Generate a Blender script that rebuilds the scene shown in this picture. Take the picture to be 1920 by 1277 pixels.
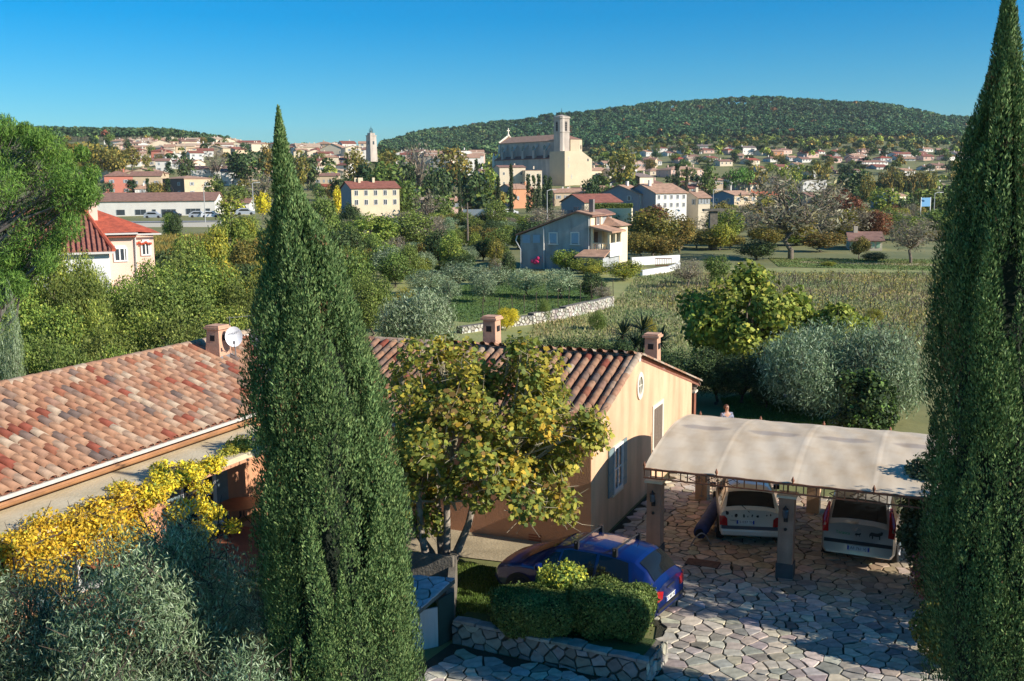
import bpy, bmesh, math, random
import numpy as np
from mathutils import Vector, Matrix
random.seed(7); RNG=np.random.default_rng(7)
for o in list(bpy.data.objects): bpy.data.objects.remove(o)
SC=bpy.context.scene; COL=SC.collection
# ---------------------------------------------------------------- camera
CAMZ=9.5; F=1900.; CX,CY=960.,638.5
TILT=math.radians(8.77); ROLL=math.radians(0.5)
cam=bpy.data.cameras.new('camera'); camo=bpy.data.objects.new('camera',cam); COL.objects.link(camo)
cam.lens=36*F/1920.; cam.sensor_width=36; cam.clip_start=.3; cam.clip_end=30000
camo.matrix_world=Matrix.Translation((0,0,CAMZ))@Matrix.Rotation(math.pi/2-TILT,4,'X')@Matrix.Rotation(-ROLL,4,'Z')
SC.camera=camo
# ---------------------------------------------------------------- sky and sun
SUN_AZ,SUN_EL=116.,27.
w=bpy.data.worlds.new('World'); SC.world=w; w.use_nodes=True
nt=w.node_tree; nt.nodes.clear()
sky=nt.nodes.new('ShaderNodeTexSky'); sky.sky_type='NISHITA'; sky.sun_disc=False
sky.sun_elevation=math.radians(SUN_EL); sky.sun_rotation=math.radians(SUN_AZ)
sky.altitude=200; sky.air_density=1.15; sky.dust_density=0.0; sky.ozone_density=6.0
bg=nt.nodes.new('ShaderNodeBackground'); bg.inputs[1].default_value=.081
wo=nt.nodes.new('ShaderNodeOutputWorld')
hs=nt.nodes.new('ShaderNodeHueSaturation'); hs.inputs['Saturation'].default_value=1.55; hs.inputs['Hue'].default_value=.489
mu=nt.nodes.new('ShaderNodeMixRGB'); mu.blend_type='MULTIPLY'; mu.inputs[0].default_value=1; mu.inputs[2].default_value=(.62,.98,1.16,1)
nt.links.new(sky.outputs[0],hs.inputs['Color']); nt.links.new(hs.outputs[0],mu.inputs[1]); nt.links.new(mu.outputs[0],bg.inputs[0]); nt.links.new(bg.outputs[0],wo.inputs[0])
a,e=math.radians(SUN_AZ),math.radians(SUN_EL)
SUNV=Vector((math.sin(a)*math.cos(e),math.cos(a)*math.cos(e),math.sin(e)))
sl=bpy.data.lights.new('sun','SUN'); sl.energy=5.0; sl.angle=math.radians(.5); sl.color=(1,.93,.84)
so=bpy.data.objects.new('sun',sl); COL.objects.link(so); so.rotation_mode='QUATERNION'; so.rotation_quaternion=SUNV.to_track_quat('Z','Y')
vs=SC.view_settings; vs.view_transform='Standard'; vs.look='None'; vs.gamma=1; vs.use_curve_mapping=False; vs.exposure=0.46
SC.render.resolution_x=1024; SC.render.resolution_y=681
SC.cycles.max_bounces=5; SC.cycles.transparent_max_bounces=6; SC.cycles.diffuse_bounces=2
# ---------------------------------------------------------------- places seen from the survey point
def ray(px,py):
    a=(px-CX)/F; b=(py-CY)/F; c,s=math.cos(ROLL),math.sin(ROLL); a,b=c*a-s*b,s*a+c*b
    ct,st=math.cos(TILT),math.sin(TILT)
    return np.array([a,ct-b*st,-st-b*ct])
def gp(px,py,z=0.):
    d=ray(px,py); t=(z-CAMZ)/d[2]; return np.array([0,0,CAMZ])+t*d
def dp(px,py,D):
    d=ray(px,py); return np.array([0,0,CAMZ])+d*(D/d[1])
HA=math.radians(23.6); C0=np.array([2.03,25.48,0.])
VV=np.array([math.cos(HA),-math.sin(HA),0]); UU=np.array([math.sin(HA),math.cos(HA),0])
def W(v,u,z=0.): return C0+VV*v+UU*u+np.array([0,0,z])
def L2(p):
    d=np.asarray(p)-C0[:len(p)]; return d[0]*VV[0]+d[1]*VV[1], d[0]*UU[0]+d[1]*UU[1]
# ---------------------------------------------------------------- materials
MT={}
def sr(c): # srgb 0-255 -> linear
    return tuple(((x/255.)/12.92 if x/255.<=.04045 else ((x/255.+.055)/1.055)**2.4) for x in c)
def pmat(name,col,rough=.8,var=.15,scale=3.,bump=0.,bscale=20.,col2=None,scale2=None,metal=0.,coat=0.,spec=.5,detail=4,streak=None,emis=None,stretch=None):
    if name in MT: return MT[name]
    m=bpy.data.materials.new(name); m.use_nodes=True; n=m.node_tree.nodes; l=m.node_tree.links
    b=n['Principled BSDF']; b.inputs['Roughness'].default_value=rough; b.inputs['Metallic'].default_value=metal
    b.inputs['Coat Weight'].default_value=coat; b.inputs['Coat Roughness'].default_value=.05; b.inputs['Specular IOR Level'].default_value=spec
    tc=n.new('ShaderNodeTexCoord'); co=tc.outputs['Object']
    if stretch:
        mp=n.new('ShaderNodeMapping'); mp.inputs['Scale'].default_value=stretch; l.new(co,mp.inputs[0]); co=mp.outputs[0]
    c1=tuple(col)+(1,)
    if var>0 or col2:
        tx=n.new('ShaderNodeTexNoise'); tx.inputs['Scale'].default_value=scale; tx.inputs['Detail'].default_value=detail; tx.inputs['Roughness'].default_value=.65; l.new(co,tx.inputs['Vector'])
        rp=n.new('ShaderNodeValToRGB'); rp.color_ramp.elements[0].position=.32; rp.color_ramp.elements[1].position=.7
        lo=col2 if col2 else tuple(x*(1-var*1.6) for x in col); hi=col if col2 else tuple(min(1,x*(1+var)) for x in col)
        rp.color_ramp.elements[0].color=tuple(lo)+(1,); rp.color_ramp.elements[1].color=tuple(hi)+(1,)
        l.new(tx.outputs[0],rp.inputs[0]); src=rp.outputs[0]
        if streak:
            mp=n.new('ShaderNodeMapping'); mp.inputs['Scale'].default_value=streak; l.new(tc.outputs['Object'],mp.inputs[0])
            t2=n.new('ShaderNodeTexNoise'); t2.inputs['Scale'].default_value=1.; t2.inputs['Detail'].default_value=5; l.new(mp.outputs[0],t2.inputs['Vector'])
            r2=n.new('ShaderNodeValToRGB'); r2.color_ramp.elements[0].position=.3; r2.color_ramp.elements[0].color=(.62,.6,.58,1); r2.color_ramp.elements[1].position=.62; r2.color_ramp.elements[1].color=(1,1,1,1)
            l.new(t2.outputs[0],r2.inputs[0]); mx=n.new('ShaderNodeMixRGB'); mx.blend_type='MULTIPLY'; mx.inputs[0].default_value=.8
            l.new(src,mx.inputs[1]); l.new(r2.outputs[0],mx.inputs[2]); src=mx.outputs[0]
        l.new(src,b.inputs['Base Color'])
    else: b.inputs['Base Color'].default_value=c1
    if bump>0:
        t3=n.new('ShaderNodeTexNoise'); t3.inputs['Scale'].default_value=bscale; t3.inputs['Detail'].default_value=5; l.new(co,t3.inputs['Vector'])
        bp=n.new('ShaderNodeBump'); bp.inputs['Strength'].default_value=min(1,bump); bp.inputs['Distance'].default_value=.05; l.new(t3.outputs[0],bp.inputs['Height']); l.new(bp.outputs[0],b.inputs['Normal'])
    if emis: b.inputs['Emission Color'].default_value=tuple(emis)+(1,); b.inputs['Emission Strength'].default_value=1
    MT[name]=m; return m
def attrmat(name,rough=.8,noise=0.,nscale=8.,bump=0.,trans=0.,spec=.3,hue=None):
    """colour from the mesh's own colour attribute 'col' (one colour per leaf, tile or stone)"""
    if name in MT: return MT[name]
    m=bpy.data.materials.new(name); m.use_nodes=True; n=m.node_tree.nodes; l=m.node_tree.links
    b=n['Principled BSDF']; b.inputs['Roughness'].default_value=rough; b.inputs['Specular IOR Level'].default_value=spec
    at=n.new('ShaderNodeAttribute'); at.attribute_name='col'; src=at.outputs['Color']
    oi=n.new('ShaderNodeObjectInfo')
    hsv=n.new('ShaderNodeHueSaturation'); 
    if hue:
        mr=n.new('ShaderNodeMapRange'); mr.inputs['To Min'].default_value=.5-hue[0]; mr.inputs['To Max'].default_value=.5+hue[0]; l.new(oi.outputs['Random'],mr.inputs[0]); l.new(mr.outputs[0],hsv.inputs['Hue'])
        m2=n.new('ShaderNodeMath'); m2.operation='MULTIPLY_ADD'; m2.inputs[1].default_value=7.31; m2.inputs[2].default_value=0; l.new(oi.outputs['Random'],m2.inputs[0])
        m3=n.new('ShaderNodeMath'); m3.operation='FRACT'; l.new(m2.outputs[0],m3.inputs[0])
        mv=n.new('ShaderNodeMapRange'); mv.inputs['To Min'].default_value=1-hue[1]; mv.inputs['To Max'].default_value=1+hue[1]; l.new(m3.outputs[0],mv.inputs[0]); l.new(mv.outputs[0],hsv.inputs['Value'])
        l.new(src,hsv.inputs['Color']); src=hsv.outputs[0]
    if noise>0:
        tc=n.new('ShaderNodeTexCoord'); tx=n.new('ShaderNodeTexNoise'); tx.inputs['Scale'].default_value=nscale; tx.inputs['Detail'].default_value=5; l.new(tc.outputs['Object'],tx.inputs['Vector'])
        rp=n.new('ShaderNodeValToRGB'); rp.color_ramp.elements[0].position=.3; rp.color_ramp.elements[0].color=(1-noise,)*3+(1,); rp.color_ramp.elements[1].position=.68; rp.color_ramp.elements[1].color=(1+noise*.4,)*3+(1,)
        l.new(tx.outputs[0],rp.inputs[0]); mx=n.new('ShaderNodeMixRGB'); mx.blend_type='MULTIPLY'; mx.inputs[0].default_value=1; l.new(src,mx.inputs[1]); l.new(rp.outputs[0],mx.inputs[2]); src=mx.outputs[0]
        if bump>0:
            bp=n.new('ShaderNodeBump'); bp.inputs['Strength'].default_value=bump; bp.inputs['Distance'].default_value=.03; l.new(tx.outputs[0],bp.inputs['Height']); l.new(bp.outputs[0],b.inputs['Normal'])
    l.new(src,b.inputs['Base Color'])
    if trans>0:
        tr=n.new('ShaderNodeBsdfTranslucent'); l.new(src,tr.inputs[0]); ms=n.new('ShaderNodeMixShader'); ms.inputs[0].default_value=trans
        l.new(b.outputs[0],ms.inputs[1]); l.new(tr.outputs[0],ms.inputs[2]); l.new(ms.outputs[0],n['Material Output'].inputs[0])
    MT[name]=m; return m
# ---------------------------------------------------------------- mesh building
def mkmesh(name,V,F,mats,cols=None,smooth=False,midx=None):
    me=bpy.data.meshes.new(name)
    V=np.asarray(V,dtype=np.float32)
    if isinstance(F,np.ndarray):
        nf,k=F.shape; me.vertices.add(len(V)); me.vertices.foreach_set('co',V.ravel())
        me.loops.add(nf*k); me.loops.foreach_set('vertex_index',F.ravel().astype(np.int32))
        me.polygons.add(nf); me.polygons.foreach_set('loop_start',(np.arange(nf)*k).astype(np.int32)); me.polygons.foreach_set('loop_total',np.full(nf,k,np.int32))
        me.update(calc_edges=True)
    else: me.from_pydata([tuple(map(float,v)) for v in V],[],F); me.update()
    if cols is not None:
        at=me.color_attributes.new('col','FLOAT_COLOR','POINT'); c=np.ones((len(V),4),np.float32); c[:,:3]=cols; at.data.foreach_set('color',c.ravel())
    for m in (mats if isinstance(mats,(list,tuple)) else [mats]): me.materials.append(m)
    if midx is not None: me.polygons.foreach_set('material_index',np.asarray(midx,np.int32))
    if smooth: me.polygons.foreach_set('use_smooth',np.ones(len(me.polygons),bool))
    return me
def link(name,me,parent=None,loc=None,rotz=None):
    o=bpy.data.objects.new(name,me); COL.objects.link(o)
    if parent: o.parent=parent
    if loc is not None: o.location=Vector([float(x) for x in loc])
    if rotz is not None: o.rotation_euler=(0,0,rotz)
    return o
def thing(name,label,cat,loc=(0,0,0),rotz=0,group=None):
    o=bpy.data.objects.new(name,None); COL.objects.link(o); o.location=Vector([float(x) for x in loc]); o.rotation_euler=(0,0,rotz)
    o['label']=label; o['category']=cat; o.empty_display_size=.3
    if group: o['group']=group
    return o
def tag(o,label=None,cat=None,group=None,kind=None):
    if label: o['label']=label
    if cat: o['category']=cat
    if group: o['group']=group
    if kind: o['kind']=kind
    return o
def dup(root,loc=None,rotz=None,scale=None,label=None):
    r=root.copy(); COL.objects.link(r)
    if loc is not None: r.location=Vector([float(x) for x in loc])
    if rotz is not None: r.rotation_euler=(0,0,rotz)
    if scale is not None: r.scale=scale
    if label: r['label']=label
    for ch in list(root.children):
        c=ch.copy(); COL.objects.link(c); c.parent=r
        for g in ch.children:
            d=g.copy(); COL.objects.link(d); d.parent=c
    return r
class MB:
    def __init__(s): s.V=[]; s.F=[]; s.M=[]; s.n=0; s.C=[]; s.hascol=False
    def add(s,V,F,m=0,c=None):
        V=[tuple(v) for v in V]
        for f in F: s.F.append(tuple(i+s.n for i in f)); s.M.append(m)
        s.V+=V; s.n+=len(V); s.C+=[tuple(c) if c is not None else (1,1,1)]*len(V)
        if c is not None: s.hascol=True
        return s
    def box(s,x0,x1,y0,y1,z0,z1,m=0,c=None,M=None):
        V=[(x,y,z) for z in (z0,z1) for y in (y0,y1) for x in (x0,x1)]
        if M is not None: V=[tuple(M@Vector(v)) for v in V]
        return s.add(V,[(0,2,3,1),(4,5,7,6),(0,1,5,4),(2,6,7,3),(0,4,6,2),(1,3,7,5)],m,c)
    def cbox(s,c,size,m=0,col=None,M=None):
        return s.box(c[0]-size[0]/2,c[0]+size[0]/2,c[1]-size[1]/2,c[1]+size[1]/2,c[2]-size[2]/2,c[2]+size[2]/2,m,col,M)
    def tube(s,P,R,seg=6,m=0,c=None,cap=True):
        P=[np.asarray(p,float) for p in P]; n=len(P)
        if not hasattr(R,'__len__'): R=[R]*n
        V=[]
        for i,p in enumerate(P):
            t=P[min(i+1,n-1)]-P[max(i-1,0)]; t=t/(np.linalg.norm(t)+1e-9)
            a=np.cross(t,[0,0,1]) if abs(t[2])<.9 else np.cross(t,[1,0,0]); a/=np.linalg.norm(a); b=np.cross(t,a)
            for k in range(seg):
                th=2*math.pi*k/seg; V.append(p+R[i]*(math.cos(th)*a+math.sin(th)*b))
        Fs=[(i*seg+k,i*seg+(k+1)%seg,(i+1)*seg+(k+1)%seg,(i+1)*seg+k) for i in range(n-1) for k in range(seg)]
        if cap: Fs+=[tuple(range(seg))[::-1],tuple((n-1)*seg+k for k in range(seg))]
        return s.add(V,Fs,m,c)
    def prism(s,poly,z0,z1,m=0,c=None):
        n=len(poly); V=[(p[0],p[1],z0) for p in poly]+[(p[0],p[1],z1) for p in poly]
        return s.add(V,[tuple(range(n))[::-1],tuple(range(n,2*n))]+[(i,(i+1)%n,n+(i+1)%n,n+i) for i in range(n)],m,c)
    def lathe(s,prof,seg=12,c0=(0,0,0),m=0,c=None,axis='z'):
        V=[]
        for r,z in prof:
            for k in range(seg):
                th=2*math.pi*k/seg; q=(r*math.cos(th),r*math.sin(th),z)
                if axis=='x': q=(q[2],q[0],q[1])
                if axis=='y': q=(q[0],q[2],q[1])
                V.append((c0[0]+q[0],c0[1]+q[1],c0[2]+q[2]))
        n=len(prof); return s.add(V,[(i*seg+k,i*seg+(k+1)%seg,(i+1)*seg+(k+1)%seg,(i+1)*seg+k) for i in range(n-1) for k in range(seg)]+[tuple(range(seg))[::-1],tuple((n-1)*seg+k for k in range(seg))],m,c)
    def mesh(s,name,mats,smooth=False): 
        me=mkmesh(name,s.V,s.F,mats,cols=(np.array(s.C) if s.hascol else None),midx=s.M,smooth=smooth); return me
    def build(s,name,mats,parent=None,loc=None,rotz=None,smooth=False): return link(name,s.mesh(name,mats,smooth),parent,loc,rotz)
# ---------------------------------------------------------------- terrain heights
_px=np.array([-600,0,300,550,700,830,950,1060,1250,1400,1600,1800,2500],float)
_D =np.array([0,130,200,250,300,350,400,450,500,600,700,850,1000,1200,1500,2000,3500,9000],float)
def _row(*a): return list(a)
_hz=lambda px:345.4-.00873*(px-960)
_T={}
# picture rows (in photo pixels) where the ground lies, column by column, at the distances _D[1:]
_T[-600]=[487,445,425,402,385,368,350,332,305,285,275,268,262,256,254,300,350]
_T[0]   =[487,442,418,398,380,364,346,328,300,280,272,268,262,256,254,300,350]
_T[300] =[486,440,412,392,374,356,338,322,296,278,272,268,265,258,256,300,350]
_T[550] =[485,437,414,396,380,364,346,330,302,288,290,294,298,300,302,320,350]
_T[700] =[484,436,416,402,388,374,358,340,306,302,300,298,294,284,286,305,350]
_T[830] =[484,435,418,406,394,382,364,346,322,314,306,300,290,258,262,300,350]
_T[950] =[484,435,418,406,394,380,360,348,328,316,306,298,285,246,250,300,350]
_T[1060]=[484,434,417,405,393,378,358,342,326,316,306,298,280,232,238,300,350]
_T[1250]=[483,434,417,404,394,384,372,358,326,300,285,274,262,212,216,300,350]
_T[1400]=[483,434,417,404,394,384,372,358,326,300,285,274,262,203,206,300,350]
_T[1600]=[483,433,416,404,394,384,372,358,326,300,285,274,262,212,214,300,350]
_T[1800]=[482,433,416,404,394,384,372,358,326,300,285,274,262,238,236,300,350]
_T[2500]=[482,433,416,404,394,384,372,358,326,300,285,274,262,250,248,300,350]
_Z=np.zeros((len(_px),len(_D)))
for i,p in enumerate(_px):
    for j in range(1,len(_D)):
        _Z[i,j]=CAMZ+(_hz(p)-_T[int(p)][j-1])/1900.*_D[j]*1.02
    _Z[i,1]=0
    _Z[i,-1]=-20
def terr(x,y):
    if y<=130: return 0.
    p=960+1900*x/y; p=min(max(p,_px[0]),_px[-1]); i=min(int(np.searchsorted(_px,p)),len(_px)-1); i=max(i,1)
    t=(p-_px[i-1])/(_px[i]-_px[i-1]); t=t*t*(3-2*t)
    za=np.interp(y,_D,_Z[i-1]); zb=np.interp(y,_D,_Z[i]); return float(za*(1-t)+zb*t)
def rock(v,a): return np.interp(v,[0,1],[1-a,1+a])
# ================================================================ GROUND
def inpoly(p,poly):
    x,y=p; c=False; n=len(poly)
    for i in range(n):
        x0,y0=poly[i]; x1,y1=poly[(i+1)%n]
        if (y0>y)!=(y1>y) and x<(x1-x0)*(y-y0)/(y1-y0)+x0: c=not c
    return c
rs=[0.0]+list(np.geomspace(4,9000,120)); A=200
V=[];Fc=[]
for r in rs:
    for k in range(A):
        th=2*math.pi*k/A
        # finer spokes in the sector ahead
        x,y=r*math.sin(th),r*math.cos(th)
        V.append((x,y,terr(x,y)-.02))
for i in range(len(rs)-1):
    for k in range(A): Fc.append((i*A+k,i*A+(k+1)%A,(i+1)*A+(k+1)%A,(i+1)*A+k))
mg=pmat('field_ground',sr((142,136,84)),.95,col2=sr((98,106,58)),scale=.09,bump=.6,bscale=2.,detail=8)
g=link('ground',mkmesh('ground',V,Fc,mg,smooth=True)); g['kind']='structure'
def sheet(name,pts,mat,z=.004,kind='structure',label=None):
    o=link(name,mkmesh(name,[(p[0],p[1],z) for p in pts],[tuple(range(len(pts)))],mat)); o['kind']=kind
    return o
def P2(px,py,z=0.): q=gp(px,py,z); return (q[0],q[1])
# dry grass field, vineyard ground
sheet('meadow',[P2(700,660),P2(1000,700),P2(1400,690),P2(1900,640),P2(1950,503),P2(1160,503),P2(960,512),P2(760,520),P2(700,580)],pmat('meadow_grass',sr((166,160,100)),.95,col2=sr((134,142,78)),scale=.5,bump=.7,bscale=5,detail=8),.004)
sheet('vineyard_soil',[P2(1300,640),P2(1420,655),P2(1900,655),P2(1900,512),P2(1420,512),P2(1210,530),P2(1190,560)],pmat('vineyard_soil',sr((174,160,108)),.95,col2=sr((144,144,86)),scale=.7,bump=.7,bscale=6,detail=8),.008)
sheet('olive_grove_lawn',[P2(740,592),P2(880,605),P2(1150,563),P2(1100,535),P2(960,525),P2(780,545)],pmat('grove_grass',sr((104,130,56)),.95,col2=sr((74,98,40)),scale=.6,bump=.6,bscale=7,detail=8),.008)
sheet('park_lawn',[P2(1460,500),P2(1900,512),P2(1900,488),P2(1440,484)],pmat('park_grass',sr((128,150,66)),.95,col2=sr((96,122,50)),scale=.25,bump=.4,bscale=5,detail=8),.012)
sheet('dirt_path',[P2(1500,493),P2(1900,503),P2(1900,497),P2(1500,490)],pmat('dirt',sr((172,160,118)),.95,var=.1),.016)
# lawn beside the house
GR=pmat('lawn_soil',sr((74,92,34)),.95,col2=sr((46,62,24)),scale=2,bump=.6,bscale=30)
LAWN=[P2(700,1040),P2(770,1035),P2(975,1075),P2(1000,1130),P2(915,1150),P2(835,1195),P2(700,1200)]
sheet('lawn',LAWN,GR,.006)
sheet('garden_soil',[tuple(W(*q)[:2]) for q in ((-9.0,-0.3),(-9.0,-12),(-4.5,-12),(-3.4,-3.2))],pmat('garden_soil',sr((96,92,52)),.95,col2=sr((62,72,34)),scale=2,bump=.6,bscale=20),.002)
# terrace and strip path along the facade
PT=pmat('flag_path',sr((186,170,138)),.9,col2=sr((150,136,108)),scale=1.2,bump=.35,bscale=14,detail=7)
sheet('house_path',[tuple(W(*q)[:2]) for q in ((0.1,-.02),(-9.9,-.02),(-9.9,-2.0),(-4,-1.9),(-.6,-1.6),(.1,-1.5))],PT,.010)
sheet('terrace_floor',[tuple(W(*q)[:2]) for q in ((-9.9,-2.01),(-9.9,-14),(-7.3,-14),(-7.3,-2.01))],pmat('terracotta_floor',sr((168,104,74)),.7,var=.15,scale=3,bump=.2),.012)
sheet('back_lawn',[P2(1370,790),P2(1350,745),P2(1420,735),P2(1560,760),P2(1560,800)],GR,.009)
# ---- crazy paving
PAVE=[tuple(W(*q)[:2]) for q in ((.06,9.5),(3.6,9.5),(3.6,7.0),(11.5,7.0),(11.5,-15),(-4.6,-15),L2(gp(770,1262)[:2]),L2(gp(846,1207)[:2]),L2(gp(1213,1290)[:2]),L2(gp(1232,1175)[:2]),(-.6,-4.0),(-1.6,-1.7),(.06,-1.5))]
mort=pmat('joint_moss',sr((70,66,48)),.95,col2=sr((46,48,30)),scale=4,bump=.7,bscale=40)
pv=sheet('courtyard_paving',PAVE,mort,.004)
back_path=sheet('back_path',[tuple(W(*q)[:2]) for q in ((.06,9.6),(3.9,9.6),(6.5,22),(1.0,22))],pmat('blue_gravel',sr((170,168,160)),.9,var=.3,scale=6,bump=.5,bscale=25),.006)
def clip(poly,mx,my,nx,ny):
    out=[];n=len(poly)
    for i in range(n):
        a=poly[i];b=poly[(i+1)%n]; da=(a[0]-mx)*nx+(a[1]-my)*ny; db=(b[0]-mx)*nx+(b[1]-my)*ny
        if da<=0: out.append(a)
        if (da<0)!=(db<0) and abs(da-db)>1e-9:
            t=da/(da-db); out.append((a[0]+t*(b[0]-a[0]),a[1]+t*(b[1]-a[1])))
    return out
def voronoi(sites,rad,gap,grid=1.0):
    cells=[]; S=np.array(sites)
    for i,s in enumerate(S):
        d=np.hypot(S[:,0]-s[0],S[:,1]-s[1]); idx=[j for j in np.argsort(d)[1:22] if d[j]<2*rad]
        poly=[(s[0]-rad,s[1]-rad),(s[0]+rad,s[1]-rad),(s[0]+rad,s[1]+rad),(s[0]-rad,s[1]+rad)]
        for j in idx:
            q=S[j]; dd=d[j]; nx,ny=(q-s)/dd
            g=gap*(.6+.8*((i*7+j*7)%11)/10.)
            poly=clip(poly,(s[0]+q[0])/2-nx*g,(s[1]+q[1])/2-ny*g,nx,ny)
            if len(poly)<3: break
        if len(poly)>=3: cells.append((s,poly))
    return cells
def area(p): return .5*abs(sum(p[i][0]*p[(i+1)%len(p)][1]-p[(i+1)%len(p)][0]*p[i][1] for i in range(len(p))))
def stonecol(r,base,sp=.12):
    b=np.array(base); t=r.normal(0,sp); c=b*(1+t); c=c*(1+r.normal(0,.04,3)); return np.clip(c,.02,.9)
def stone_piece(poly,h,r,cx,cy):
    # uneven-edged slab with a slight bevel
    P=[];n=len(poly)
    for i in range(n):
        a=np.array(poly[i]);b=np.array(poly[(i+1)%n]); P.append(a+r.normal(0,.006,2))
        if np.hypot(*(b-a))>.22: P.append((a+b)/2+r.normal(0,.016,2))
    P=np.array(P)-[cx,cy]; n=len(P); tilt=r.normal(0,.012,2)
    top=P*.95
    V=[(p[0],p[1],0) for p in P]+[(p[0],p[1],h*.75+p[0]*tilt[0]+p[1]*tilt[1]) for p in P]+[(p[0],p[1],h+p[0]*tilt[0]+p[1]*tilt[1]) for p in top]
    Fs=[(i,(i+1)%n,n+(i+1)%n,n+i) for i in range(n)]+[(n+i,n+(i+1)%n,2*n+(i+1)%n,2*n+i) for i in range(n)]+[tuple(range(2*n,3*n))]
    return V,Fs
STM=attrmat('paving_stone',.75,noise=.3,nscale=6,bump=.25,spec=.4)
r=np.random.default_rng(3); sites=[]
xs=[p[0] for p in PAVE]; ys=[p[1] for p in PAVE]
tries=0; cellgrid={}
while tries<60000:
    tries+=1; x=r.uniform(min(xs),max(xs)); y=r.uniform(min(ys),max(ys))
    if y<15.5: continue
    di=float(r.choice([.17,.24,.32,.44],p=[.30,.34,.24,.12])); k=(int(x/.6),int(y/.6)); ok=True
    for a_ in (-1,0,1):
        for b_ in (-1,0,1):
            for q in cellgrid.get((k[0]+a_,k[1]+b_),[]):
                if math.hypot((q[0]-x)*.9,(q[1]-y)*1.12)<(di+q[2])/2: ok=False
    if ok: sites.append((x,y)); cellgrid.setdefault(k,[]).append((x,y,di))
cells=[c for c in voronoi(sites,.75,.0155) if inpoly(c[0],PAVE) and all(inpoly(q,PAVE) for q in c[1]) and area(c[1])>.012]
def projpx(p):
    x,y,z=p[0],p[1],(p[2] if len(p)>2 else 0)-CAMZ; ct,st=math.cos(TILT),math.sin(TILT); w_=y*ct-z*st; v_=-(y*st+z*ct); return CX+x/w_*F, CY+v_/w_*F
def vis(c):
    px,py=projpx((c[0][0],c[0][1])); 
    if not(780<px<1745 and py<1290): return 1e9
    if 950<px<1270 and py<1200: return 500+c[0][1]
    return c[0][1]
cells.sort(key=vis)
big=MB()
for i,(s,poly) in enumerate(cells):
    v_,u_=L2(s); base=((.54,.47,.36),(.45,.40,.33),(.58,.50,.37),(.36,.32,.26))[i%4] if u_<-.9 or v_<1.3 else ((.50,.37,.24),(.44,.35,.25))[i%2]
    col=stonecol(r,base,.16); h=.022+r.uniform(0,.012); V_,F_=stone_piece(poly,h,r,s[0],s[1])
    if i<300:
        o=link('paving_stone',mkmesh('paving_stone',V_,F_,STM,cols=np.tile(col,(len(V_),1))),pv,(s[0],s[1],.004))
    else: big.add([(a+s[0],b+s[1],c) for a,b,c in V_],F_,0,col)
o=big.build('paving_stones',STM,pv,(0,0,.004)); o['kind']='stuff'
# drain grate
# ================================================================ THE HOUSE (local x = v along the facade, local y = u away)
HR=thing('villa','long ochre L-shaped villa under weathered canal tile roofs beside the carport','house',C0,-HA)
def on_v(px,py,v=0.):   # where the sight line meets the plane v=const -> (u,z)
    d=ray(px,py); a=np.array([0,0,CAMZ])-C0; t=(v-a@VV)/(d@VV); q=a+t*d; return q@UU,q[2]
def on_u(px,py,u=0.):
    d=ray(px,py); a=np.array([0,0,CAMZ])-C0; t=(u-a@UU)/(d@UU); q=a+t*d; return q@VV,q[2]
ochre=pmat('ochre_render',sr((228,186,146)),.92,var=.07,scale=.9,bump=.25,bscale=30,streak=(1.6,1.6,.25),detail=7)
terra=pmat('terracotta_render',sr((208,150,112)),.92,var=.12,scale=.8,bump=.25,bscale=25,detail=7)
pale=pmat('pale_stone_trim',sr((226,214,190)),.85,var=.06,scale=6)
white=pmat('white_paint',sr((228,226,220)),.5,var=.03)
greyblue=pmat('grey_blue_shutter',sr((128,146,146)),.6,var=.06,scale=9)
glass=pmat('dark_glass',(.02,.025,.03),.06,var=0,spec=.8)
wood=pmat('old_wood',sr((120,104,88)),.85,var=.25,scale=5,stretch=(1,1,14),bump=.3)
mortar=pmat('white_mortar',sr((206,198,186)),.9,var=.08,scale=8)
gutterm=pmat('copper_gutter',sr((176,126,84)),.5,var=.18,scale=2)
iron=pmat('black_iron',(.015,.015,.016),.5,var=0)
# walls
m=MB()
G=[(0,0),(10.94,0),(10.94,2.52),(4.3,4.40),(0,3.03)]
def ext(m,prof,x0,x1,mat=0):
    n=len(prof); V=[(x0,p[0],p[1]) for p in prof]+[(x1,p[0],p[1]) for p in prof]
    m.add(V,[tuple(range(n))[::-1],tuple(range(n,2*n))]+[(i,(i+1)%n,n+(i+1)%n,n+i) for i in range(n)],mat)
ext(m,G,-14.1,0.)
m.build('gable_wall',[ochre],HR)
m=MB(); 
m.box(-10.2,-.004,-.03,0,.0,3.0); m.build('front_wall',[terra],HR)
m=MB(); m.box(-17.9,-10.2,-16,0.1,0,3.0); 
V=[(-17.9,-16,3),(-10.2,-16,3),(-14.1,-16,4.3),(-17.9,6,3),(-10.2,6,3),(-14.1,6,4.3)]
m.add(V,[(0,1,2),(3,5,4),(0,3,4,1),(1,4,5,2),(0,2,5,3)]); m.build('wing_wall',[terra],HR)
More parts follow.
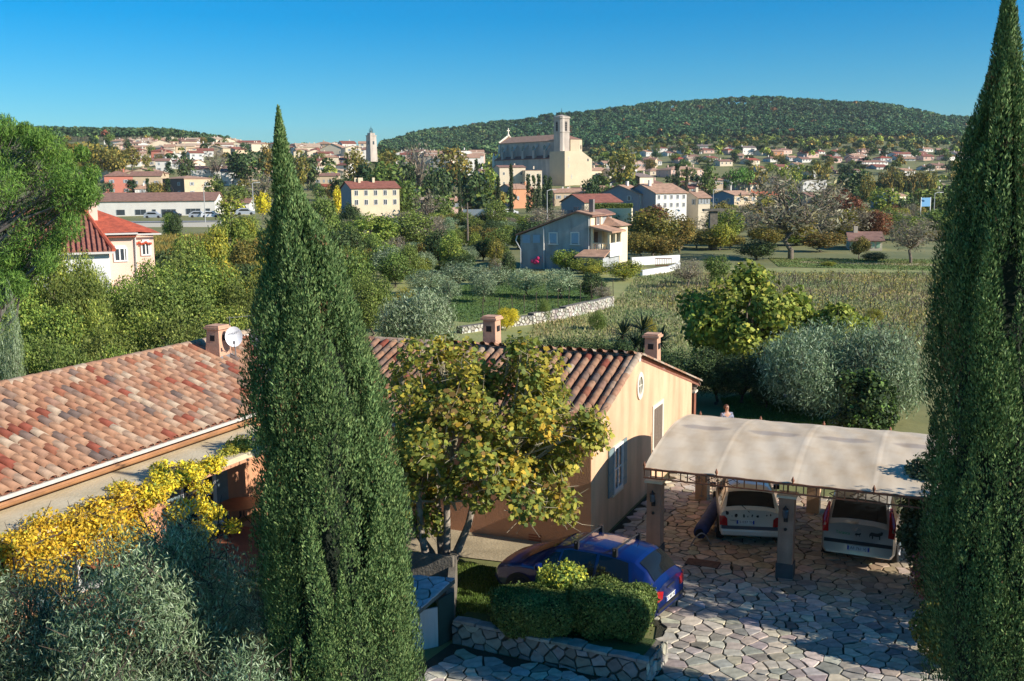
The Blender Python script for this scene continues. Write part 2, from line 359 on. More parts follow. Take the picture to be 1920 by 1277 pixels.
# ---- canal tiles
TPAL=[(0.371, 0.199, 0.119), (0.336, 0.166, 0.096), (0.406, 0.232, 0.14), (0.3, 0.116, 0.066), (0.265, 0.075, 0.045), (0.23, 0.067, 0.04), (0.406, 0.274, 0.185), (0.442, 0.331, 0.23), (0.247, 0.158, 0.111), (0.194, 0.132, 0.103), (0.389, 0.215, 0.126), (0.353, 0.199, 0.126), (0.309, 0.174, 0.119), (0.151, 0.108, 0.089)]
tilem=attrmat('canal_tile',.85,noise=.35,nscale=7,bump=.3,spec=.25)
def tile_geo(L=.46,r0=.108,r1=.128,seg=7):
    V=[];Fs=[]
    for y,r in ((0,r1),(L,r0)):
        for k in range(seg+1):
            th=math.pi*k/seg; V.append((r*math.cos(th),y,r*.78*math.sin(th)))
    for y,r in ((0,r1-.016),):
        for k in range(seg+1):
            th=math.pi*k/seg; V.append((r*math.cos(th),y,r*.78*math.sin(th)))
    n=seg+1
    Fs=[(k,k+1,n+k+1,n+k) for k in range(seg)]+[(k+1,k,2*n+k,2*n+k+1) for k in range(seg)]
    return V,Fs
TG=tile_geo(); TM=[]
for i,c in enumerate(TPAL):
    TM.append(mkmesh('tile',TG[0],TG[1],tilem,cols=np.tile(c,(len(TG[0]),1)),smooth=True))
rt=np.random.default_rng(5)
def pick(): 
    return int(rt.choice(len(TPAL),p=[.15,.12,.11,.07,.05,.03,.07,.045,.065,.04,.09,.09,.05,.02]))
panm=pmat('pan_tile_clay',sr((150,98,76)),.9,var=.25,scale=9)  # plain terracotta of the roof beds and untiled slopes
def slope(name,O,ax,n_cols,dc,up,length,exp,parent,singles=300,cutf=None,visf=None,seg=None):
    """O eave corner; ax unit vector along the eave; up unit vector up the slope"""
    O,ax,up=map(lambda q:np.asarray(q,float),(O,ax,up)); nr=np.cross(ax,up); 
    if nr[2]<0: nr=-nr
    w_=n_cols*dc
    m=MB(); rows=int(length/exp)
    # slope bed with concave pans between the cover tiles
    prof=[];
    for k in range(n_cols*4+1):
        x=k*dc/4; prof.append((x,(.012,-.02,-.035,-.02)[k%4]))
    V=[];
    Fs=[]
    for j in (0,1):
        for x,z in prof: V.append(O+ax*(x-dc/2)+up*(length*j)+nr*z)
    n=len(prof)
    for k in range(n-1): Fs.append((k,k+1,n+k+1,n+k))
    m.add(V,Fs)
    V=[O+ax*(-dc/2)-nr*.05,O+ax*(w_-dc/2)-nr*.05,O+ax*(w_-dc/2)+up*length-nr*.05,O+ax*(-dc/2)+up*length-nr*.05]
    V+=[v-nr*.07 for v in V]
    m.add(V,[(0,1,2,3),(7,6,5,4),(0,4,5,1),(1,5,6,2),(2,6,7,3),(3,7,4,0)])
    roof=m.build(name,[panm],parent)
    items=[]
    for c in range(n_cols):
        for r_ in range(rows+1):
            y=r_*exp-.05
            if y+.2>length: continue
            p=O+ax*(c*dc+rt.normal(0,.006))+up*(y+rt.normal(0,.012))+nr*(.028)
            if cutf and cutf(c*dc,y): continue
            items.append((p,c,r_))
    R0=Matrix(((ax[0],up[0],nr[0]),(ax[1],up[1],nr[1]),(ax[2],up[2],nr[2]))) if True else None
    if R0.determinant()<0: R0=Matrix(((-ax[0],up[0],nr[0]),(-ax[1],up[1],nr[1]),(-ax[2],up[2],nr[2])))
    if visf: items.sort(key=lambda q:visf(q[0]))
    rest=MB()
    for i,(p,c,r_) in enumerate(items):
        k=pick(); M=R0.to_4x4(); tilt=Matrix.Rotation(math.radians(2.2+rt.normal(0,.5)),4,'X')@Matrix.Rotation(rt.normal(0,.02),4,'Z')
        if i<singles:
            o=link('tile',TM[k],roof); o.matrix_local=Matrix.Translation(Vector(p))@M@tilt
        else:
            MM=Matrix.Translation(Vector(p))@M@tilt
            rest.add([tuple(MM@Vector(v)) for v in TG[0]],TG[1],0,TPAL[k])
    if rest.n: 
        o=rest.build('tiles',[tilem],roof,smooth=True); o['kind']='stuff'
    return roof
def vv(v,u,z): return np.array([v,u,z])
def localvis(p):
    q=W(p[0],p[1],p[2]); px,py=projpx(q); d=q[1]
    return d if (-20<px<1250 and py<1000) else 1e6
a1=math.atan(.319); up1=np.array([0,math.cos(a1),math.sin(a1)]); L1=4.62/math.cos(a1)
def mainvis(p):
    q=W(p[0],p[1],p[2]); px,py=projpx(q)
    return 0 if (1000<px<1240) else (1 if 660<px<790 else (2+q[1]/100 if px>0 else 9))
slope('front_roof',vv(-9.95+.15,-.30,3.0),(1,0,0),31,.32,up1,L1,.43,HR,300,None,mainvis)
# rear slope and porch
a2=math.atan(.286); up2=np.array([0,-math.cos(a2),math.sin(a2)])
slope('rear_roof',vv(.0-.15,12.2,2.20),(-1,0,0),20,.32,up2,8.0/math.cos(a2),.43,HR,0)
m=MB(); V=[(-14.1,4.3,4.42),(-6.0,4.3,4.42),(-6.0,11.2,2.47),(-17.9,11.2,2.47),(-17.9,6,3.0)]; m.add(V,[(0,1,2,3,4)]); m.build('hip_roof',[panm],HR)
# wing slopes
a3=math.atan(.326); up3=np.array([-math.cos(a3),0,math.sin(a3)]); L3=4.2/math.cos(a3)
def wingvis(p):
    q=W(p[0],p[1],p[2]); px,py=projpx(q); return q[1] if (-10<px<500) else 1e6
def wcut(x,y):   # stop at the valley where the wing meets the main slope
    u=-14.5+x; return u>-.3+ y*math.cos(a3)+.15
slope('wing_roof',vv(-9.9,-14.5,3.08),(0,1,0),63,.30,up3,L3,.40,HR,300,wcut,wingvis)
m=MB(); m.add([(-14.1,-16,4.42),(-14.1,4.3,4.42),(-18.3,4.3,3.05),(-18.3,-16,3.05)],[(0,1,2,3)]); m.build('wing_west_roof',[panm],HR)
# front slope left part beyond valley (triangle)
m=MB(); m.add([(-9.9,-.3,3.0),(-9.9,4.3,4.44),(-14.1,4.3,4.44)],[(0,1,2)]); m.build('valley_flashing',[pmat('lead',sr((120,118,118)),.6,var=.1)],HR)
# ridge tiles
def ridge(P,Q,nm='ridge_tile',n=None,r=.15,single=60):
    P,Q=map(lambda q:np.asarray(q,float),(P,Q)); Ln=np.linalg.norm(Q-P); d=(Q-P)/Ln; n=n or int(Ln/.42)
    side=np.cross(d,[0,0,1]); side/=np.linalg.norm(side); nr=np.cross(side,d)
    for i in range(n):
        p=P+d*(i*Ln/n); k=int(rt.choice([0,2,6,7,7,6,2,10]))
        V=[];seg=6
        for t_,rr in ((0,r*1.08),(Ln/n*1.08,r*.93)):
            for q in range(seg+1):
                th=math.pi*q/seg; V.append(p+d*t_+side*(rr*math.cos(th))+nr*(rr*.8*math.sin(th)))
        Fs=[(q,q+1,seg+1+q+1,seg+1+q) for q in range(seg)]
        o=link(nm,mkmesh(nm,V,Fs,tilem,cols=np.tile(TPAL[k],(len(V),1)),smooth=True),HR)
m=MB(); m.box(-14.1,.02,4.2,4.4,4.3,4.47); m.box(-14.2,-14.0,-15.9,4.19,4.3,4.475); m.build('ridge_mortar',[mortar],HR)
ridge((-14.1,4.3,4.46),(.05,4.3,4.46)); ridge((-14.1,4.2,4.47),(-14.1,-13,4.47))
# verge tiles down the gable (front and rear)
for (p,q) in (((-.02,-.3,3.06),(-.02,4.25,4.5)),((-.02,4.35,4.5),(-.02,12.2,2.27))):
    ridge(q,p,'verge_tile',None,.11)
# eave mortar, gutter, downpipe on wing
m=MB(); m.box(-9.97,-9.865,-14.6,-.4,2.97,3.05); m.build('eave_mortar',[mortar],HR)
m=MB()
V=[];seg=7
for y in (-14.8,-.45):
    for k in range(seg+1):
        th=math.pi+math.pi*k/seg; V.append((-9.72+.095*math.cos(th),y,2.95+.095*math.sin(th)))
    for k in range(seg+1):
        th=math.pi+math.pi*(seg-k)/seg; V.append((-9.72+.080*math.cos(th),y,2.952+.080*math.sin(th)))
n=2*(seg+1); m.add(V,[(k,(k+1)%n,n+(k+1)%n,n+k) for k in range(n)]+[tuple(range(n))[::-1],tuple(range(n,2*n))]); m.build('gutter',[gutterm],HR)
m=MB(); m.box(-10.19,-9.90,-15,-.3,2.815,2.85); m.build('cornice',[pmat('orange_line',sr((206,150,100)),.9,var=.08)],HR)
m=MB(); m.box(-9.6,-.1,-.29,-.035,2.86,2.965); m.build('front_cornice',[mortar],HR)
# flat porch slab
slabm=pmat('porch_slab_render',sr((222,206,172)),.92,col2=sr((196,178,140)),scale=.9,bump=.25,bscale=14,detail=8)
m=MB(); m.box(-10.19,-8.02,-14.5,-1.2,2.60,2.74); m.build('porch_slab',[slabm],HR)
m=MB(); m.box(-8.17,-8.016,-14.5,-1.2,2.52,2.597); m.build('slab_edge',[terra],HR)
for u in (-1.4,-12.2):
    m=MB(); m.box(-8.32,-8.04,u-.15,u+.15,0,2.52); m.build('porch_pillar',[ochre],HR)
# french windows and shutters below the slab
def opening(cv,u0,u1,z0,z1,plane='v',name='french_window',shut=None,panes=2,frame=white,out=1):
    """flat in the wall plane v=cv (plane 'v') or u=cv (plane 'u')"""
    def bx(m,a0,a1,b0,b1,d0,d1):
        if plane=='v': m.box(cv+d0*out if out>0 else cv-d1,cv+d1*out if out>0 else cv-d0,a0,a1,b0,b1)
        else: m.box(a0,a1,cv-d1,cv-d0,b0,b1)
    m=MB(); t=.07
    bx(m,u0,u0+t,z0,z1,.0,.07); bx(m,u1-t,u1,z0,z1,.0,.07); bx(m,u0+t,u1-t,z1-t,z1,.0,.07); bx(m,u0+t,u1-t,z0,z0+t*1.6,.0,.07)
    f=m.build(name,[frame],HR)
    wd=(u1-u0-2*t)/panes
    for k in range(panes):
        a=u0+t+k*wd
        m=MB(); bx(m,a+.04,a+wd-.04,z0+t*1.6,z1-t,.01,.03); m.build('pane',[glass],f)
        m=MB(); bx(m,a,a+.04,z0+t*1.6,z1-t,.01,.055); bx(m,a+wd-.04,a+wd,z0+t*1.6,z1-t,.01,.055); bx(m,a+.04,a+wd-.04,(z0+z1)/2-.02,(z0+z1)/2+.02,.01,.05); m.build('sash',[frame],f)
    if shut:
        for s in (-1,1):
            sw=(u1-u0)/2*shut[1]; a=u0-sw-.02 if s<0 else u1+.02
            m=MB(); bx(m,a,a+sw,z0,z1,.01,.045)
            for q in (.12,.5,.88): bx(m,a+.02,a+sw-.02,z0+(z1-z0)*q-.03,z0+(z1-z0)*q+.03,.045,.06)
            m.build('shutter',[shut[0]],f)
    return f
opening(-10.2,-3.9,-2.5,.05,2.2,'v','french_window',(greyblue,.7))
opening(-10.2,-8.1,-6.7,.05,2.2,'v','french_window',(greyblue,.7))
opening(-10.2,-11.9,-10.5,.05,2.2,'v','french_window',(greyblue,.7))
opening(-.03,-9.3,-8.3,.05,2.1,'u','french_window',(greyblue,.9))
opening(-.03,-6.6,-5.6,.9,2.1,'u','window',(greyblue,.9))
# gable windows
ua,za=on_v(1165,826); ub,zb=on_v(1148,930); 
opening(0.,ub,ua,zb+.05,za,'v','window',(greyblue,1.0),2)
m=MB(); m.box(0,.05,ub-.08,ua+.08,zb-.03,zb+.045); m.build('window_sill',[pale],HR)
u0,z1=on_v(1225,768); u1,z0=on_v(1240,828)
m=MB(); t=.13
m.box(0,.03,u0-t,u0,z0,z1+t); m.box(0,.03,u1,u1+t,z0,z1+t); m.box(0,.03,u0,u1,z1,z1+t); m.box(0,.05,u0-t,u1+t,z0-.09,z0-.003); fr=m.build('window_surround',[pale],HR)
m=MB(); n=5
for k in range(n): 
    m=MB(); a=u0+(u1-u0)*k/n; m.box(.002,.022,a+.006,a+(u1-u0)/n-.006,z0,z1); m.build('shutter_board',[wood],fr)
cu,cz=on_v(1199,723)
m=MB(); V=[];seg=28
for rr,d in ((.36,.0),(.36,.045),(.235,.045),(.235,.004)):
    for k in range(seg):
        th=2*math.pi*k/seg; V.append((d,cu+rr*.92*math.cos(th),cz+rr*1.15*math.sin(th)))
m.add(V,[(j*seg+k,j*seg+(k+1)%seg,(j+1)*seg+(k+1)%seg,(j+1)*seg+k) for j in range(3) for k in range(seg)]); oc=m.build('round_window',[pale],HR)
m=MB(); m.add([(.006,cu+.235*.92*math.cos(2*math.pi*k/seg),cz+.235*1.15*math.sin(2*math.pi*k/seg)) for k in range(seg)],[tuple(range(seg))]); m.build('pane',[pmat('grey_screen',sr((150,144,126)),.6,var=.1,scale=12)],oc)
m=MB(); m.box(.01,.03,cu-.012,cu+.012,cz-.25,cz+.25); m.box(.01,.03,cu-.2,cu+.2,cz-.012,cz+.012); m.build('glazing_bar',[pale],oc)
# vent brick low on the facade
vv0,zz0=on_u(1004,1012); m=MB()
for k in range(3): m.box(vv0-.18,vv0+.18,-.05,-.031,zz0+k*.07-.02,zz0+k*.07+.015)
m.build('air_vent',[pmat('vent_brick',sr((176,104,72)),.9,var=.1)],HR)
# porch beam and pillar behind
m=MB(); m.box(-.35,-.1,10.95,12.1,1.98,2.14); m.build('porch_beam',[wood],HR)
for u in (11.1,11.6,12.05):
    m=MB(); m.box(-6,0.05,u-.05,u+.05,2.16,2.24); m.build('rafter',[wood],HR)
m=MB(); m.box(-.45,-.1,11.75,12.05,0,1.9); m.build('porch_pillar',[pmat('brick_pillar',sr((150,92,66)),.9,var=.15,scale=3,bump=.3)],HR)
m=MB(); m.box(-.5,-.05,11.7,12.1,1.9,1.975); m.build('pillar_cap',[pale],HR)
# ---- chimneys
chm=pmat('chimney_render',sr((204,158,128)),.9,var=.12,scale=3,bump=.2)
soot_hole_dark=pmat('soot_hole_dark',(.02,.018,.016),.95,var=0)  # near-black for holes: soot at the flues, painted inside shade elsewhere
def chimney(v,u,z0,z1,w0=.6,w1=.5,label=None,topw=None):
    m=MB(); a,b=w0/2,w1/2
    V=[(v-a,u-a,z0),(v+a,u-a,z0),(v+a,u+a,z0),(v-a,u+a,z0),(v-b,u-b,z1),(v+b,u-b,z1),(v+b,u+b,z1),(v-b,u+b,z1)]
    m.add(V,[(0,1,5,4),(1,2,6,5),(2,3,7,6),(3,0,4,7),(4,5,6,7)]); c=m.build('chimney',[chm],HR)
    m=MB(); t=b+.07; m.box(v-t,v+t,u-t,u+t,z1+.001,z1+.07); m.box(v-t+.04,v+t-.04,u-t+.04,u+t-.04,z1+.07,z1+.12); m.build('chimney_cap',[chm],c)
    m=MB(); q=.09
    for (x0,x1,y0,y1) in ((v+b+.02,v+b+.035,u-q,u+q),(v-q,v+q,u-b-.035,u-b-.02)): 
        zc=z1-.28; m.box(x0,x1,y0,y1,zc-q,zc+q)
    m.build('smoke_opening',[soot_hole_dark],c)
    m=MB(); t=a+.12; m.add([(v-t,u-t,z0-.1),(v+t,u-t,z0-.1),(v+t,u+t,z0+.02),(v-t,u+t,z0+.02),(v-a,u-a,z0+.16),(v+a,u-a,z0+.16),(v+a,u+a,z0+.2),(v-a,u+a,z0+.2)],[(0,1,5,4),(1,2,6,5),(2,3,7,6),(3,0,4,7)]); m.build('flashing',[pmat('lead',sr((120,118,118)),.6)],c)
    return c
# place by where their feet meet the roofs
def lp(px,py,z): q=gp(px,py,z); return L2(q)
v1,u1_=lp(410,668,4.12); chimney(v1,u1_,4.0,5.02,.60,.46)
v2,u2_=lp(914,655,4.3); chimney(v2,u2_+.35,4.2,5.22,.46,.42)
v3,u3_=lp(1257,697,3.55); v3=min(v3,-.35); print('CH',v3,u3_); zr_=4.4-.286*(u3_-4.3); chimney(v3,u3_,zr_-.1,zr_+1.0,.44,.40)
# satellite dish
dl=W(v1+.55,u1_+.12,4.15)
dish=thing('satellite_dish','white satellite dish on a short mast beside the left roof chimney','satellite dish',dl,0)
aim=(Vector((.25,-.95,.12))).normalized(); Q=aim.to_track_quat('Z','Y').to_matrix().to_4x4()
m=MB(); V=[];seg=24
for k in range(5):
    rr=.30*k/4
    for q in range(seg): V.append((rr*math.cos(2*math.pi*q/seg)*.9,rr*math.sin(2*math.pi*q/seg)*1.08,.09*(k/4)**2))
Fs=[(k*seg+q,k*seg+(q+1)%seg,(k+1)*seg+(q+1)%seg,(k+1)*seg+q) for k in range(4) for q in range(seg)]
MM=Matrix.Translation((0,0,.62))@Q
m.add([tuple(MM@Vector(v)) for v in V],Fs); m.build('reflector',[pmat('dish_white',sr((232,232,232)),.45,var=.02)],dish,smooth=True)
m=MB(); m.tube([(0,.1,-.2),(0,.1,.6),(.0,.02,.64)],.02); m.build('mast',[pmat('galvanised',sr((150,150,150)),.4,metal=.6,var=.05)],dish)
m=MB(); m.tube([MM@Vector((0,-.36,.05)),MM@Vector((0,-.2,.36))],.012); m.cbox(tuple(MM@Vector((0,-.18,.38))),(.06,.06,.1)); m.build('receiver_arm',[pmat('galvanised',sr((150,150,150)),.4)],dish)
# a word on the dish
def text(name,body,size,mat,parent,M,ext=.002,align='CENTER'):
    cu=bpy.data.curves.new(name,'FONT'); cu.body=body; cu.size=size; cu.extrude=ext; cu.align_x=align; cu.align_y='CENTER'; cu.materials.append(mat)
    tmp=bpy.data.objects.new(name,cu); COL.objects.link(tmp); dg=bpy.context.evaluated_depsgraph_get(); me=bpy.data.meshes.new_from_object(tmp.evaluated_get(dg)); bpy.data.objects.remove(tmp)
    o=bpy.data.objects.new(name,me); COL.objects.link(o); o.parent=parent; o.matrix_local=M; return o
text('dish_lettering','VISIOSAT',.09,pmat('grey_print',sr((120,124,130)),.5,var=0),dish,MM@Matrix.Translation((0,.12,.09))@Matrix.Rotation(math.radians(12),4,'Z'))
ant=thing('television_antenna','thin metal television aerial beside the white satellite dish','antenna',W(v1+.1,u1_+.5,4.3),0)
m=MB(); m.tube([(0,0,0),(0,0,1.05)],.012,5); m.build('mast',[MT['galvanised']],ant)
m=MB(); m.tube([(-.1,0,1.0),(1.0,.3,1.07)],.009,5)
for k in range(8): x=-.05+k*.14; m.tube([(x,.02+x*.28-.09,1.0+x*.06),(x,.02+x*.28+.09,1.0+x*.06)],.004,4)
m.build('boom',[MT['galvanised']],ant)
# outdoor lamp under slab etc
# ---- terrace furniture
def rot(v,u): return W(v,u)
def bistro_table(v,u,label,top,r=.55):
    t=thing('garden_table',label,'table',W(v,u,.02),-HA)
    m=MB(); m.lathe([(r,.72),(r,.75)],20); m.build('table_top',[top],t)
    for k in range(3):
        th=2.1*k+.4; m=MB(); m.tube([(.08*math.cos(th),.08*math.sin(th),.7),(.06*math.cos(th),.06*math.sin(th),.4),(.4*math.cos(th),.4*math.sin(th),.0)],.014,6); m.build('leg',[iron],t)
    return t
def iron_chair(v,u,rz,label,cush=None):
    t=thing('garden_chair',label,'chair',W(v,u,.02),-HA+rz,'iron chairs on the terrace')
    m=MB(); m.lathe([(.2,.43),(.2,.455)],14); m.build('seat',[iron],t)
    for sx in (-1,1):
        for sy in (-1,1):
            m=MB(); m.tube([(.15*sx,.15*sy,.43),(.2*sx,.2*sy,0)],.011,5); m.build('leg',[iron],t)
    m=MB(); m.tube([(-.17,.17,.43),(-.2,.24,.8),(-.1,.26,.93),(0,.27,.96),(.1,.26,.93),(.2,.24,.8),(.17,.17,.43)],.011,5)
    m.tube([(-.1,.18,.43),(.05,.24,.7),(-.02,.26,.95)],.008,5); m.tube([(.1,.18,.43),(-.05,.24,.7),(.02,.26,.95)],.008,5); m.build('backrest',[iron],t)
    if cush:
        m=MB(); m.lathe([(.0,.456),(.19,.456),(.2,.48),(.18,.51),(0,.515)],14); m.build('cushion',[cush],t,smooth=True)
tabm=pmat('terracotta_table_top',sr((190,112,66)),.5,var=.12,scale=4)
tv,tu=lp(452,945,.75); bistro_table(tv,tu,'round terracotta topped table on the terrace near the tall cypress',tabm,.6)
cm=pmat('white_cushion',sr((220,220,216)),.9,var=.03)
iron_chair(tv-.75,tu-.1,1.57,'black iron garden chair on the left of the round terrace table')
iron_chair(tv+.1,tu+.8,0.0,'black iron garden chair behind the round terrace table')
iron_chair(tv-.1,tu-.85,3.14,'black iron garden chair with white cushion in front of the terrace table',cm)
tv2,tu2=lp(205,1052,.75); bistro_table(tv2,tu2,'round orange topped table half hidden behind the olive tree',tabm,.5)
iron_chair(tv2+.3,tu2-.75,2.8,'iron chair with white cushion beside the table behind the olive',cm)
# ================================================================ CARPORT
CV0,CV1,CU0,CU1=1.55,8.75,-.45,5.6
CP=thing('carport','long carport with an arched cream canvas canopy over three bays','carport',C0,-HA)
rust=pmat('rusty_brown_iron',sr((142,92,66)),.7,var=.25,scale=8)
cn=bpy.data.materials.new('canvas'); cn.use_nodes=True; n=cn.node_tree.nodes; l=cn.node_tree.links
b=n['Principled BSDF']; b.inputs['Roughness'].default_value=.8
tc=n.new('ShaderNodeTexCoord'); mp=n.new('ShaderNodeMapping'); mp.inputs['Scale'].default_value=(1.2,.35,1); l.new(tc.outputs['Object'],mp.inputs[0])
t1=n.new('ShaderNodeTexNoise'); t1.inputs['Scale'].default_value=1.3; t1.inputs['Detail'].default_value=7; t1.inputs['Roughness'].default_value=.6; l.new(mp.outputs[0],t1.inputs[0])
rp=n.new('ShaderNodeValToRGB'); rp.color_ramp.elements[0].position=.3; rp.color_ramp.elements[0].color=sr((206,184,152))+(1,); rp.color_ramp.elements[1].position=.6; rp.color_ramp.elements[1].color=sr((226,208,180))+(1,)
l.new(t1.outputs[0],rp.inputs[0])
mp2=n.new('ShaderNodeMapping'); mp2.inputs['Scale'].default_value=(1.6,2.2,1); l.new(tc.outputs['Object'],mp2.inputs[0])
t2=n.new('ShaderNodeTexNoise'); t2.inputs['Scale'].default_value=1.1; t2.inputs['Detail'].default_value=6; l.new(mp2.outputs[0],t2.inputs[0])
r2=n.new('ShaderNodeValToRGB'); r2.color_ramp.elements[0].position=.35; r2.color_ramp.elements[0].color=(.93,.88,.81,1); r2.color_ramp.elements[1].position=.55; r2.color_ramp.elements[1].color=(1,1,1,1); l.new(t2.outputs[0],r2.inputs[0])
mx=n.new('ShaderNodeMixRGB'); mx.blend_type='MULTIPLY'; mx.inputs[0].default_value=.85; l.new(rp.outputs[0],mx.inputs[1]); l.new(r2.outputs[0],mx.inputs[2])
at=n.new('ShaderNodeAttribute'); at.attribute_name='col'; m2=n.new('ShaderNodeMixRGB'); m2.blend_type='MULTIPLY'; m2.inputs[0].default_value=1; l.new(mx.outputs[0],m2.inputs[1]); l.new(at.outputs['Color'],m2.inputs[2])
l.new(m2.outputs[0],b.inputs['Base Color'])
tr=n.new('ShaderNodeBsdfTranslucent'); l.new(m2.outputs[0],tr.inputs[0]); ms=n.new('ShaderNodeMixShader'); ms.inputs[0].default_value=.10; l.new(b.outputs[0],ms.inputs[1]); l.new(tr.outputs[0],ms.inputs[2]); l.new(ms.outputs[0],n['Material Output'].inputs[0])
def archz(t): return 2.50+.50*math.sin(math.pi*min(max(t,0),1))**.85
NV,NU=150,64; V=[];C=[]
ribs=[CV0+ (CV1-CV0)*k/4 for k in range(5)]
for j in range(NU+1):
    t=j/NU; u=CU0+(CU1-CU0)*t
    for i in range(NV+1):
        v=CV0+(CV1-CV0)*i/NV; d=min(abs(v-q) for q in ribs); bay=(CV1-CV0)/4
        sag=-.035*math.sin(math.pi*min(d/(bay/2),1)/2)*math.sin(math.pi*t)
        V.append((v,u,archz(t)+sag+.006*math.sin(v*9+u*3))); 
        c=np.array([1,1,1.])
        if 0<=i<=NV:
            ph=((v-CV0)/bay)%1; e=((ph-.5)/.36)**2+((t-.46)/.035)**2   # worn mould patches where water stands, one to each bay
            k=max(0,min(1,(1.25-e)*2)); c*=1-.32*k*np.array([1,1,.8])
            if d<.05 : c*=1.14
            elif d<.12: c*=.95
        C.append(c)
Fq=np.array([(j*(NV+1)+i,j*(NV+1)+i+1,(j+1)*(NV+1)+i+1,(j+1)*(NV+1)+i) for j in range(NU) for i in range(NV)])
link('canopy',mkmesh('canopy',V,Fq,cn,cols=np.array(C),smooth=True),CP)
for q in ribs:
    m=MB(); m.tube([(q,CU0+(CU1-CU0)*k/16,archz(k/16)-.06) for k in range(17)],.022,6); m.build('arch_rib',[rust],CP)
for (u_,nm) in ((CU0,'front_rail'),(CU1,'back_rail')):
    m=MB(); m.box(CV0-.02,CV1+.02,u_-.03,u_+.02,2.445,2.495); m.build(nm,[rust],CP)
m=MB(); m.box(CV0-.02,CV1+.02,CU0-.025,CU0+.01,2.23,2.26); m.build('lower_rail',[rust],CP)
x=CV0
k=0
while x<CV1:
    m=MB(); m.box(x-.012,x+.012,CU0-.02,CU0+.005,2.261,2.444); m.build('lattice_bar',[rust],CP); x+=(.29 if k%2 else .17); k+=1
for q in (3.3,6.6):
  for s in (-.45,0,.45):
    m=MB(); c_=q+s; 
    m.tube([(c_-.17,CU0-.01,2.35),(c_,CU0-.01,2.435),(c_+.17,CU0-.01,2.35),(c_,CU0-.01,2.27),(c_-.17,CU0-.01,2.35)],.010,4); m.build('lattice_diamond',[rust],CP)
for q in ribs:
    for u_ in (CU0,CU1):
        m=MB(); m.lathe([(.02,2.496),(.018,2.52),(.035,2.55),(.04,2.58),(.022,2.62),(.008,2.66)],8,(q,u_-.01,0)); m.build('finial',[rust],CP,smooth=True)
pier=pmat('pier_render',sr((196,150,124)),.9,var=.12,scale=2,bump=.25,streak=(3,3,.4))
slate=pmat('slate_plinth',sr((92,88,86)),.8,var=.15,scale=3)
PV=[]
for (v,u,lab) in ((1.72,.0,1),(4.98,.0,1),(8.3,.0,0),(1.72,5.3,0),(4.98,5.3,0),(8.3,5.3,0)):
    m=MB(); m.box(v-.18,v+.18,u-.18,u+.18,.0,2.04); p=m.build('pier',[pier if u<1 else ochre],CP)
    m=MB(); m.box(v-.23,v+.23,u-.23,u+.23,2.041,2.10); m.build('pier_cap',[pale],p)
    if u<1: 
        m=MB(); m.box(v-.205,v+.205,u-.205,u+.205,0,.40); m.build('plinth',[slate],p)
        wl=thing('wall_lantern','small black glass lantern on the front face of the %s carport pier'%('left' if v<3 else 'middle' if v<6 else 'right'),'lantern',W(v,u-.19,1.55),-HA,'lanterns on the carport piers')
        m=MB(); m.box(-.05,.05,-.02,.0,-.1,.06); m.tube([(0,-.02,-.05),(0,-.10,-.03),(0,-.12,.03)],.01,5); m.build('bracket',[iron],wl)
        m=MB(); m.lathe([(.03,.03),(.065,.06),(.075,.2),(.05,.25)],8,(0,-.12,0)); m.build('lamp_glass',[pmat('lantern_glass',(.10,.11,.12),.15,var=0)],wl)
        m=MB(); m.lathe([(.085,.2505),(.03,.30),(.008,.34)],8,(0,-.12,0)); m.build('lamp_roof',[iron],wl)
        m=MB(); m.lathe([(.035,-.03),(.04,0)],10,(0,-.02,-.28),axis='y') ; m.build('switch',[iron],wl)
    m=MB(); m.box(v-.02,v+.02,u-.02,u+.02,2.101,2.44); m.build('post_stub',[rust],p)
# drain grate in paving
gq=[gp(1283,1062),gp(1342,1072),gp(1352,1055),gp(1294,1046)]
gc=sum(gq)/4; gt=thing('drain_grate','brown slotted drain grate set in the paving left of the middle pier','drain grate',(gc[0],gc[1],.03),-HA)
m=MB(); m.box(-.42,.42,-.22,.22,-.02,.004); m.build('frame',[soot_hole_dark],gt)
for k in range(9):
    m=MB(); y=-.2+k*.05; m.box(-.40,.40,y-.012,y+.012,.0045,.02); m.build('grate_bar',[rust],gt)
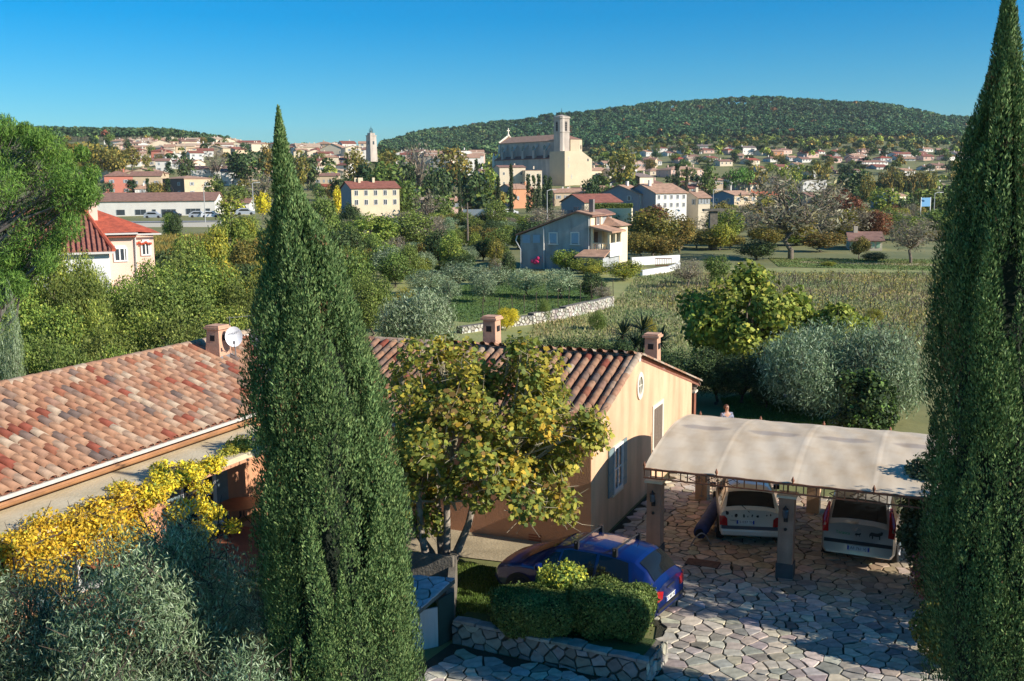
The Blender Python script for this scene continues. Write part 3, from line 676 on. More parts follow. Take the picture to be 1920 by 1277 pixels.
# ================================================================ CARS
def carpaint(name,c,metal=.3): return pmat(name,c,.28,var=0,metal=metal,coat=1.0,spec=.6)
tyre_m=pmat('tyre_rubber',(.018,.018,.018),.85,var=0); rim_m=pmat('alloy',(.45,.45,.46),.3,var=0,metal=.9); blackp=pmat('black_plastic',(.02,.02,.022),.55,var=0)
carglass=pmat('car_glass',(.010,.013,.014),.07,var=0,spec=.45)
redl=pmat('red_lens',(.42,.01,.012),.15,var=0,coat=.8); clearl=pmat('clear_lens',(.6,.6,.6),.1,var=0,coat=.8)
platem=pmat('number_plate',sr((216,216,210)),.5,var=0); plateb=pmat('plate_blue',sr((30,60,160)),.5,var=0); inkm=pmat('plate_ink',(.02,.02,.03),.6,var=0)
def car(label,cat,loc,heading,prof,Lc,Wc,mats,plate=None,gl_ranges=None,name='parked_car'):
    """prof: stations (x from tail=0 to nose=Lc, zbot, zbelt, ztop, wbelt, wtop); forward = local +x. Surface rows per side: sill, mid, belt, top edge, top centre"""
    t=thing(name,label,cat,loc,math.pi/2-math.radians(heading))
    st=[];P=prof
    # resample smoothly
    xs=np.array([p[0] for p in P]); A_=np.array(P)
    X=np.unique(np.concatenate([np.linspace(0,Lc,38),xs]))
    rows=[]
    for x in X:
        zb,zl,zt,wl,wt=[np.interp(x,xs,A_[:,k]) for k in range(1,6)]
        rows.append((x,zb,zl,zt,wl,wt))
    hw=Wc/2; n=9
    V=[]
    for (x,zb,zl,zt,wl,wt) in rows:
        has=(zt-zl)>.10
        mid=zb+(zl-zb)*.45
        sec=[(0,zb),(wl*.90,zb),(wl*.985,zb+.09),(wl*1.0,mid),(wl*.985,zl-.08),(wl*.95,zl)]
        if has: sec+=[(wt+.02,zt-.06),(wt-.06,zt-.012),(wt*.55,zt+.02),(0,zt+.03)]
        else:
            sec+=[(wl*.90,zl+(zt-zl)*.45),(wl*.78,zt*.6+zl*.4+.005),(wl*.45,zt+.012),(0,zt+.02)]
        V.append([(x,s[0],s[1]) for s in sec])
    K=len(V[0])
    def full(sec): return [(a,-b,c) for a,b,c in sec[::-1]]+[(a,b,c) for a,b,c in sec[1:]]
    body=MB(); G={}
    for i,sec in enumerate(V):
        f=full(sec); V[i]=f
    M_=len(V[0]); Vall=[p for f in V for p in f]
    Fb=[]
    glr=gl_ranges or {}
    def which(i,k):
        x=(rows[i][0]+rows[i+1][0])/2; kk=k if k<M_//2 else M_-2-k   # 0 = top centre side .. mirrored index
        # f order: index 0 = top centre (negative y) ... so kk counts from the top
        has=(rows[i][3]-rows[i][2])>.10 and (rows[i+1][3]-rows[i+1][2])>.10
        top=kk in (0,1) ; 
        return x,kk,has
    for i in range(len(V)-1):
        for k in range(M_-1):
            Fb.append((i*M_+k,i*M_+k+1,(i+1)*M_+k+1,(i+1)*M_+k))
    Fb+=[tuple(range(M_)),tuple((len(V)-1)*M_+k for k in range(M_))[::-1]]
    me=mkmesh('body',Vall,Fb,mats['body'],smooth=False)
    b=link('body',me,t)
    bv=b.modifiers.new('b','BEVEL'); bv.width=.03; bv.segments=2; bv.limit_method='ANGLE'; bv.angle_limit=math.radians(28)
    me.polygons.foreach_set('use_smooth',np.ones(len(me.polygons),bool))
    # side windows: offset panels
    def surf(x,s,zf,off=.012):
        zb,zl,zt,wl,wt=[np.interp(x,xs,A_[:,k]) for k in range(1,6)]
        ya=wl*.95+.0; yb=wt+.02; z0=zl; z1=zt-.06
        return (x,s*(ya+(yb-ya)*zf+off),z0+(z1-z0)*zf)
    for s in (-1,1):
        for (xa,xb,x2a,x2b,lo,hi) in glr.get('side',[]):
            N=6; vs=[];
            for j in range(N+1):
                q=j/N; vs.append(surf(xa+(xb-xa)*q,s,lo))
            for j in range(N+1):
                q=j/N; vs.append(surf(x2a+(x2b-x2a)*q,s,hi))
            mm=MB(); mm.add(vs,[(j,j+1,N+1+j+1,N+1+j) for j in range(N)]); mm.build('side_window',[carglass],t)
    def topq(name,x0,x1,inset,mat,off=.014):
        """glass laid over the sloping body between stations x0 and x1"""
        mm=MB();N=8;vs=[]; ns=7
        for i in range(ns):
            x=x0+(x1-x0)*i/(ns-1); zb,zl,zt,wl,wt=[np.interp(x,xs,A_[:,k]) for k in range(1,6)]
            e=.02; dz=(np.interp(x+e,xs,A_[:,3])-np.interp(x-e,xs,A_[:,3]))/(2*e); nx,nz=-dz,1; l_=math.hypot(nx,nz); nx/=l_; nz/=l_
            for j in range(N+1):
                y=(-1+2*j/N)*(wt-inset); ay=abs(y); z=np.interp(ay,[0,wt*.55,wt-.06,wt+.02],[zt+.03,zt+.02,zt-.012,zt-.06]); vs.append((x+nx*off,y,z+nz*off))
        mm.add(vs,[(i*(N+1)+j,i*(N+1)+j+1,(i+1)*(N+1)+j+1,(i+1)*(N+1)+j) for i in range(ns-1) for j in range(N)]); return mm.build(name,[mat],t,smooth=True)
    for a in glr.get('top',[]): topq(*a)
    # wheels and arches
    for (wx,wr) in glr['wheels']:
        for s in (-1,1):
            y=s*(hw-.09)
            ar=MB(); vs=[];seg=16
            for k in range(seg+1):
                th=math.pi*k/seg*1.12-.06*math.pi; vs.append((wx+(wr+.085)*math.cos(th),s*(hw*1.004+.004),wr*1.0+(wr+.085)*math.sin(th)))
            vs.append((wx,s*(hw*1.004+.004),wr*.9)); ar.add(vs,[tuple(range(len(vs))) if s<0 else tuple(range(len(vs)))[::-1]]); ar.build('wheel_arch',[blackp],t)
            wm=MB(); wm.lathe([(wr*.62,-.1),(wr*.93,-.1),(wr,-.07),(wr,.07),(wr*.93,.1),(wr*.62,.1)],22,(wx,y+s*.02,wr),axis='y'); wh=wm.build('wheel',[tyre_m],t,smooth=False)
            rm=MB(); rm.lathe([(wr*.60,-.02),(wr*.62,.0),(wr*.62,.005)],16,(wx,y+s*.10,wr),axis='y')
            for k in range(5):
                th=2*math.pi*k/5; rm.tube([(wx,y+s*.125,wr),(wx+wr*.55*math.cos(th),y+s*.125,wr+wr*.55*math.sin(th))],.035,4)
            rm.build('rim',[rim_m],wh)
    return t
def plate(t,x,z,txt,y=0.,w=.5,rx=0):
    m=MB(); m.box(x-.02,x-.008,y-w/2,y+w/2,z-.055,z+.055); p=m.build('number_plate',[platem],t)
    m=MB(); m.box(x-.024,x-.0205,y+w/2-.04,y+w/2,z-.05,z+.05); m.box(x-.024,x-.0205,y-w/2,y-w/2+.04,z-.05,z+.05); m.build('plate_band',[plateb],p)
    M=Matrix.Translation((x-.022,y,z))@Matrix(((0,0,-1,0),(-1,0,0,0),(0,1,0,0),(0,0,0,1)))
    text('plate_lettering',txt,.095,inkm,p,M,.001)
def tl_poly(t,name,pts,mat,th=.02):
    """pts on the tail: list of (x,y,z) quad/poly, thickened outward (-x)"""
    for s in (-1,1):
        V=[(x-.008,y*s,z) for x,y,z in pts]+[(x-.008-th,y*s,z) for x,y,z in pts]; n=len(pts)
        m=MB(); m.add(V,[tuple(range(n)),tuple(range(n,2*n))[::-1]]+[(i,(i+1)%n,n+(i+1)%n,n+i) for i in range(n)]); m.build(name,[mat],t)
# ---- blue hatchback. x=0 tail
bl=carpaint('deep_blue_paint',sr((8,32,92)),.2)
P307=[ # x zbot zbelt ztop wbelt wtop
(0.00,.34,.86,.93,.74,.60),(.06,.28,.90,.99,.80,.62),(.14,.26,.94,1.06,.83,.63),(.32,.24,.955,1.27,.85,.60),(.58,.24,.96,1.44,.865,.585),(.95,.22,.955,1.50,.87,.58),(1.6,.2,.94,1.53,.875,.595),(2.15,.2,.92,1.50,.875,.59),(2.55,.2,.90,1.40,.87,.575),(2.95,.2,.90,1.20,.865,.57),(3.32,.2,.885,.985,.86,.60),(3.7,.22,.80,.90,.84,.6),(4.0,.24,.68,.77,.78,.55),(4.13,.30,.56,.62,.68,.5),(4.18,.38,.48,.52,.55,.45)]
br=gp(1240,1128,0.)
hd=-58.
hv=np.array([math.sin(math.radians(hd)),math.cos(math.radians(hd)),0])
tail=np.array([3.42,21.1,0])
bc=car('deep blue five-door hatchback with roof bars parked beside the clipped box hedges','car',tail,hd,P307,4.18,1.74,{'body':bl},gl_ranges={
 'side':[(.62,1.42,.72,1.40,.06,.93),(1.50,2.40,1.48,2.30,.06,.93),(2.46,2.98,2.38,2.55,.06,.86)],
 'top':[('rear_window',.13,.50,.06,carglass),('windscreen',2.50,3.28,.04,carglass)],
 'wheels':[(.72,.31),(3.33,.31)]})
tl_poly(bc,'tail_light',[(.05,.785,.62),(-.0,.50,.66),(-.0,.46,.82),(.02,.66,.88),(.07,.81,.88)],redl,.03)
m=MB(); m.box(-.025,.01,-.68,.68,.40,.47); m.build('bumper_trim',[blackp],bc)
plate(bc,.0,.56,'CX 807 AG')
m=MB(); m.box(-.012,.0,-.2,.2,.80,.83); m.build('boot_handle',[blackp],bc)
for x in (1.05,2.0):
    m=MB(); m.tube([(x,-.70,1.60),(x,.70,1.60)],.022,6)
    for s in (-1,1): m.add(*((lambda V_:(V_,[(0,2,3,1),(4,5,7,6),(0,1,5,4),(2,6,7,3),(0,4,6,2),(1,3,7,5)]))([(x+a,s*(.60)+b,z) for z in (1.44,1.63) for b in (-.04,.04) for a in (-.05,.05)])))
    m.build('roof_bar',[iron],bc)
for s in (-1,1):
    m=MB(); m.cbox((2.78,s*.98,1.0),(.12,.2,.14)); o=m.build('door_mirror',[bl],bc); md=o.modifiers.new('b','BEVEL'); md.width=.03; md.segments=2
    for x in (.95,1.95):
        m=MB(); m.cbox((x,s*.878,.82),(.17,.025,.03)); m.build('door_handle',[bl],bc)
    for xa in (1.46,2.46): 
        m=MB(); m.box(xa,xa+.008,s*.868-.008,s*.868+.008,.28,.94); m.build('door_seam',[blackp],bc)
tl=MB(); tl.tube([(.8,0,1.53),(.72,0,1.72)],.006,4); tl.build('aerial',[iron],bc)
for s in (-1,1):
    m=MB(); m.add([(4.09,s*.40,.62),(3.98,s*.74,.66),(3.80,s*.83,.78),(3.93,s*.55,.78)],[(0,1,2,3)]); m.build('headlight',[clearl],bc)
# ---- small white hatchback
wp=carpaint('white_car_paint',sr((214,208,192)),.0)
PTW=[(0.0,.28,.86,.94,.77,.68),(.05,.25,.89,1.0,.79,.68),(.12,.24,.90,1.08,.795,.66),(.22,.22,.90,1.28,.795,.63),(.36,.22,.90,1.385,.80,.60),(.7,.2,.89,1.42,.81,.57),(1.4,.2,.87,1.42,.81,.575),(1.9,.2,.86,1.37,.81,.56),(2.3,.2,.85,1.20,.805,.54),(2.75,.2,.83,.93,.79,.55),(3.1,.22,.74,.82,.76,.5),(3.33,.28,.58,.66,.68,.45),(3.43,.36,.46,.5,.55,.4)]
tw=car('small white hatchback with black leaf stickers parked in the left bay','car',(6.22,25.6,0.03),9.,PTW,3.43,1.63,{'body':wp},gl_ranges={
 'side':[(.32,1.25,.40,1.22,.06,.92),(1.33,2.3,1.30,1.95,.06,.92)],
 'top':[('rear_window',.07,.31,.05,carglass),('windscreen',2.0,2.7,.04,carglass)],
 'wheels':[(.52,.28),(2.86,.28)]})
tl_poly(tw,'tail_light',[(.03,.785,.53),(.0,.58,.53),(.0,.59,.72),(.0,.66,.79),(.04,.79,.78)],redl,.03)
m=MB(); m.box(-.035,.02,-.74,.74,.44,.52); m.build('bumper_band',[pmat('grey_plastic',sr((80,82,90)),.6,var=.05)],tw)
m=MB(); m.box(-.05,.06,-.75,.75,.25,.438); o=m.build('bumper',[wp],tw); md=o.modifiers.new('b','BEVEL'); md.width=.05; md.segments=3
plate(tw,.0,.63,'CS 037 YH',.12,.46)
m=MB(); m.tube([(-.01,.02,.90),(.06,.22,1.06)],.012,4); m.build('wiper',[blackp],tw)
sticker=pmat('black_sticker',(.015,.015,.015),.5,var=0)
rs_=np.random.default_rng(8)
text('model_lettering','TWINGO',.05,sticker,tw,Matrix.Translation((-.006,.42,.66))@Matrix(((0,0,-1,0),(-1,0,0,0),(0,1,0,0),(0,0,0,1))),.001)
for (y,z,s) in ((.60,.86,.09),(.47,.78,.03),(.36,.81,.08),(.16,.80,.09),(.06,.78,.04),(-.05,.81,.05),(-.19,.80,.07),(-.42,.83,.04),(-.52,.84,.06)):
    pts=[]; 
    for k in range(7): th=2*math.pi*k/7; rr=s*.55*(.55+.9*rs_.random()); pts.append((-.006,y+rr*math.cos(th)*.8,z+rr*math.sin(th)*1.2))
    m=MB(); m.add(pts,[tuple(range(7))]); m.build('leaf_sticker',[sticker],tw)
for s in (-1,1):
    m=MB(); m.cbox((2.25,s*.88,.95),(.1,.16,.12)); m.build('door_mirror',[blackp],tw)
# ---- silver people carrier
sp=carpaint('silver_beige_paint',sr((176,172,164)),.5)
PPI=[(0.0,.30,.93,1.02,.82,.72),(.05,.27,.98,1.10,.86,.71),(.12,.26,1.0,1.20,.865,.70),(.24,.24,1.01,1.42,.87,.67),(.40,.24,1.0,1.58,.875,.65),(.9,.22,.99,1.66,.88,.65),(1.8,.2,.98,1.67,.88,.66),(2.4,.2,.96,1.60,.88,.64),(2.9,.2,.94,1.38,.87,.62),(3.35,.2,.92,1.10,.86,.62),(3.7,.22,.86,.96,.84,.6),(4.05,.26,.70,.78,.78,.5),(4.27,.36,.5,.54,.6,.4)]
pi_=car('silver people carrier with a bull sticker on its tailgate in the middle bay','car',(8.50,23.98,0.03),25.,PPI,4.27,1.77,{'body':sp},gl_ranges={
 'side':[(.40,1.15,.50,1.12,.06,.92),(1.22,2.15,1.20,2.1,.06,.92),(2.22,3.1,2.18,2.6,.06,.92)],
 'top':[('rear_window',.06,.34,.06,carglass),('windscreen',2.45,3.32,.04,carglass)],
 'wheels':[(.8,.31),(3.45,.31)]})
pi_.scale=(1,1,1.07)
tl_poly(pi_,'tail_light',[(.03,.85,.78),(.0,.70,.80),(.03,.71,1.05),(.22,.70,1.44),(.28,.755,1.44),(.10,.87,1.1)],redl,.03)
m=MB(); m.box(-.03,.02,-.80,.80,.55,.63); m.build('bumper_strip',[blackp],pi_)
plate(pi_,-.0,.46,'AF 761 VJ',-.02,.52)
m=MB(); bull=[(-.16,0),(-.15,.05),(-.11,.09),(-.05,.08),(.02,.075),(.07,.09),(.11,.10),(.10,.14),(.13,.11),(.16,.13),(.155,.09),(.15,.05),(.12,.03),(.10,.02),(.10,-.07),(.075,-.07),(.07,.0),(.0,-.01),(-.06,.0),(-.07,-.07),(-.095,-.07),(-.1,.0),(-.13,.0),(-.14,-.05)]
m.add([(-.008,-.42-p[0],.80+p[1]) for p in bull],[tuple(range(len(bull)))]); m.build('bull_sticker',[sticker],pi_)
m=MB(); m.add([(-.008,.0-p[0]*.45,.78+p[1]*.5) for p in bull],[tuple(range(len(bull)))]); m.build('small_sticker',[sticker],pi_)
M=Matrix.Translation((-.008,.36,.80))@Matrix(((0,0,-1,0),(-1,0,0,0),(0,1,0,0),(0,0,0,1)))
text('green_lettering','Tarasca',.11,pmat('green_print',sr((60,150,90)),.5,var=0),pi_,M,.001)
m=MB(); m.tube([(-.004,-.06,.92),(-.004,0,.96),(-.004,.06,.92)],.009,4); m.tube([(-.004,-.06,.88),(-.004,0,.92),(-.004,.06,.88)],.009,4); m.build('chevron_badge',[rim_m],pi_)
for s in (-1,1):
    m=MB(); m.cbox((2.95,s*.99,1.08),(.13,.22,.17)); m.build('door_mirror',[sp],pi_)
# ---- rolled blue cover on a trolley
ra=gp(1312,1000,.28); rb=gp(1352,935,.45)
rc=thing('rolled_pool_cover','rolled dark blue cover with a curved metal handle lying left of the white hatchback','rolled cover',(ra[0],ra[1],0))
d=np.array(rb)-np.array(ra)
m=MB(); 
PP=[np.array([0,0,.3])+d*[1,1,1]*q for q in np.linspace(0,1,9)]
m.tube(PP,[.17,.19,.18,.19,.175,.185,.17,.18,.16],14); m.build('roll',[pmat('navy_fabric',sr((36,56,104)),.75,var=.2,scale=6,stretch=(1,1,1),bump=.4)],rc,smooth=True)
m=MB(); m.lathe([(.10,-.02),(.12,0)],12,(-.01,-.03,.3),axis='y'); m.build('roll_core',[soot_hole_dark],rc)
m=MB(); m.tube([(-.28+.56*k/10,-.22-.06*math.sin(math.pi*k/10),.02+.36*math.sin(math.pi*k/10)) for k in range(11)],.018,6); m.build('handle',[pmat('galvanised',sr((150,150,150)),.4)],rc)
q=gp(1350,950,.0); tr_=thing('wire_trolley','grey wire trolley standing behind the rolled blue cover','trolley',(q[0]-.25,q[1]+.6,.02),.3)
for k in range(6):
    m=MB(); x=-.22+.088*k; m.tube([(x,0,.1),(x,-.05,.5),(x,.1,.75),(x,.3,.75),(x,.35,.5),(x,.3,.1)],.008,4); m.build('wire',[MT['galvanised']],tr_)
for z in (.15,.5):
    m=MB(); m.tube([(-.24,-.03,z),(.24,-.03,z),(.24,.33,z),(-.24,.33,z),(-.24,-.03,z)],.01,4); m.build('wire_hoop',[MT['galvanised']],tr_)
# ---- person standing behind the carport
q=gp(1363,762,1.66); PX,PY=q[0],q[1]
pr=thing('person','person with brown hair in a grey patterned top behind the carport canopy','person',(PX,PY,0.0),math.radians(15))
def skin_body(name,joints,edges,mat,parent,sub=2):
    me=bpy.data.meshes.new(name); me.from_pydata([j[0] for j in joints],edges,[]); o=link(name,me,parent)
    sk=o.modifiers.new('s','SKIN'); 
    for i,j in enumerate(joints):
        rr=j[1]; me.skin_vertices[0].data[i].radius=rr if hasattr(rr,'__len__') else (rr,rr)
    me.skin_vertices[0].data[0].use_root=True
    sb=o.modifiers.new('d','SUBSURF'); sb.levels=sub; sb.render_levels=sub; me.materials.append(mat); return o
skinm=pmat('skin',sr((196,150,124)),.6,var=.05); hairm=pmat('brown_hair',sr((92,58,38)),.7,var=.2,scale=30); topm=pmat('patterned_top',sr((150,152,168)),.9,var=.5,scale=14); trm=pmat('dark_trousers',sr((40,42,52)),.9,var=.1)
J=[((0,0,.95),(.15,.11)),((0,0,1.12),(.13,.09)),((0,0,1.32),(.16,.10)),((0,0,1.44),(.06,.055)),((0,0,1.52),(.048,.05)),((0,-.01,1.60),(.07,.085)),((0,-.005,1.70),(.065,.075)),
 ((-.18,0,1.39),(.055,.055)),((-.24,-.03,1.12),(.043,.043)),((-.12,-.22,1.05),(.033,.033)),((-.02,-.26,1.08),(.03,.02)),
 ((.18,0,1.39),(.055,.055)),((.24,-.02,1.12),(.043,.043)),((.14,-.22,1.06),(.033,.033)),((.05,-.27,1.09),(.03,.02)),
 ((-.09,0,.88),(.095,.09)),((-.10,-.01,.48),(.06,.065)),((-.10,.02,.09),(.04,.045)),((-.10,-.13,.03),(.04,.025)),
 ((.09,0,.88),(.095,.09)),((.10,-.01,.48),(.06,.065)),((.10,.02,.09),(.04,.045)),((.10,-.13,.03),(.04,.025))]
E_=[(0,1),(1,2),(2,3),(3,4),(4,5),(5,6),(2,7),(7,8),(8,9),(9,10),(2,11),(11,12),(12,13),(13,14),(0,15),(15,16),(16,17),(17,18),(0,19),(19,20),(20,21),(21,22)]
skin_body('body',J,E_,skinm,pr)
skin_body('top',[(J[i][0],tuple(x+.016 for x in J[i][1])) for i in (0,1,2,7,8,9,11,12,13)]+[((0,0,1.40),(.09,.07))],[(0,1),(1,2),(2,3),(3,4),(4,5),(2,6),(6,7),(7,8),(2,9)],topm,pr)
skin_body('trousers',[(J[i][0],tuple(x+.014 for x in J[i][1])) for i in (0,15,16,17,19,20,21)],[(0,1),(1,2),(2,3),(0,4),(4,5),(5,6)],trm,pr)
skin_body('hair',[((0,.03,1.74),(.078,.085)),((0,.055,1.66),(.088,.07)),((0,.07,1.54),(.085,.045)),((.075,.02,1.56),(.02,.03)),((-.075,.02,1.56),(.02,.03))],[(0,1),(1,2),(1,3),(1,4)],hairm,pr)
m=MB(); m.tube([(0,-.085,1.645),(0,-.115,1.61)],[.01,.018],6); m.build('nose',[skinm],pr,smooth=True)
for s in (-1,1):
    m=MB(); m.lathe([(.0,-.006),(.012,0),(.0,.006)],8,(s*.028,-.088,1.645),axis='y'); m.build('eye',[iron],pr)
    for k in range(5):
        m=MB(); a0=np.array([s*.05-s*.03*0+ (0 if s>0 else .03)-.015,-.27,1.085]); f0=a0+np.array([-s*.012*k+s*.02,-.01,.012-.012*k*.6]); m.tube([f0,f0+[-s*.03,-.02,.0],f0+[-s*.05,-.005,-.012]],[.009,.008,.006],5); m.build('finger',[skinm],pr,smooth=True)
m=MB(); m.tube([(-.03,-.098,1.585),(0,-.102,1.583),(.03,-.098,1.585)],.006,5); m.build('mouth',[pmat('lips',sr((160,90,84)),.6,var=0)],pr)
# ================================================================ VEGETATION
leafm=attrmat('leaves',.62,trans=.28,spec=.25,hue=(.018,.13))
leafd=attrmat('dark_leaves',.6,trans=.15,spec=.25,hue=(.014,.12))
bark=pmat('bark',sr((128,114,98)),.95,var=.3,scale=4,bump=.5,bscale=18)
barkd=pmat('dark_bark',sr((84,72,60)),.95,var=.3,scale=4,bump=.5)
LEAFGAIN=1.62
def unit(a): return a/(np.linalg.norm(a,axis=-1,keepdims=True)+1e-9)
def leaves(C,N,size,asp,pal,wts,r,up=0.,jit=.6,bright=.25,tw=None,fold=True):
    """one card per leaf: C centres, N outward normals; returns V,F,cols"""
    n=len(C); A=unit(r.normal(0,1,(n,3))*jit+np.cross(N,unit(r.normal(0,1,(n,3))))+np.array([0,0,up]))
    Nn=unit(N+r.normal(0,.55,(n,3))); B=unit(np.cross(A,Nn)); s=size*(.6+.8*r.random((n,1)))
    b=B*s*asp
    a=A*s
    V=np.stack([C-a,C-b,C+a,C+b],1).reshape(-1,3)
    Fq=np.arange(4*n).reshape(n,4)
    k=r.choice(len(pal),n,p=np.array(wts)/sum(wts)); col=np.array(pal)[k]*(1+r.normal(0,bright,(n,1))).clip(.35,1.9)
    return V,Fq,np.repeat(col*LEAFGAIN,4,0)
def clumps(r,n,shape,w,h,zc,rk,shellness=.75):
    """clump centres inside a crown: shape 'round','cone','umbrella','column'"""
    out=[]
    while len(out)<n:
        p=r.normal(0,1,3); p/=np.linalg.norm(p); q=shellness+(1-shellness)*r.random()
        if shape=='round': c=p*q*np.array([w/2-rk,w/2-rk,h/2-rk*.8])
        elif shape=='umbrella':
            if p[2]<-.25: continue
            c=p*q*np.array([w/2-rk,w/2-rk,h/2-rk*.5])
        elif shape=='cone':
            t=r.random()**.8; th=r.random()*6.283; rr=(w/2-rk*.5)*(1-t)*q; c=np.array([rr*math.cos(th),rr*math.sin(th),(t-.5)*h])
        elif shape=='column':
            t=r.random(); th=r.random()*6.283; rr=(w/2)*min(1,(1-t)*2.2)**.7*q*.6; c=np.array([rr*math.cos(th),rr*math.sin(th),(t-.5)*h])
        out.append(c+np.array([0,0,zc]))
    return np.array(out)
def crown_mesh(name,r,shape,w,h,zc,nclump,rk,nleaf,size,asp,pal,wts,mat,up=0.,fill=.25,bright=.25,flat=1.,shell=.75):
    K=clumps(r,nclump,shape,w,h,zc,rk,shell); per=r.random(nclump)**1.2*.8+.6
    kk=r.choice(nclump,nleaf,p=per/per.sum()); d=unit(r.normal(0,1,(nleaf,3))); rad=rk*(per[kk]**.5)[:,None]*(.55+.5*r.random((nleaf,1)))
    C=K[kk]+d*rad*np.array([1,1,flat]); 
    ctr=np.array([0,0,zc]); N=unit(d*.7+unit(C-ctr)*.6+np.array([0,0,.3]))
    V,Fq,c=leaves(C,N,size,asp,pal,wts,r,up,bright=bright)
    tone=(1+r.normal(0,.14,nclump))[kk]; c=c*np.repeat(tone,4)[:,None]
    return mkmesh(name,V,Fq,mat,cols=c.clip(.004,1)),K
def limbs(name,r,K,H0,rt_,mat,parent,nb=10,stems=1,spread=.0,seg=6,wig=.12):
    m=MB(); base=[]
    for s in range(stems):
        th=6.283*s/stems+r.random(); o=np.array([math.cos(th),math.sin(th),0])*spread
        top=o*2.2+np.array([0,0,H0]); P=[o*.5+np.array([0,0,-.3]),o*1.0+[0,0,H0*.35],o*1.6+r.normal(0,.05,3)+[0,0,H0*.7],top]
        m.tube(P,[rt_*1.25,rt_,rt_*.85,rt_*.75],8); base.append(top)
    idx=r.choice(len(K),min(nb,len(K)),replace=False)
    for i in idx:
        b=base[int(r.integers(len(base)))]; e=K[i]; mid=(b+e)/2+r.normal(0,wig,3)*np.linalg.norm(e-b); mid[2]+=.1*np.linalg.norm(e-b)
        m.tube([b,mid,e],[rt_*.55,rt_*.35,rt_*.1],seg,cap=False)
        for _ in range(2):
            e2=e+unit(r.normal(0,1,3))*rt_*5; m.tube([mid*.4+e*.6,e2],[rt_*.2,rt_*.05],4,cap=False)
    return m.build(name,[mat],parent,smooth=True)
# palettes (real leaf colours)
GRN=[(.088,.122,.024),(.12,.155,.034),(.062,.092,.02),(.165,.19,.045)]
DGR=[(.032,.055,.016),(.05,.075,.022),(.024,.040,.014),(.072,.095,.026)]
LIM=[(.19,.23,.04),(.14,.18,.03),(.09,.13,.025),(.27,.27,.05)]
YGR=[(.26,.24,.03),(.20,.20,.03),(.13,.16,.03),(.33,.27,.03)]
OCH=[(.20,.15,.03),(.15,.13,.03),(.10,.10,.025),(.26,.18,.035)]
GLD=[(.50,.37,.022),(.42,.31,.022),(.55,.43,.04),(.30,.25,.022)]
RUS=[(.18,.075,.03),(.14,.06,.03),(.10,.05,.025),(.22,.11,.04)]
OLV=[(.13,.18,.09),(.20,.25,.14),(.08,.12,.05),(.30,.35,.22)]
PIN=[(.028,.06,.022),(.04,.078,.028),(.02,.044,.018),(.055,.09,.03)]
BPN=[(.105,.19,.03),(.08,.15,.028),(.15,.24,.04),(.05,.095,.02)]
CYP=[(.078,.14,.055),(.112,.18,.075),(.046,.088,.036),(.155,.22,.09)]
BAR=[(.17,.15,.10),(.13,.12,.08),(.20,.16,.08),(.22,.20,.13)]
# kind: shape,w,h,crown base fraction..., palette
def proto(kind,seed,res):
    r=np.random.default_rng(seed)
    # res = leaves multiplier ; all prototypes are 1 m high and about 'asp' wide, scaled on placing
    S=dict(round=('round',1.0,.86,.55,46,.15,GRN,[3,3,2,1],leafm,bark,.10),
           dark=('round',.95,.88,.54,46,.15,DGR,[3,3,2,1],leafd,barkd,.08),
           lime=('round',1.0,.88,.54,40,.16,LIM,[2,3,3,1],leafm,bark,.06),
           yellow=('round',1.0,.86,.55,36,.17,YGR,[3,3,2,1],leafm,bark,.06),
           ochre=('round',.95,.84,.57,50,.14,OCH,[2,3,3,1],leafm,bark,.12),
           gold=('round',1.0,.86,.55,30,.18,GLD,[3,3,1,2],leafm,bark,.06),
           rust=('round',.9,.86,.56,40,.15,RUS,[3,3,2,1],leafm,barkd,.08),
           olive=('round',1.15,.82,.58,40,.16,OLV,[3,3,2,1],leafm,barkd,.14),
           pine=('umbrella',.95,.7,.62,40,.15,PIN,[3,3,2,1],leafd,barkd,.3),
           umbrella=('umbrella',1.5,.5,.70,44,.16,BPN,[3,3,1,2],leafd,bark,.45),
           conifer=('cone',.55,.92,.52,60,.10,PIN,[3,3,2,1],leafd,barkd,.05),
           cypress=('column',.2,.98,.50,60,.05,DGR,[3,3,2,1],leafd,barkd,.02),
           bare=('round',1.05,.8,.60,60,.13,BAR,[3,3,2,2],leafm,bark,.2),
           shrub=('round',1.2,.95,.46,30,.2,GRN,[3,3,2,1],leafm,bark,.02),
           greyshrub=('round',1.2,.95,.46,30,.2,OLV,[3,3,2,1],leafm,bark,.02))[kind]
    shape,w,h,zc,nk,rk,pal,wt,mt,bk,tf=S
    t=bpy.data.objects.new('tree',None)
    nl={0:900,1:4200,2:13000}[res]; sz={0:.040,1:.0215,2:.0125}[res]
    if kind=='cypress': nl=int(nl*.7); sz*=.62
    if kind=='bare': nl=int(nl*.30)
    if kind in('olive','greyshrub','bare'): asp=.28; sz*=1.25
    elif kind in ('pine','umbrella','conifer'): asp=.35; sz*=1.15
    else: asp=.62
    me,K=crown_mesh('crown',r,shape,w,h,zc,nk,rk,nl,sz,asp,pal,wt,mt,up=(1.2 if kind in('cypress',) else .2),shell=(.25 if kind=='cypress' else .7))
    c=link('crown',me,t)
    tr=limbs('trunk',r,K,max(.12,tf+.1),.022 if kind!='cypress' else .012,bk,t,nb=(6 if res==0 else 14) if kind!='bare' else 46,stems=1,seg=4 if res==0 else 5)
    if kind=='bare' and res>0:
        m=MB()
        for q in range(420):
            k=K[int(r.integers(len(K)))]; d=unit(r.normal(0,1,3)+[0,0,.5]); p=k+r.normal(0,.04,3); m.tube([p,p+d*.09+r.normal(0,.01,3)],[.0022,.0008],3,cap=False)
        m.build('twigs',[pmat('grey_twigs',sr((150,136,120)),.95,var=.1)],t)['kind']='stuff'
    return t
PROTO={}
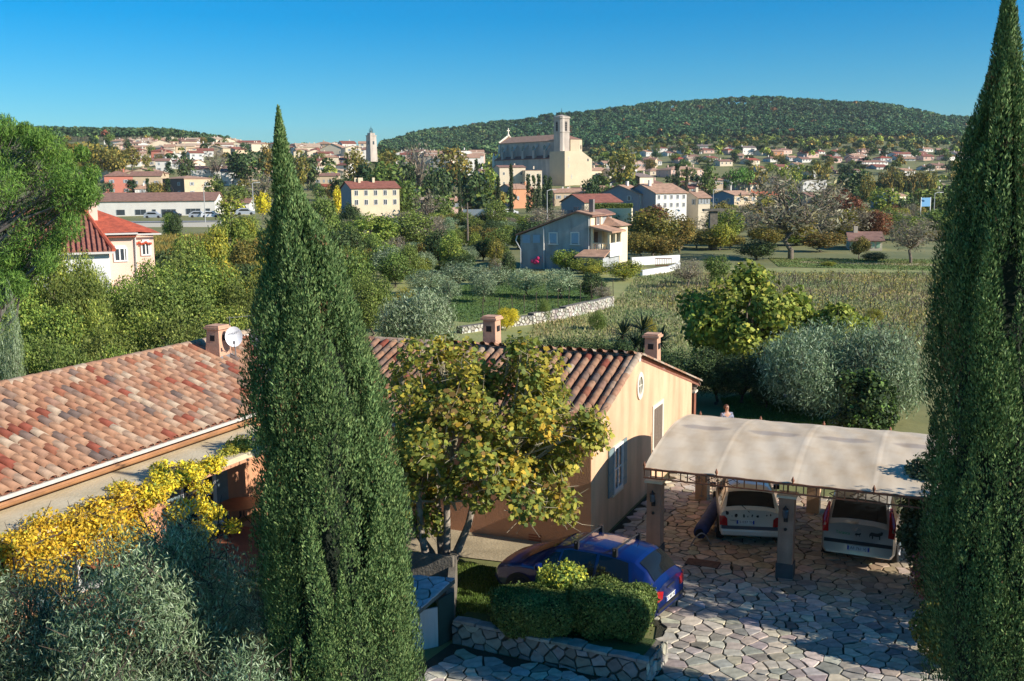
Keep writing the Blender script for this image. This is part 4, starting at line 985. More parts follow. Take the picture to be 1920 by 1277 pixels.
def getproto(kind,res,k):
    key=(kind,res,k)
    if key not in PROTO: PROTO[key]=proto(kind,hash(kind)%0+0 if False else (sum(map(ord,kind))*7+res*31+k*101),res)
    return PROTO[key]
ADJ=dict(round='mid green',dark='dark green',lime='yellow-green',yellow='yellow-leaved',ochre='ochre brown',gold='golden',rust='rust red',olive='grey-green',pine='dark needled',umbrella='flat-topped',conifer='pointed dark',cypress='slim dark',bare='thin half-bare',shrub='low green',greyshrub='low grey')
NAMES=dict(round='leafy_tree',dark='evergreen_tree',lime='leafy_tree',yellow='yellow_tree',ochre='plane_tree',gold='golden_tree',rust='rusty_tree',olive='olive_tree',pine='pine_tree',umbrella='umbrella_pine',conifer='conifer',cypress='cypress_tree',bare='bare_tree',shrub='shrub',greyshrub='shrub')
tr_r=np.random.default_rng(21)
def tree(kind,px,top,D,wpx,label=None,res=None,group=None,base=None,sq=None):
    p=dp(px,top,D); x,y=p[0],p[1]; z0=terr(x,y) if base is None else base; h=max(p[2]-z0,.6); wm=wpx*D/1900.
    if res is None: res=2 if D<75 else (1 if D<230 else 0)
    kk_=(kind,res,int(tr_r.integers(3))); fresh=kk_ not in PROTO; t=getproto(*kk_)
    w0={'cypress':.2,'conifer':.55,'umbrella':1.5,'pine':.95,'olive':1.15,'shrub':1.2,'greyshrub':1.2}.get(kind,1.0)
    sx=wm/w0
    r=t if fresh else dup(t)
    r.location=(x,y,z0-.1); r.rotation_euler=(0,0,float(tr_r.random()*6.28)); r.scale=(sx,sx,h*1.03); r.name=NAMES[kind]
    if 'group' in r: del r['group']
    r['label']=label or 'tree'; r['category']='shrub' if 'shrub' in kind else 'tree'
    if group: r['group']=group
    return r
# ---- tall foreground cypresses
def big_cypress(name,label,loc,Ht,prof,cen,seed,n=118000,spires=60,size=.062):
    """columnar cypress: many upright flame-shaped sprays, each ending in its own tip, with shaded gaps between"""
    r=np.random.default_rng(seed); t=thing(name,label,'tree',loc)
    Vs=[];Cs=[]; S=[]
    for i in range(spires):
        th=i*2.39996+r.normal(0,.3); q0=max(0,-.08+.90*((i*7)%spires)/spires+r.uniform(-.03,.03))
        L=r.uniform(.22,.40)*(1-.35*q0); q1=min(q0+L,.99); S.append((th,q0*Ht,q1*Ht,.85))
    for i in range(int(spires*3.2)):
        th=r.random()*6.283; q0=r.uniform(0,.92)**(.8 if i%2 else .5)*(1 if i%2 else .93); L=r.uniform(.05,.13); S.append((th,q0*Ht,min(q0+L,1.)*Ht,.45))
    for k in range(7): S.append((k*.9,(.84+.012*k)*Ht,(.965+.006*k)*Ht,.6))
    W_=np.array([(z1-z0)*w*(prof((z0+z1)/2/Ht)+.15)**.6 for _,z0,z1,w in S]); W_/=W_.sum()
    for (th,z0,z1,wt),wg in zip(S,W_):
        k=max(int(n*wg),60); tt=r.random(k)**.85; z=z0+(z1-z0)*tt; d=np.array([math.cos(th),math.sin(th),0]); s=np.array([-d[1],d[0],0])
        Rz=np.array([prof(x/Ht) for x in z]); hw=((.25 if wt>.8 else .22)*wt*prof((z0+z1)/2/Ht)+.05)*np.clip(np.sin(np.clip(.10+tt*.90,0,1)*math.pi),0,1)**.6*(1-.35*tt)
        rc=np.clip(Rz-hw*.75,0,9)*r.uniform(.92,1.05)*(r.uniform(.93,1.08) if wt>.8 else r.uniform(.76,1.10))*(1-(.45 if z1>.72*Ht else .12)*tt**2)
        if z1>.9*Ht: rc=rc*.5
        a=r.random(k)*6.283; rad=hw*(.72+.35*r.random(k)); C=np.outer(rc,d)+(rad*np.cos(a))[:,None]*d+(rad*np.sin(a))[:,None]*s; C[:,2]=z
        cx=np.array([cen(x/Ht) for x in z]); C[:,0]+=cx
        N=unit(np.cos(a)[:,None]*d+np.sin(a)[:,None]*s+d*.35)
        out=unit(N*.5+np.array([0,0,1.])+r.normal(0,.30,(k,3)))
        B=unit(np.cross(out,unit(N+r.normal(0,.45,(k,3))))); sz=size*(.55+.9*r.random((k,1)))
        V=np.stack([C-out*sz*.9,C-B*sz*.34,C+out*sz*1.1,C+B*sz*.34],1).reshape(-1,3)
        kk=r.choice(4,k,p=[.34,.3,.16,.2]); c=np.array([1.42,1.34,1.1])*np.array(CYP)[kk]*(1+r.normal(0,.22,(k,1))).clip(.4,1.9)*(1+r.normal(0,.10))
        c=c*(.9+.25*tt[:,None]); br=r.random(k)<.004; c[br]=(.20,.12,.06)
        if r.random()<.035: bp=(np.abs(tt-.5)<.12)&(r.random(k)<.5); c[bp]=np.array([.26,.15,.07])*(1+r.normal(0,.2,(bp.sum(),1)))
        Vs.append(V); Cs.append(np.repeat(c,4,0))
    V=np.concatenate(Vs); C_=np.concatenate(Cs)
    link('crown',mkmesh('crown',V,np.arange(len(V)).reshape(-1,4),attrmat('cypress_foliage',.6,trans=.14,spec=.25),cols=C_.clip(.004,1)),t)
    m=MB(); P=[];Rr=[]
    for k in range(17):
        q=k/16*.93; P.append((cen(q),0,q*Ht+.1)); Rr.append(max(prof(q)*(.60-.25*max(0,q-.5)*2)-.05,.010))
    m.tube(P,Rr,12); m.build('shade_core',[pmat('core_shade_tone',(.016,.026,.012),.95,var=.3,scale=6,bump=.8,bscale=12)],t)  # opaque core added to block light, its near-black standing in for shaded gaps
    m=MB(); m.tube([(0,0,-.4),(0,0,.5),(cen(.4)*.6,0,Ht*.4)],[.24,.19,.1],9); m.build('trunk',[bark],t,smooth=True)
    return t
D1=13.9; b1=dp(645,1277,D1); top1=dp(531,203,D1)
p1=lambda q: .93*float(np.interp(q,[0,.1,.14,.29,.49,.65,.82,.92,.97,1.0],[.95,1.15,1.17,1.16,1.15,1.0,.68,.28,.12,.02]))
c1=lambda q: .869*float(np.interp(q,[0,.14,.29,.49,.65,.82,.92,1.0],[.06,.06,-.0,-.13,-.29,-.42,-.66,-.70]))
big_cypress('cypress_tree','tall green cypress with a leaning tip standing in front of the tiled villa',(b1[0],D1,0),top1[2]+.03,p1,c1,11,n=290000,spires=96,size=.027)
D2=15.4; b2=dp(1893,900,D2); top2=dp(1893,-60,D2)
p2=lambda q: .95*float(np.interp(q,[0,.13,.375,.55,.67,.80,.895,.96,1.],[1.0,1.12,1.12,1.12,1.0,.70,.41,.18,.02]))
c2=lambda q: float((top2-b2)[0])*q
big_cypress('cypress_tree','tall dark cypress shading the carport side, its tip above the top edge of the view',(b2[0],D2,0),top2[2],p2,c2,23,n=250000,spires=90,size=.030)
# small clipped cypress tip at lower right
q=gp(1775,1277,.9)
# ---- mulberry in front of the facade
def mulberry():
    r=np.random.default_rng(31); b=gp(838,1092); t=thing('mulberry_tree','spreading multi-stemmed tree with yellowing green leaves in front of the ochre facade','tree',(b[0],b[1],0))
    Cc=dp(915,805,23.6); zc=Cc[2]; xc=Cc[0]-b[0]-.42; zc-=.25
    K=clumps(r,130,'round',6.7,5.6,zc,.30,.5)*np.array([1,.85,1])+np.array([xc,0,0])
    K=K+r.normal(0,.16,K.shape)
    K=K[[k[2]>(1.35 if k[0]<xc-1 or k[0]>xc+1.4 else 2.2) for k in K]]
    n=25000; per=r.random(len(K))**1.3+.35; kk=r.choice(len(K),n,p=per/per.sum()); d=unit(r.normal(0,1,(n,3))); C=K[kk]+d*(.50*per[kk][:,None]**.5)*(.4+.65*r.random((n,1)))
    N=unit(d*.4+unit(C-np.array([xc,0,zc]))*.5+[0,0,.55]); 
    A=unit(r.normal(0,1,(n,3))+[0,0,-.5]); Nn=unit(N+r.normal(0,.6,(n,3))); A=unit(A-Nn*(A*Nn).sum(1,keepdims=True)); B=np.cross(A,Nn); s=.067*(.5+.85*r.random((n,1)))
    # broad lobed leaf, five corners each side
    prof=[(-1,0),(-.55,.62),(-.05,.55),(.2,.85),(.55,.42),(1.05,0),(.55,-.42),(.2,-.85),(-.05,-.55),(-.55,-.62)]
    V=np.stack([C+A*s*a+B*s*b_-Nn*s*.25*abs(b_) for a,b_ in prof],1).reshape(-1,3); 
    F_=np.arange(n*10).reshape(n,10)
    pal=np.array([(.24,.26,.05),(.17,.21,.045),(.32,.30,.05),(.44,.36,.05),(.50,.32,.04),(.11,.15,.035),(.26,.16,.05)]); wt=np.array([5,3.4,5,3.2,1.3,2,.8])
    tone=r.choice(7,len(K),p=wt/wt.sum()); k2=r.choice(7,n,p=wt/wt.sum()); k2=np.where(r.random(n)<.35,tone[kk],k2)
    c=1.25*pal[k2]*(1+r.normal(0,.2,(n,1))).clip(.45,1.7)
    link('crown',mkmesh('crown',V,F_,attrmat('broad_leaves',.6,trans=.38,spec=.2),cols=np.repeat(c,10,0)),t)
    m=MB(); stems=[(-.45,-.1,-.62,2.2),(-.12,.25,-.25,2.4),(.0,-.15,.05,2.4),(.15,.1,.75,2.3),(-.25,.1,-1.0,2.0)]
    tops=[]
    for (x,y,tx,h) in stems:
        P=[(x*.5,y*.5,-.2),(x,y,.5),((x+tx)/2+r.normal(0,.04),y*1.3,h*.6),(tx,y*1.8,h)]
        m.tube(P,[.13,.11,.085,.07],9); tops.append(np.array(P[-1]))
    m.tube([(.0,0,-.3),(0,0,.25)],[.36,.22],10)
    o=m.build('trunk',[pmat('pale_bark',sr((150,138,122)),.95,var=.35,scale=3,bump=.6,bscale=14)],t,smooth=True)
    m=MB()
    for i,k in enumerate(K):
        b_=tops[int(np.argmin([np.linalg.norm(k-q-[0,0,1]) for q in tops]))]; mid=(b_+k)/2+r.normal(0,.22,3)
        m.tube([b_,mid,k],[.045,.028,.010],5,cap=False)
        for _ in range(9):
            e=k+unit(r.normal(0,1,3))*r.uniform(.3,.75); m.tube([k*.7+mid*.3,(k+e)/2+r.normal(0,.06,3),e],[.011,.008,.004],4,cap=False)
    m.build('branches',[pmat('pale_twigs',sr((170,158,130)),.95,var=.2)],t)
mulberry()
# ---- olives in the foreground left
def olive(label,loc,w,h,zc,seed,n,size=.05,nk=60,rk=.5,name='olive_tree',pal=OLV,wts=(3,3,2,1.2),asp=.17,up=.9,trunk=.09,cat='tree'):
    r=np.random.default_rng(seed); t=thing(name,label,cat,loc)
    K=clumps(r,nk,'round',w,h,zc,rk,.55)
    kk=r.integers(0,nk,n); d=unit(r.normal(0,1,(n,3))); C=K[kk]+d*rk*(.3+.8*r.random((n,1)))*np.array([1,1,1.15])
    # leaves sit in upright sprays
    C[:,2]+=.12*r.random(n)
    N=unit(d+unit(C-[0,0,zc])*.5); V,Fq,c=leaves(C,N,size,asp,pal,wts,r,up=up,jit=.5,bright=.28)
    tone=(1+r.normal(0,.12,nk))[kk]; c=c*np.repeat(tone,4)[:,None]
    link('crown',mkmesh('crown',V,Fq,leafm,cols=c.clip(.004,1)),t)
    limbs('trunk',r,K,h*.25,trunk,barkd,t,nb=34,stems=2,spread=.1)
    m=MB()
    for q in range(300):
        k=K[int(r.integers(nk))]; p=k+r.normal(0,rk*.4,3); e=p+unit(r.normal(0,1,3)+[0,0,.8])*rk*1.1; m.tube([p,e],[.012,.004],3,cap=False)
    m.build('twigs',[barkd],t)['kind']='stuff'
    return t
def at(px,py,D): p=dp(px,py,D); return p
p=at(40,1240,15.2); olive('dark grey-green olive tree at the lower left corner below the yellow vine',(p[0],p[1],0),3.0,3.0,2.35,41,36000,size=.045,rk=.5)
p=at(310,1160,14.6); olive('broad silvery olive tree between the terrace and the tall cypress',(p[0],p[1],0),3.8,3.9,2.8,42,52000,size=.045,nk=80,rk=.5)
p=at(150,1290,11.8); olive('pale olive crown at the bottom edge in front of the darker olive',(p[0],p[1],0),4.2,2.6,2.1,43,36000,size=.042,nk=70,rk=.5)
p=at(440,1215,12.9); olive('silvery olive touching the left foot of the tall cypress',(p[0],p[1],0),2.5,2.6,2.1,44,24000,size=.042,rk=.42,nk=46)
# big silver olive behind the carport, olive left of the fig
p=gp(1578,790); olive('large silvery olive bush behind the carport canopy',(p[0]+.2,p[1]+1.6,0),7.9,3.9,1.75,45,70000,size=.085,nk=120,rk=1.0,trunk=.14,asp=.22)
olive('second silvery olive at the right end of the back lawn by the dark cypress',(14.6,39.5,0),4.6,4.0,1.9,47,26000,size=.085,nk=60,rk=.9,trunk=.12,asp=.22)
p=gp(795,650,.0); olive('rounded grey olive bush behind the villa roof, left of the ridge chimney',(p[0]-.1,57,0),6.4,3.9,1.8,46,26000,size=.10,nk=60,rk=.9,asp=.24)
# ---- fig / mulberry beyond the house
p=gp(1400,700); 
def leafy(label,x,y,w,h,zc,seed,n,size,pal,wts,nk=70,rk=.9,name='leafy_tree',trunk=.16,shape='round',mat=None,asp=.7,cat='tree',shell=.65,stems=1,bk=None,flat=1,group=None,base=0.):
    r=np.random.default_rng(seed); t=thing(name,label,cat,(x,y,base),0,group)
    me,K=crown_mesh('crown',r,shape,w,h,zc,nk,rk,n,size,asp,pal,wts,mat or leafm,shell=shell,flat=flat); link('crown',me,t)
    limbs('trunk',r,K,max(.4,zc-h*.35),trunk,bk or bark,t,nb=24,stems=stems,spread=.15 if stems>1 else 0); return t
c=at(1400,580,50); leafy('bright green broad-leaved tree rising behind the back path',c[0],50,7.6,6.2,c[2]-.5,51,17000,.13,[(.20,.25,.04),(.14,.20,.03),(.08,.12,.02),(.30,.31,.05)],[3,3,2,1.4],nk=64,rk=.85)
c=at(1560,605,49); leafy('yellow-green branch-heavy tree to the right above the big olive bush',c[0],49,4.2,2.3,c[2],52,5200,.13,[(.22,.23,.035),(.15,.18,.03),(.09,.11,.02)],[3,3,2],nk=30,rk=.6)
# dark evergreen hedge behind the villa
c=gp(1000,690); 
for i,(px,top,D,w,lab) in enumerate(((965,626,47,90,'dark clipped evergreen just left of the hedge behind the villa'),(1030,622,47,120,'dark clipped evergreen hedge bush right of the ridge chimney'),(1105,622,47,120,'dark hedge bush behind the gable ridge'),(1165,632,46,90,'dark evergreen between the hedge and the dwarf palm'),(1235,645,45,90,'dark evergreen mass left of the rear chimney'),(1290,642,43,120,'dark shaded evergreen left of the back path'),(1345,640,43,110,'dark shaded evergreen at the end of the back path'),(1395,650,43,100,'dark shaded evergreen under the bright green tree'),(1440,690,42,70,'low dark evergreen against the big silvery olive'))):
    tree('dark',px,top,D,w*1.3,lab,2,group='evergreens along the back of the villa')
# hedge of laurels left of the cypress, behind the wing
LH=[(30,455,46,120,'lime'),(100,440,50,110,'lime'),(150,455,51,80,'lime'),(120,500,46,110,'round'),(185,485,50,60,'lime'),(235,505,50,90,'lime'),(285,478,56,110,'lime'),(180,520,47,70,'lime'),(350,455,60,120,'round'),(20,520,42,170,'lime'),(110,560,40,150,'lime'),(190,600,38,140,'round'),(60,610,36,170,'round'),(150,500,46,120,'round'),(250,570,41,150,'lime'),(320,500,48,170,'round'),(390,470,52,160,'lime'),(330,570,40,150,'round'),(420,560,42,150,'lime'),(455,500,50,110,'round'),(260,520,47,110,'round'),(0,590,34,130,'lime'),(120,620,34,120,'round'),(290,630,37,120,'dark'),(400,610,40,120,'dark'),(215,640,35,110,'lime'),(170,545,44,70,'lime')]
for i,(px,top,D,w,k) in enumerate(LH):
    wh='under the big bright pine' if px<75 else 'hiding the porch of the pink house' if px<175 else 'below the red-roofed pink house' if px<300 else 'next to the tall cypress with the leaning tip'
    tree(k,px,top,D,w*1.15,{'lime':'yellow-green','round':'mid green','dark':'dark green'}[k]+' laurel behind the wing roof, '+wh,2,group='laurel screen behind the wing roof')
tree('greyshrub',8,490,33,60,'grey leaved shrub at the left edge in front of the laurels',2)
# big pine at left
def pinebig():
    r=np.random.default_rng(61); c=at(40,400,38); t=thing('pine_tree','large bright green pine leaning in at the left edge','tree',(c[0]-1.5,c[1],0))
    K=[];
    for (px,py,w_) in ((20,262,1.0),(60,280,1.1),(100,300,1.1),(140,330,1.0),(40,330,1.3),(90,350,1.2),(165,365,.8),(20,390,1.3),(80,400,1.1),(130,390,1.0),(10,300,1.1),(60,440,1.1),(120,430,.9),(20,470,1.0),(0,350,1.2),(-40,300,1.4),(-60,380,1.5),(-30,440,1.3),(150,300,.5),(5,245,.8),(168,340,.6),(95,455,.7),(50,245,.5),(90,262,.45),(15,505,.9),(60,495,.9),(100,485,.8),(-15,545,1.0),(-45,500,1.1),(40,530,.7)):
        for s in (0,1): q=at(px+r.normal(0,10),py+r.normal(0,8),38+r.normal(0,1.2)); K.append((q[0]-t.location.x,q[1]-t.location.y,q[2],w_*.62))
    K=np.array(K); n=52000; kk=r.integers(0,len(K),n); d=unit(r.normal(0,1,(n,3))); C=K[kk,:3]+d*K[kk,3][:,None]*(.5+.55*r.random((n,1)))
    N=unit(d+[0,0,.2]); V,Fq,cc=leaves(C,N,.085,.16,BPN+[(.16,.24,.04)],[3,3,1.4,1.6,1.2],r,up=1.0,jit=.6,bright=.22)
    link('crown',mkmesh('crown',V,Fq,leafm,cols=cc.clip(.004,1)),t)
    m=MB(); m.tube([(0,0,-.3),(-.3,0,3),(.2,0,6),(0,0,9)],[.32,.28,.2,.1],9)
    for k in K: 
        b=np.array([0,0,max(2.5,k[2]-2.2)]); m.tube([b,(b+k[:3])/2+r.normal(0,.2,3),k[:3]],[.08,.05,.02],5,cap=False)
        for _ in range(4): e=k[:3]+unit(r.normal(0,1,3))*k[3]; m.tube([(k[:3]+b)/2,e],[.02,.006],3,cap=False)
    m.build('trunk',[pmat('grey_pine_bark',sr((140,128,118)),.95,var=.25)],t,smooth=True)
pinebig()
# ---- yellow vine on the porch slab
def vine(label,pts,seed,n,pal,wts,name='climbing_vine'):
    r=np.random.default_rng(seed); o=W(*pts[0][:3]); t=thing(name,label,'vine',o)
    K=[];R=[]
    for (v,u,z,rr) in pts: K.append(W(v,u,z)-o); R.append(rr)
    K=np.array(K);R=np.array(R); kk=r.choice(len(K),n,p=R**2/sum(R**2)); d=unit(r.normal(0,1,(n,3))); C=K[kk]+d*R[kk][:,None]*(.25+.85*r.random((n,1)))*[1,1,.62]
    N=unit(d+[.2,-.2,.8]); V,Fq,c=leaves(C,N,.042,.5,pal,wts,r,bright=.25); link('leaves',mkmesh('leaves',V,Fq,leafm,cols=c),t)
    m=MB()
    for i in range(len(K)):
        for _ in range(5): e=K[i]+unit(r.normal(0,1,3))*R[i]*1.1; m.tube([K[i],e],[.012,.005],3,cap=False)
        if i: m.tube([K[i-1],(K[i]+K[i-1])/2+[0,0,.1],K[i]],.018,5,cap=False)
    m.build('stems',[barkd],t)
rv=np.random.default_rng(4)
pts=[]
for i in range(48):
    u=-12.6+i*.135; pts.append((-8.0+rv.normal(0,.22),u-1.1,2.68+rv.normal(0,.12)-(.25 if i%3==0 else 0),.42))
for i in range(34): pts.append((-7.75+rv.normal(0,.15),-13.2+i*.16,2.15+rv.normal(0,.3),.36))
vine('golden yellow vine spilling over the slab edge at the far left',pts,71,27000,GLD+[(.24,.26,.03),(.46,.30,.02)],[4,3,4,1.2,1.6,.5])
pts=[]
for i in range(18): pts.append((-8.1+rv.normal(0,.2),-7.5+i*.145,2.78+rv.normal(0,.08),.32))
for i in range(14): pts.append((-7.85+rv.normal(0,.14),-5.9+rv.normal(0,.4),2.35-i*.11,.30))
vine('yellow and green vine mounded on the slab and hanging down its middle',pts,72,13000,GLD+[(.24,.24,.03),(.14,.18,.03)],[4,3,3,1.2,2,1.2])
pts=[(-8.4+rv.normal(0,.25),-4.0+i*.24,2.8,.3) for i in range(12)]
vine('shaded olive yellow vine on the slab next to the tall cypress',pts,73,4500,YGR,[3,3,2,1])
# ---- clipped box hedges on the planter
BXP=[(.085,.13,.03),(.12,.165,.04),(.055,.09,.02),(.19,.22,.06)]
def box_bush(label,cx,cy,z0,w,d,h,seed,n,pal=None,name='box_bush',flatten=.0):
    r=np.random.default_rng(seed); t=thing(name,label,'bush',(cx,cy,z0),math.radians(-18))
    dv=unit(r.normal(0,1,(n,3))); p=4.; nn=(np.abs(dv)**p).sum(1,keepdims=True)**(1/p); S=dv/nn*np.array([w/2,d/2,h/2])
    lump=1+.07*np.sin(S[:,0:1]*5+seed)*np.cos(S[:,1:2]*6)+.05*np.sin(S[:,2:3]*7+S[:,0:1]*9)+.05*(r.random((n,1))<.04)*r.random((n,1))*3
    C=S*lump*(1-.12*r.random((n,1))**2)+[0,0,h/2]
    V,Fq,c=leaves(C,unit(S),.028,.6,pal or GRN,[3,3,1.6,1.4],r,bright=.25); link('foliage',mkmesh('foliage',V,Fq,leafm,cols=c.clip(.004,1)),t)
    m=MB(); seg=14
    m.lathe([(.02,.1),(w*.36,h*.12),(w*.42,h*.5),(w*.36,h*.85),(.02,h*.9)],seg); o=m.build('bush_shade_core',[MT['core_shade_tone']],t); o.scale=(1,d/w,1); return t  # solid core added inside the leaves, coloured dark like deep shade
q=gp(1002,1190,.45); box_bush('clipped box bush on the stone planter, the left one beside the blue hatchback',q[0],q[1]+.35,.42,1.75,1.3,.78,81,24000,BXP)
q=gp(1152,1200,.45); box_bush('rounder clipped box bush at the right end of the stone planter',q[0],q[1]+.45,.42,1.62,1.3,.98,82,24000,BXP)
q=gp(1055,1150,.5); leafy('loose yellow flowering shrub poking up between the two box bushes',q[0]+.02,q[1]+.25,1.5,.9,.80,83,3600,.035,[(.42,.36,.04),(.30,.30,.05),(.16,.2,.04),(.1,.14,.03)],[2,3,2,2],nk=40,rk=.2,name='flowering_shrub',trunk=.02,cat='shrub',base=.35)
# ---- shrubs at the right edge of the courtyard
q=gp(1712,1085,0); leafy('dark glossy shrub at the right end of the carport',q[0]+.15,q[1]-.5,1.9,3.2,1.7,84,14000,.05,[(.045,.07,.03),(.07,.10,.045),(.12,.15,.09)],[3,2,1],nk=60,rk=.35,name='shrub',trunk=.05,cat='shrub')
q=gp(1735,1150,0); leafy('shrub with red and pink tipped leaves right of the paved yard',q[0]+.35,q[1]+.1,1.5,1.9,1.0,85,9000,.04,[(.28,.10,.07),(.20,.12,.05),(.10,.13,.03),(.30,.22,.06)],[2,2,3,1],nk=50,rk=.25,name='shrub',trunk=.03,cat='shrub')
q=gp(1750,1250,0); leafy('low green and yellow shrub at the bottom right of the paved yard',q[0]+.2,q[1]-.1,1.5,1.5,.75,86,9000,.04,[(.10,.13,.03),(.16,.17,.03),(.25,.2,.05),(.06,.09,.02)],[3,2,1,2],nk=50,rk=.25,name='shrub',trunk=.03,cat='shrub')
q=at(1765,1300,13.5); big_cypress('young_cypress','small pale green young cypress at the bottom right corner',(q[0]+.05,13.5,0),2.05,lambda q:.42*(1-q**2.2),lambda q:0.,87,n=9000,spires=16,size=.04)
q=gp(1760,760,0); leafy('dark bush with bright tips between the silvery olive and the dark cypress',11.9,33.5,2.6,3.2,1.8,88,9000,.07,DGR+[(.10,.16,.03)],[3,3,2,1,1.5],nk=50,rk=.4,name='shrub',trunk=.05,cat='shrub')
# ---- grass blades on the lawn
def grass(name,poly,n,hgt,seed,pal,wide=.012,parent=None,label=None):
    r=np.random.default_rng(seed); xs=[p[0] for p in poly]; ys=[p[1] for p in poly]; pts=[]
    while len(pts)<n:
        P=np.stack([r.uniform(min(xs),max(xs),4000),r.uniform(min(ys),max(ys),4000)],1); pts+=[p for p in P if inpoly(p,poly)]
    P=np.array(pts[:n]); h=hgt*(.5+r.random(n)); th=r.random(n)*6.283; d=np.stack([np.cos(th),np.sin(th),0*th],1)*wide; l=np.stack([r.normal(0,.35,n)*h,r.normal(0,.35,n)*h,h],1)
    B=np.concatenate([P,np.full((n,1),.005)],1); V=np.stack([B-d,B+d,B+l],1).reshape(-1,3); c=np.array(pal)[r.integers(0,len(pal),n)]*(1+r.normal(0,.2,(n,1))); q_=np.sin(P[:,0]*.31+P[:,1]*.17+seed)*np.cos(P[:,1]*.23-P[:,0]*.11)+.5*np.sin(P[:,0]*1.1)*np.sin(P[:,1]*.7); c=c*np.stack([1+.24*q_,1+.08*q_,1+.05*q_],1)
    o=link(name,mkmesh(name,V,np.arange(3*n).reshape(n,3),leafm,cols=np.repeat(c,3,0).clip(.01,1))); o['kind']='stuff'; o['label']=label; o['category']='grass'; return o
GP=[(.12,.19,.03),(.09,.15,.025),(.16,.22,.05)]
grass('lawn_grass',LAWN,26000,.05,91,GP,label='short green lawn grass around the multi-stemmed tree')
grass('back_lawn_grass',[P2(1375,785),P2(1350,748),P2(1420,738),P2(1555,762),P2(1555,798)],14000,.07,92,GP,.02,label='green grass patch behind the carport')
FG=[(.38,.37,.15),(.30,.32,.12),(.46,.40,.21),(.21,.27,.09)]
MEAD=[P2(980,640),P2(1400,680),P2(1900,640),P2(1900,512),P2(1200,512),P2(1160,560),P2(1000,610)]
grass('meadow_grass',MEAD,52000,.17,93,FG,.06,label='rough dry grass of the abandoned meadow')
grass('park_grass',[P2(1460,500),P2(1900,512),P2(1900,488),P2(1440,484)],9000,.10,96,[(.16,.20,.06),(.22,.24,.08),(.13,.17,.05)],.08,label='short grass of the park lawn')
grass('grove_grass',[P2(740,592),P2(880,605),P2(1150,563),P2(1100,535),P2(960,525),P2(780,545)],12000,.10,94,[(.11,.17,.04),(.15,.20,.05)],.06,label='green grass under the olive grove')
# ---- vines in the vineyard: low gnarled stocks in rows
def vines():
    r=np.random.default_rng(95); m=[];C=[];mt=MB(); poly=[P2(1480,640),P2(1900,655),P2(1900,515),P2(1480,515),P2(1250,525),P2(1200,560),P2(1330,610)]
    Vs=[];Cs=[]
    for row in range(-30,60):
        for k in range(0,90):
            x=5+row*1.25+k*.62+r.normal(0,.12); y=52+k*1.0-row*.25+r.normal(0,.12)
            if not inpoly((x,y),poly) or r.random()<.3: continue
            h=r.uniform(.35,.8); n=15; c=np.array([x,y,h*.6]); P=c+r.normal(0,1,(n,3))*[.24,.24,.15]
            yel=r.random()<.30+.35*math.sin(x*.2+y*.13)+.25*(x>22); pal=[(.24,.22,.05),(.30,.26,.05),(.17,.18,.05)] if yel else [(.13,.10,.07),(.16,.12,.09),(.19,.17,.12)]
            V,Fq,cc=leaves(P,unit(r.normal(0,1,(n,3))+[0,0,.5]),.10 if yel else .12,.45 if yel else .15,pal,[1,1,1],r); Vs.append(V);Cs.append(cc)
            mt.tube([(x,y,-.02),(x+r.normal(0,.05),y,h*.5),(x+r.normal(0,.18),y,h)],[.045,.035,.01],4,0,cap=False)
    V=np.concatenate(Vs); o=link('vine_rows',mkmesh('vine_rows',V,np.arange(len(V)).reshape(-1,4),leafm,cols=np.concatenate(Cs))); o['kind']='stuff'; o['label']='rows of low leafless and yellowing vines in the old vineyard'; o['category']='vines'
    o=mt.build('vine_stocks',[barkd]); o['kind']='stuff'; o['label']='short dark vine stocks of the old vineyard'; o['category']='vines'
vines()
# ---- yucca palm behind the gable
def yucca():
    r=np.random.default_rng(97); c=at(1195,640,48); t=thing('palm','dark spiky dwarf palm behind the gable ridge','palm',(c[0],48,0))
    for hx,hy,hz,R in ((-.7,0,2.3,1.1),(.3,.3,2.5,1.25),(1.1,-.2,2.0,1.0),(-.1,-.4,1.8,1.1)):
        m=MB()
        for i in range(70):
            d=unit(r.normal(0,1,3)+[0,0,.35]); s=unit(np.cross(d,[0,0,1.]))*.045; a=np.array([hx,hy,hz]); L=R*r.uniform(.7,1.1); mid=a+d*L*.6; e=a+d*L-[0,0,.12*L]
            m.add([a-s*.4,a+s*.4,mid+s,mid-s,e],[(0,1,2,3),(3,2,4)],0,np.array([(.03,.055,.025),(.05,.08,.035)][i%2])*r.uniform(.7,1.3))
        m.build('leaf_head',[leafd],t)
        m=MB(); m.tube([(hx*.4,hy*.4,-.1),(hx,hy,hz)],[.12,.1],7); m.build('trunk',[barkd],t)
yucca()

# tall laurel hedge along the right boundary of the yard (its shade falls across the paving)
for i,(x,y,w,h) in enumerate(((10.8,18.9,2.2,5.6),(10.7,20.3,2.2,4.3),(11.9,20.2,2.2,5.2),(10.9,21.9,2.0,2.4),(11.6,24.2,2.0,2.6))):
    kk_=('dark',2,7+i%2); fresh=kk_ not in PROTO; t=getproto(*kk_); o=t if fresh else dup(t); o.name='laurel_tree'; o.location=(x,y,-.1); o.scale=(w*1.05,w*1.05,h*1.03); o.rotation_euler=(0,0,i*1.3)
    o['label']='tall dark laurel in the boundary hedge beyond the dark cypress'; o['category']='tree'; o['group']='boundary laurels behind the dark cypress'
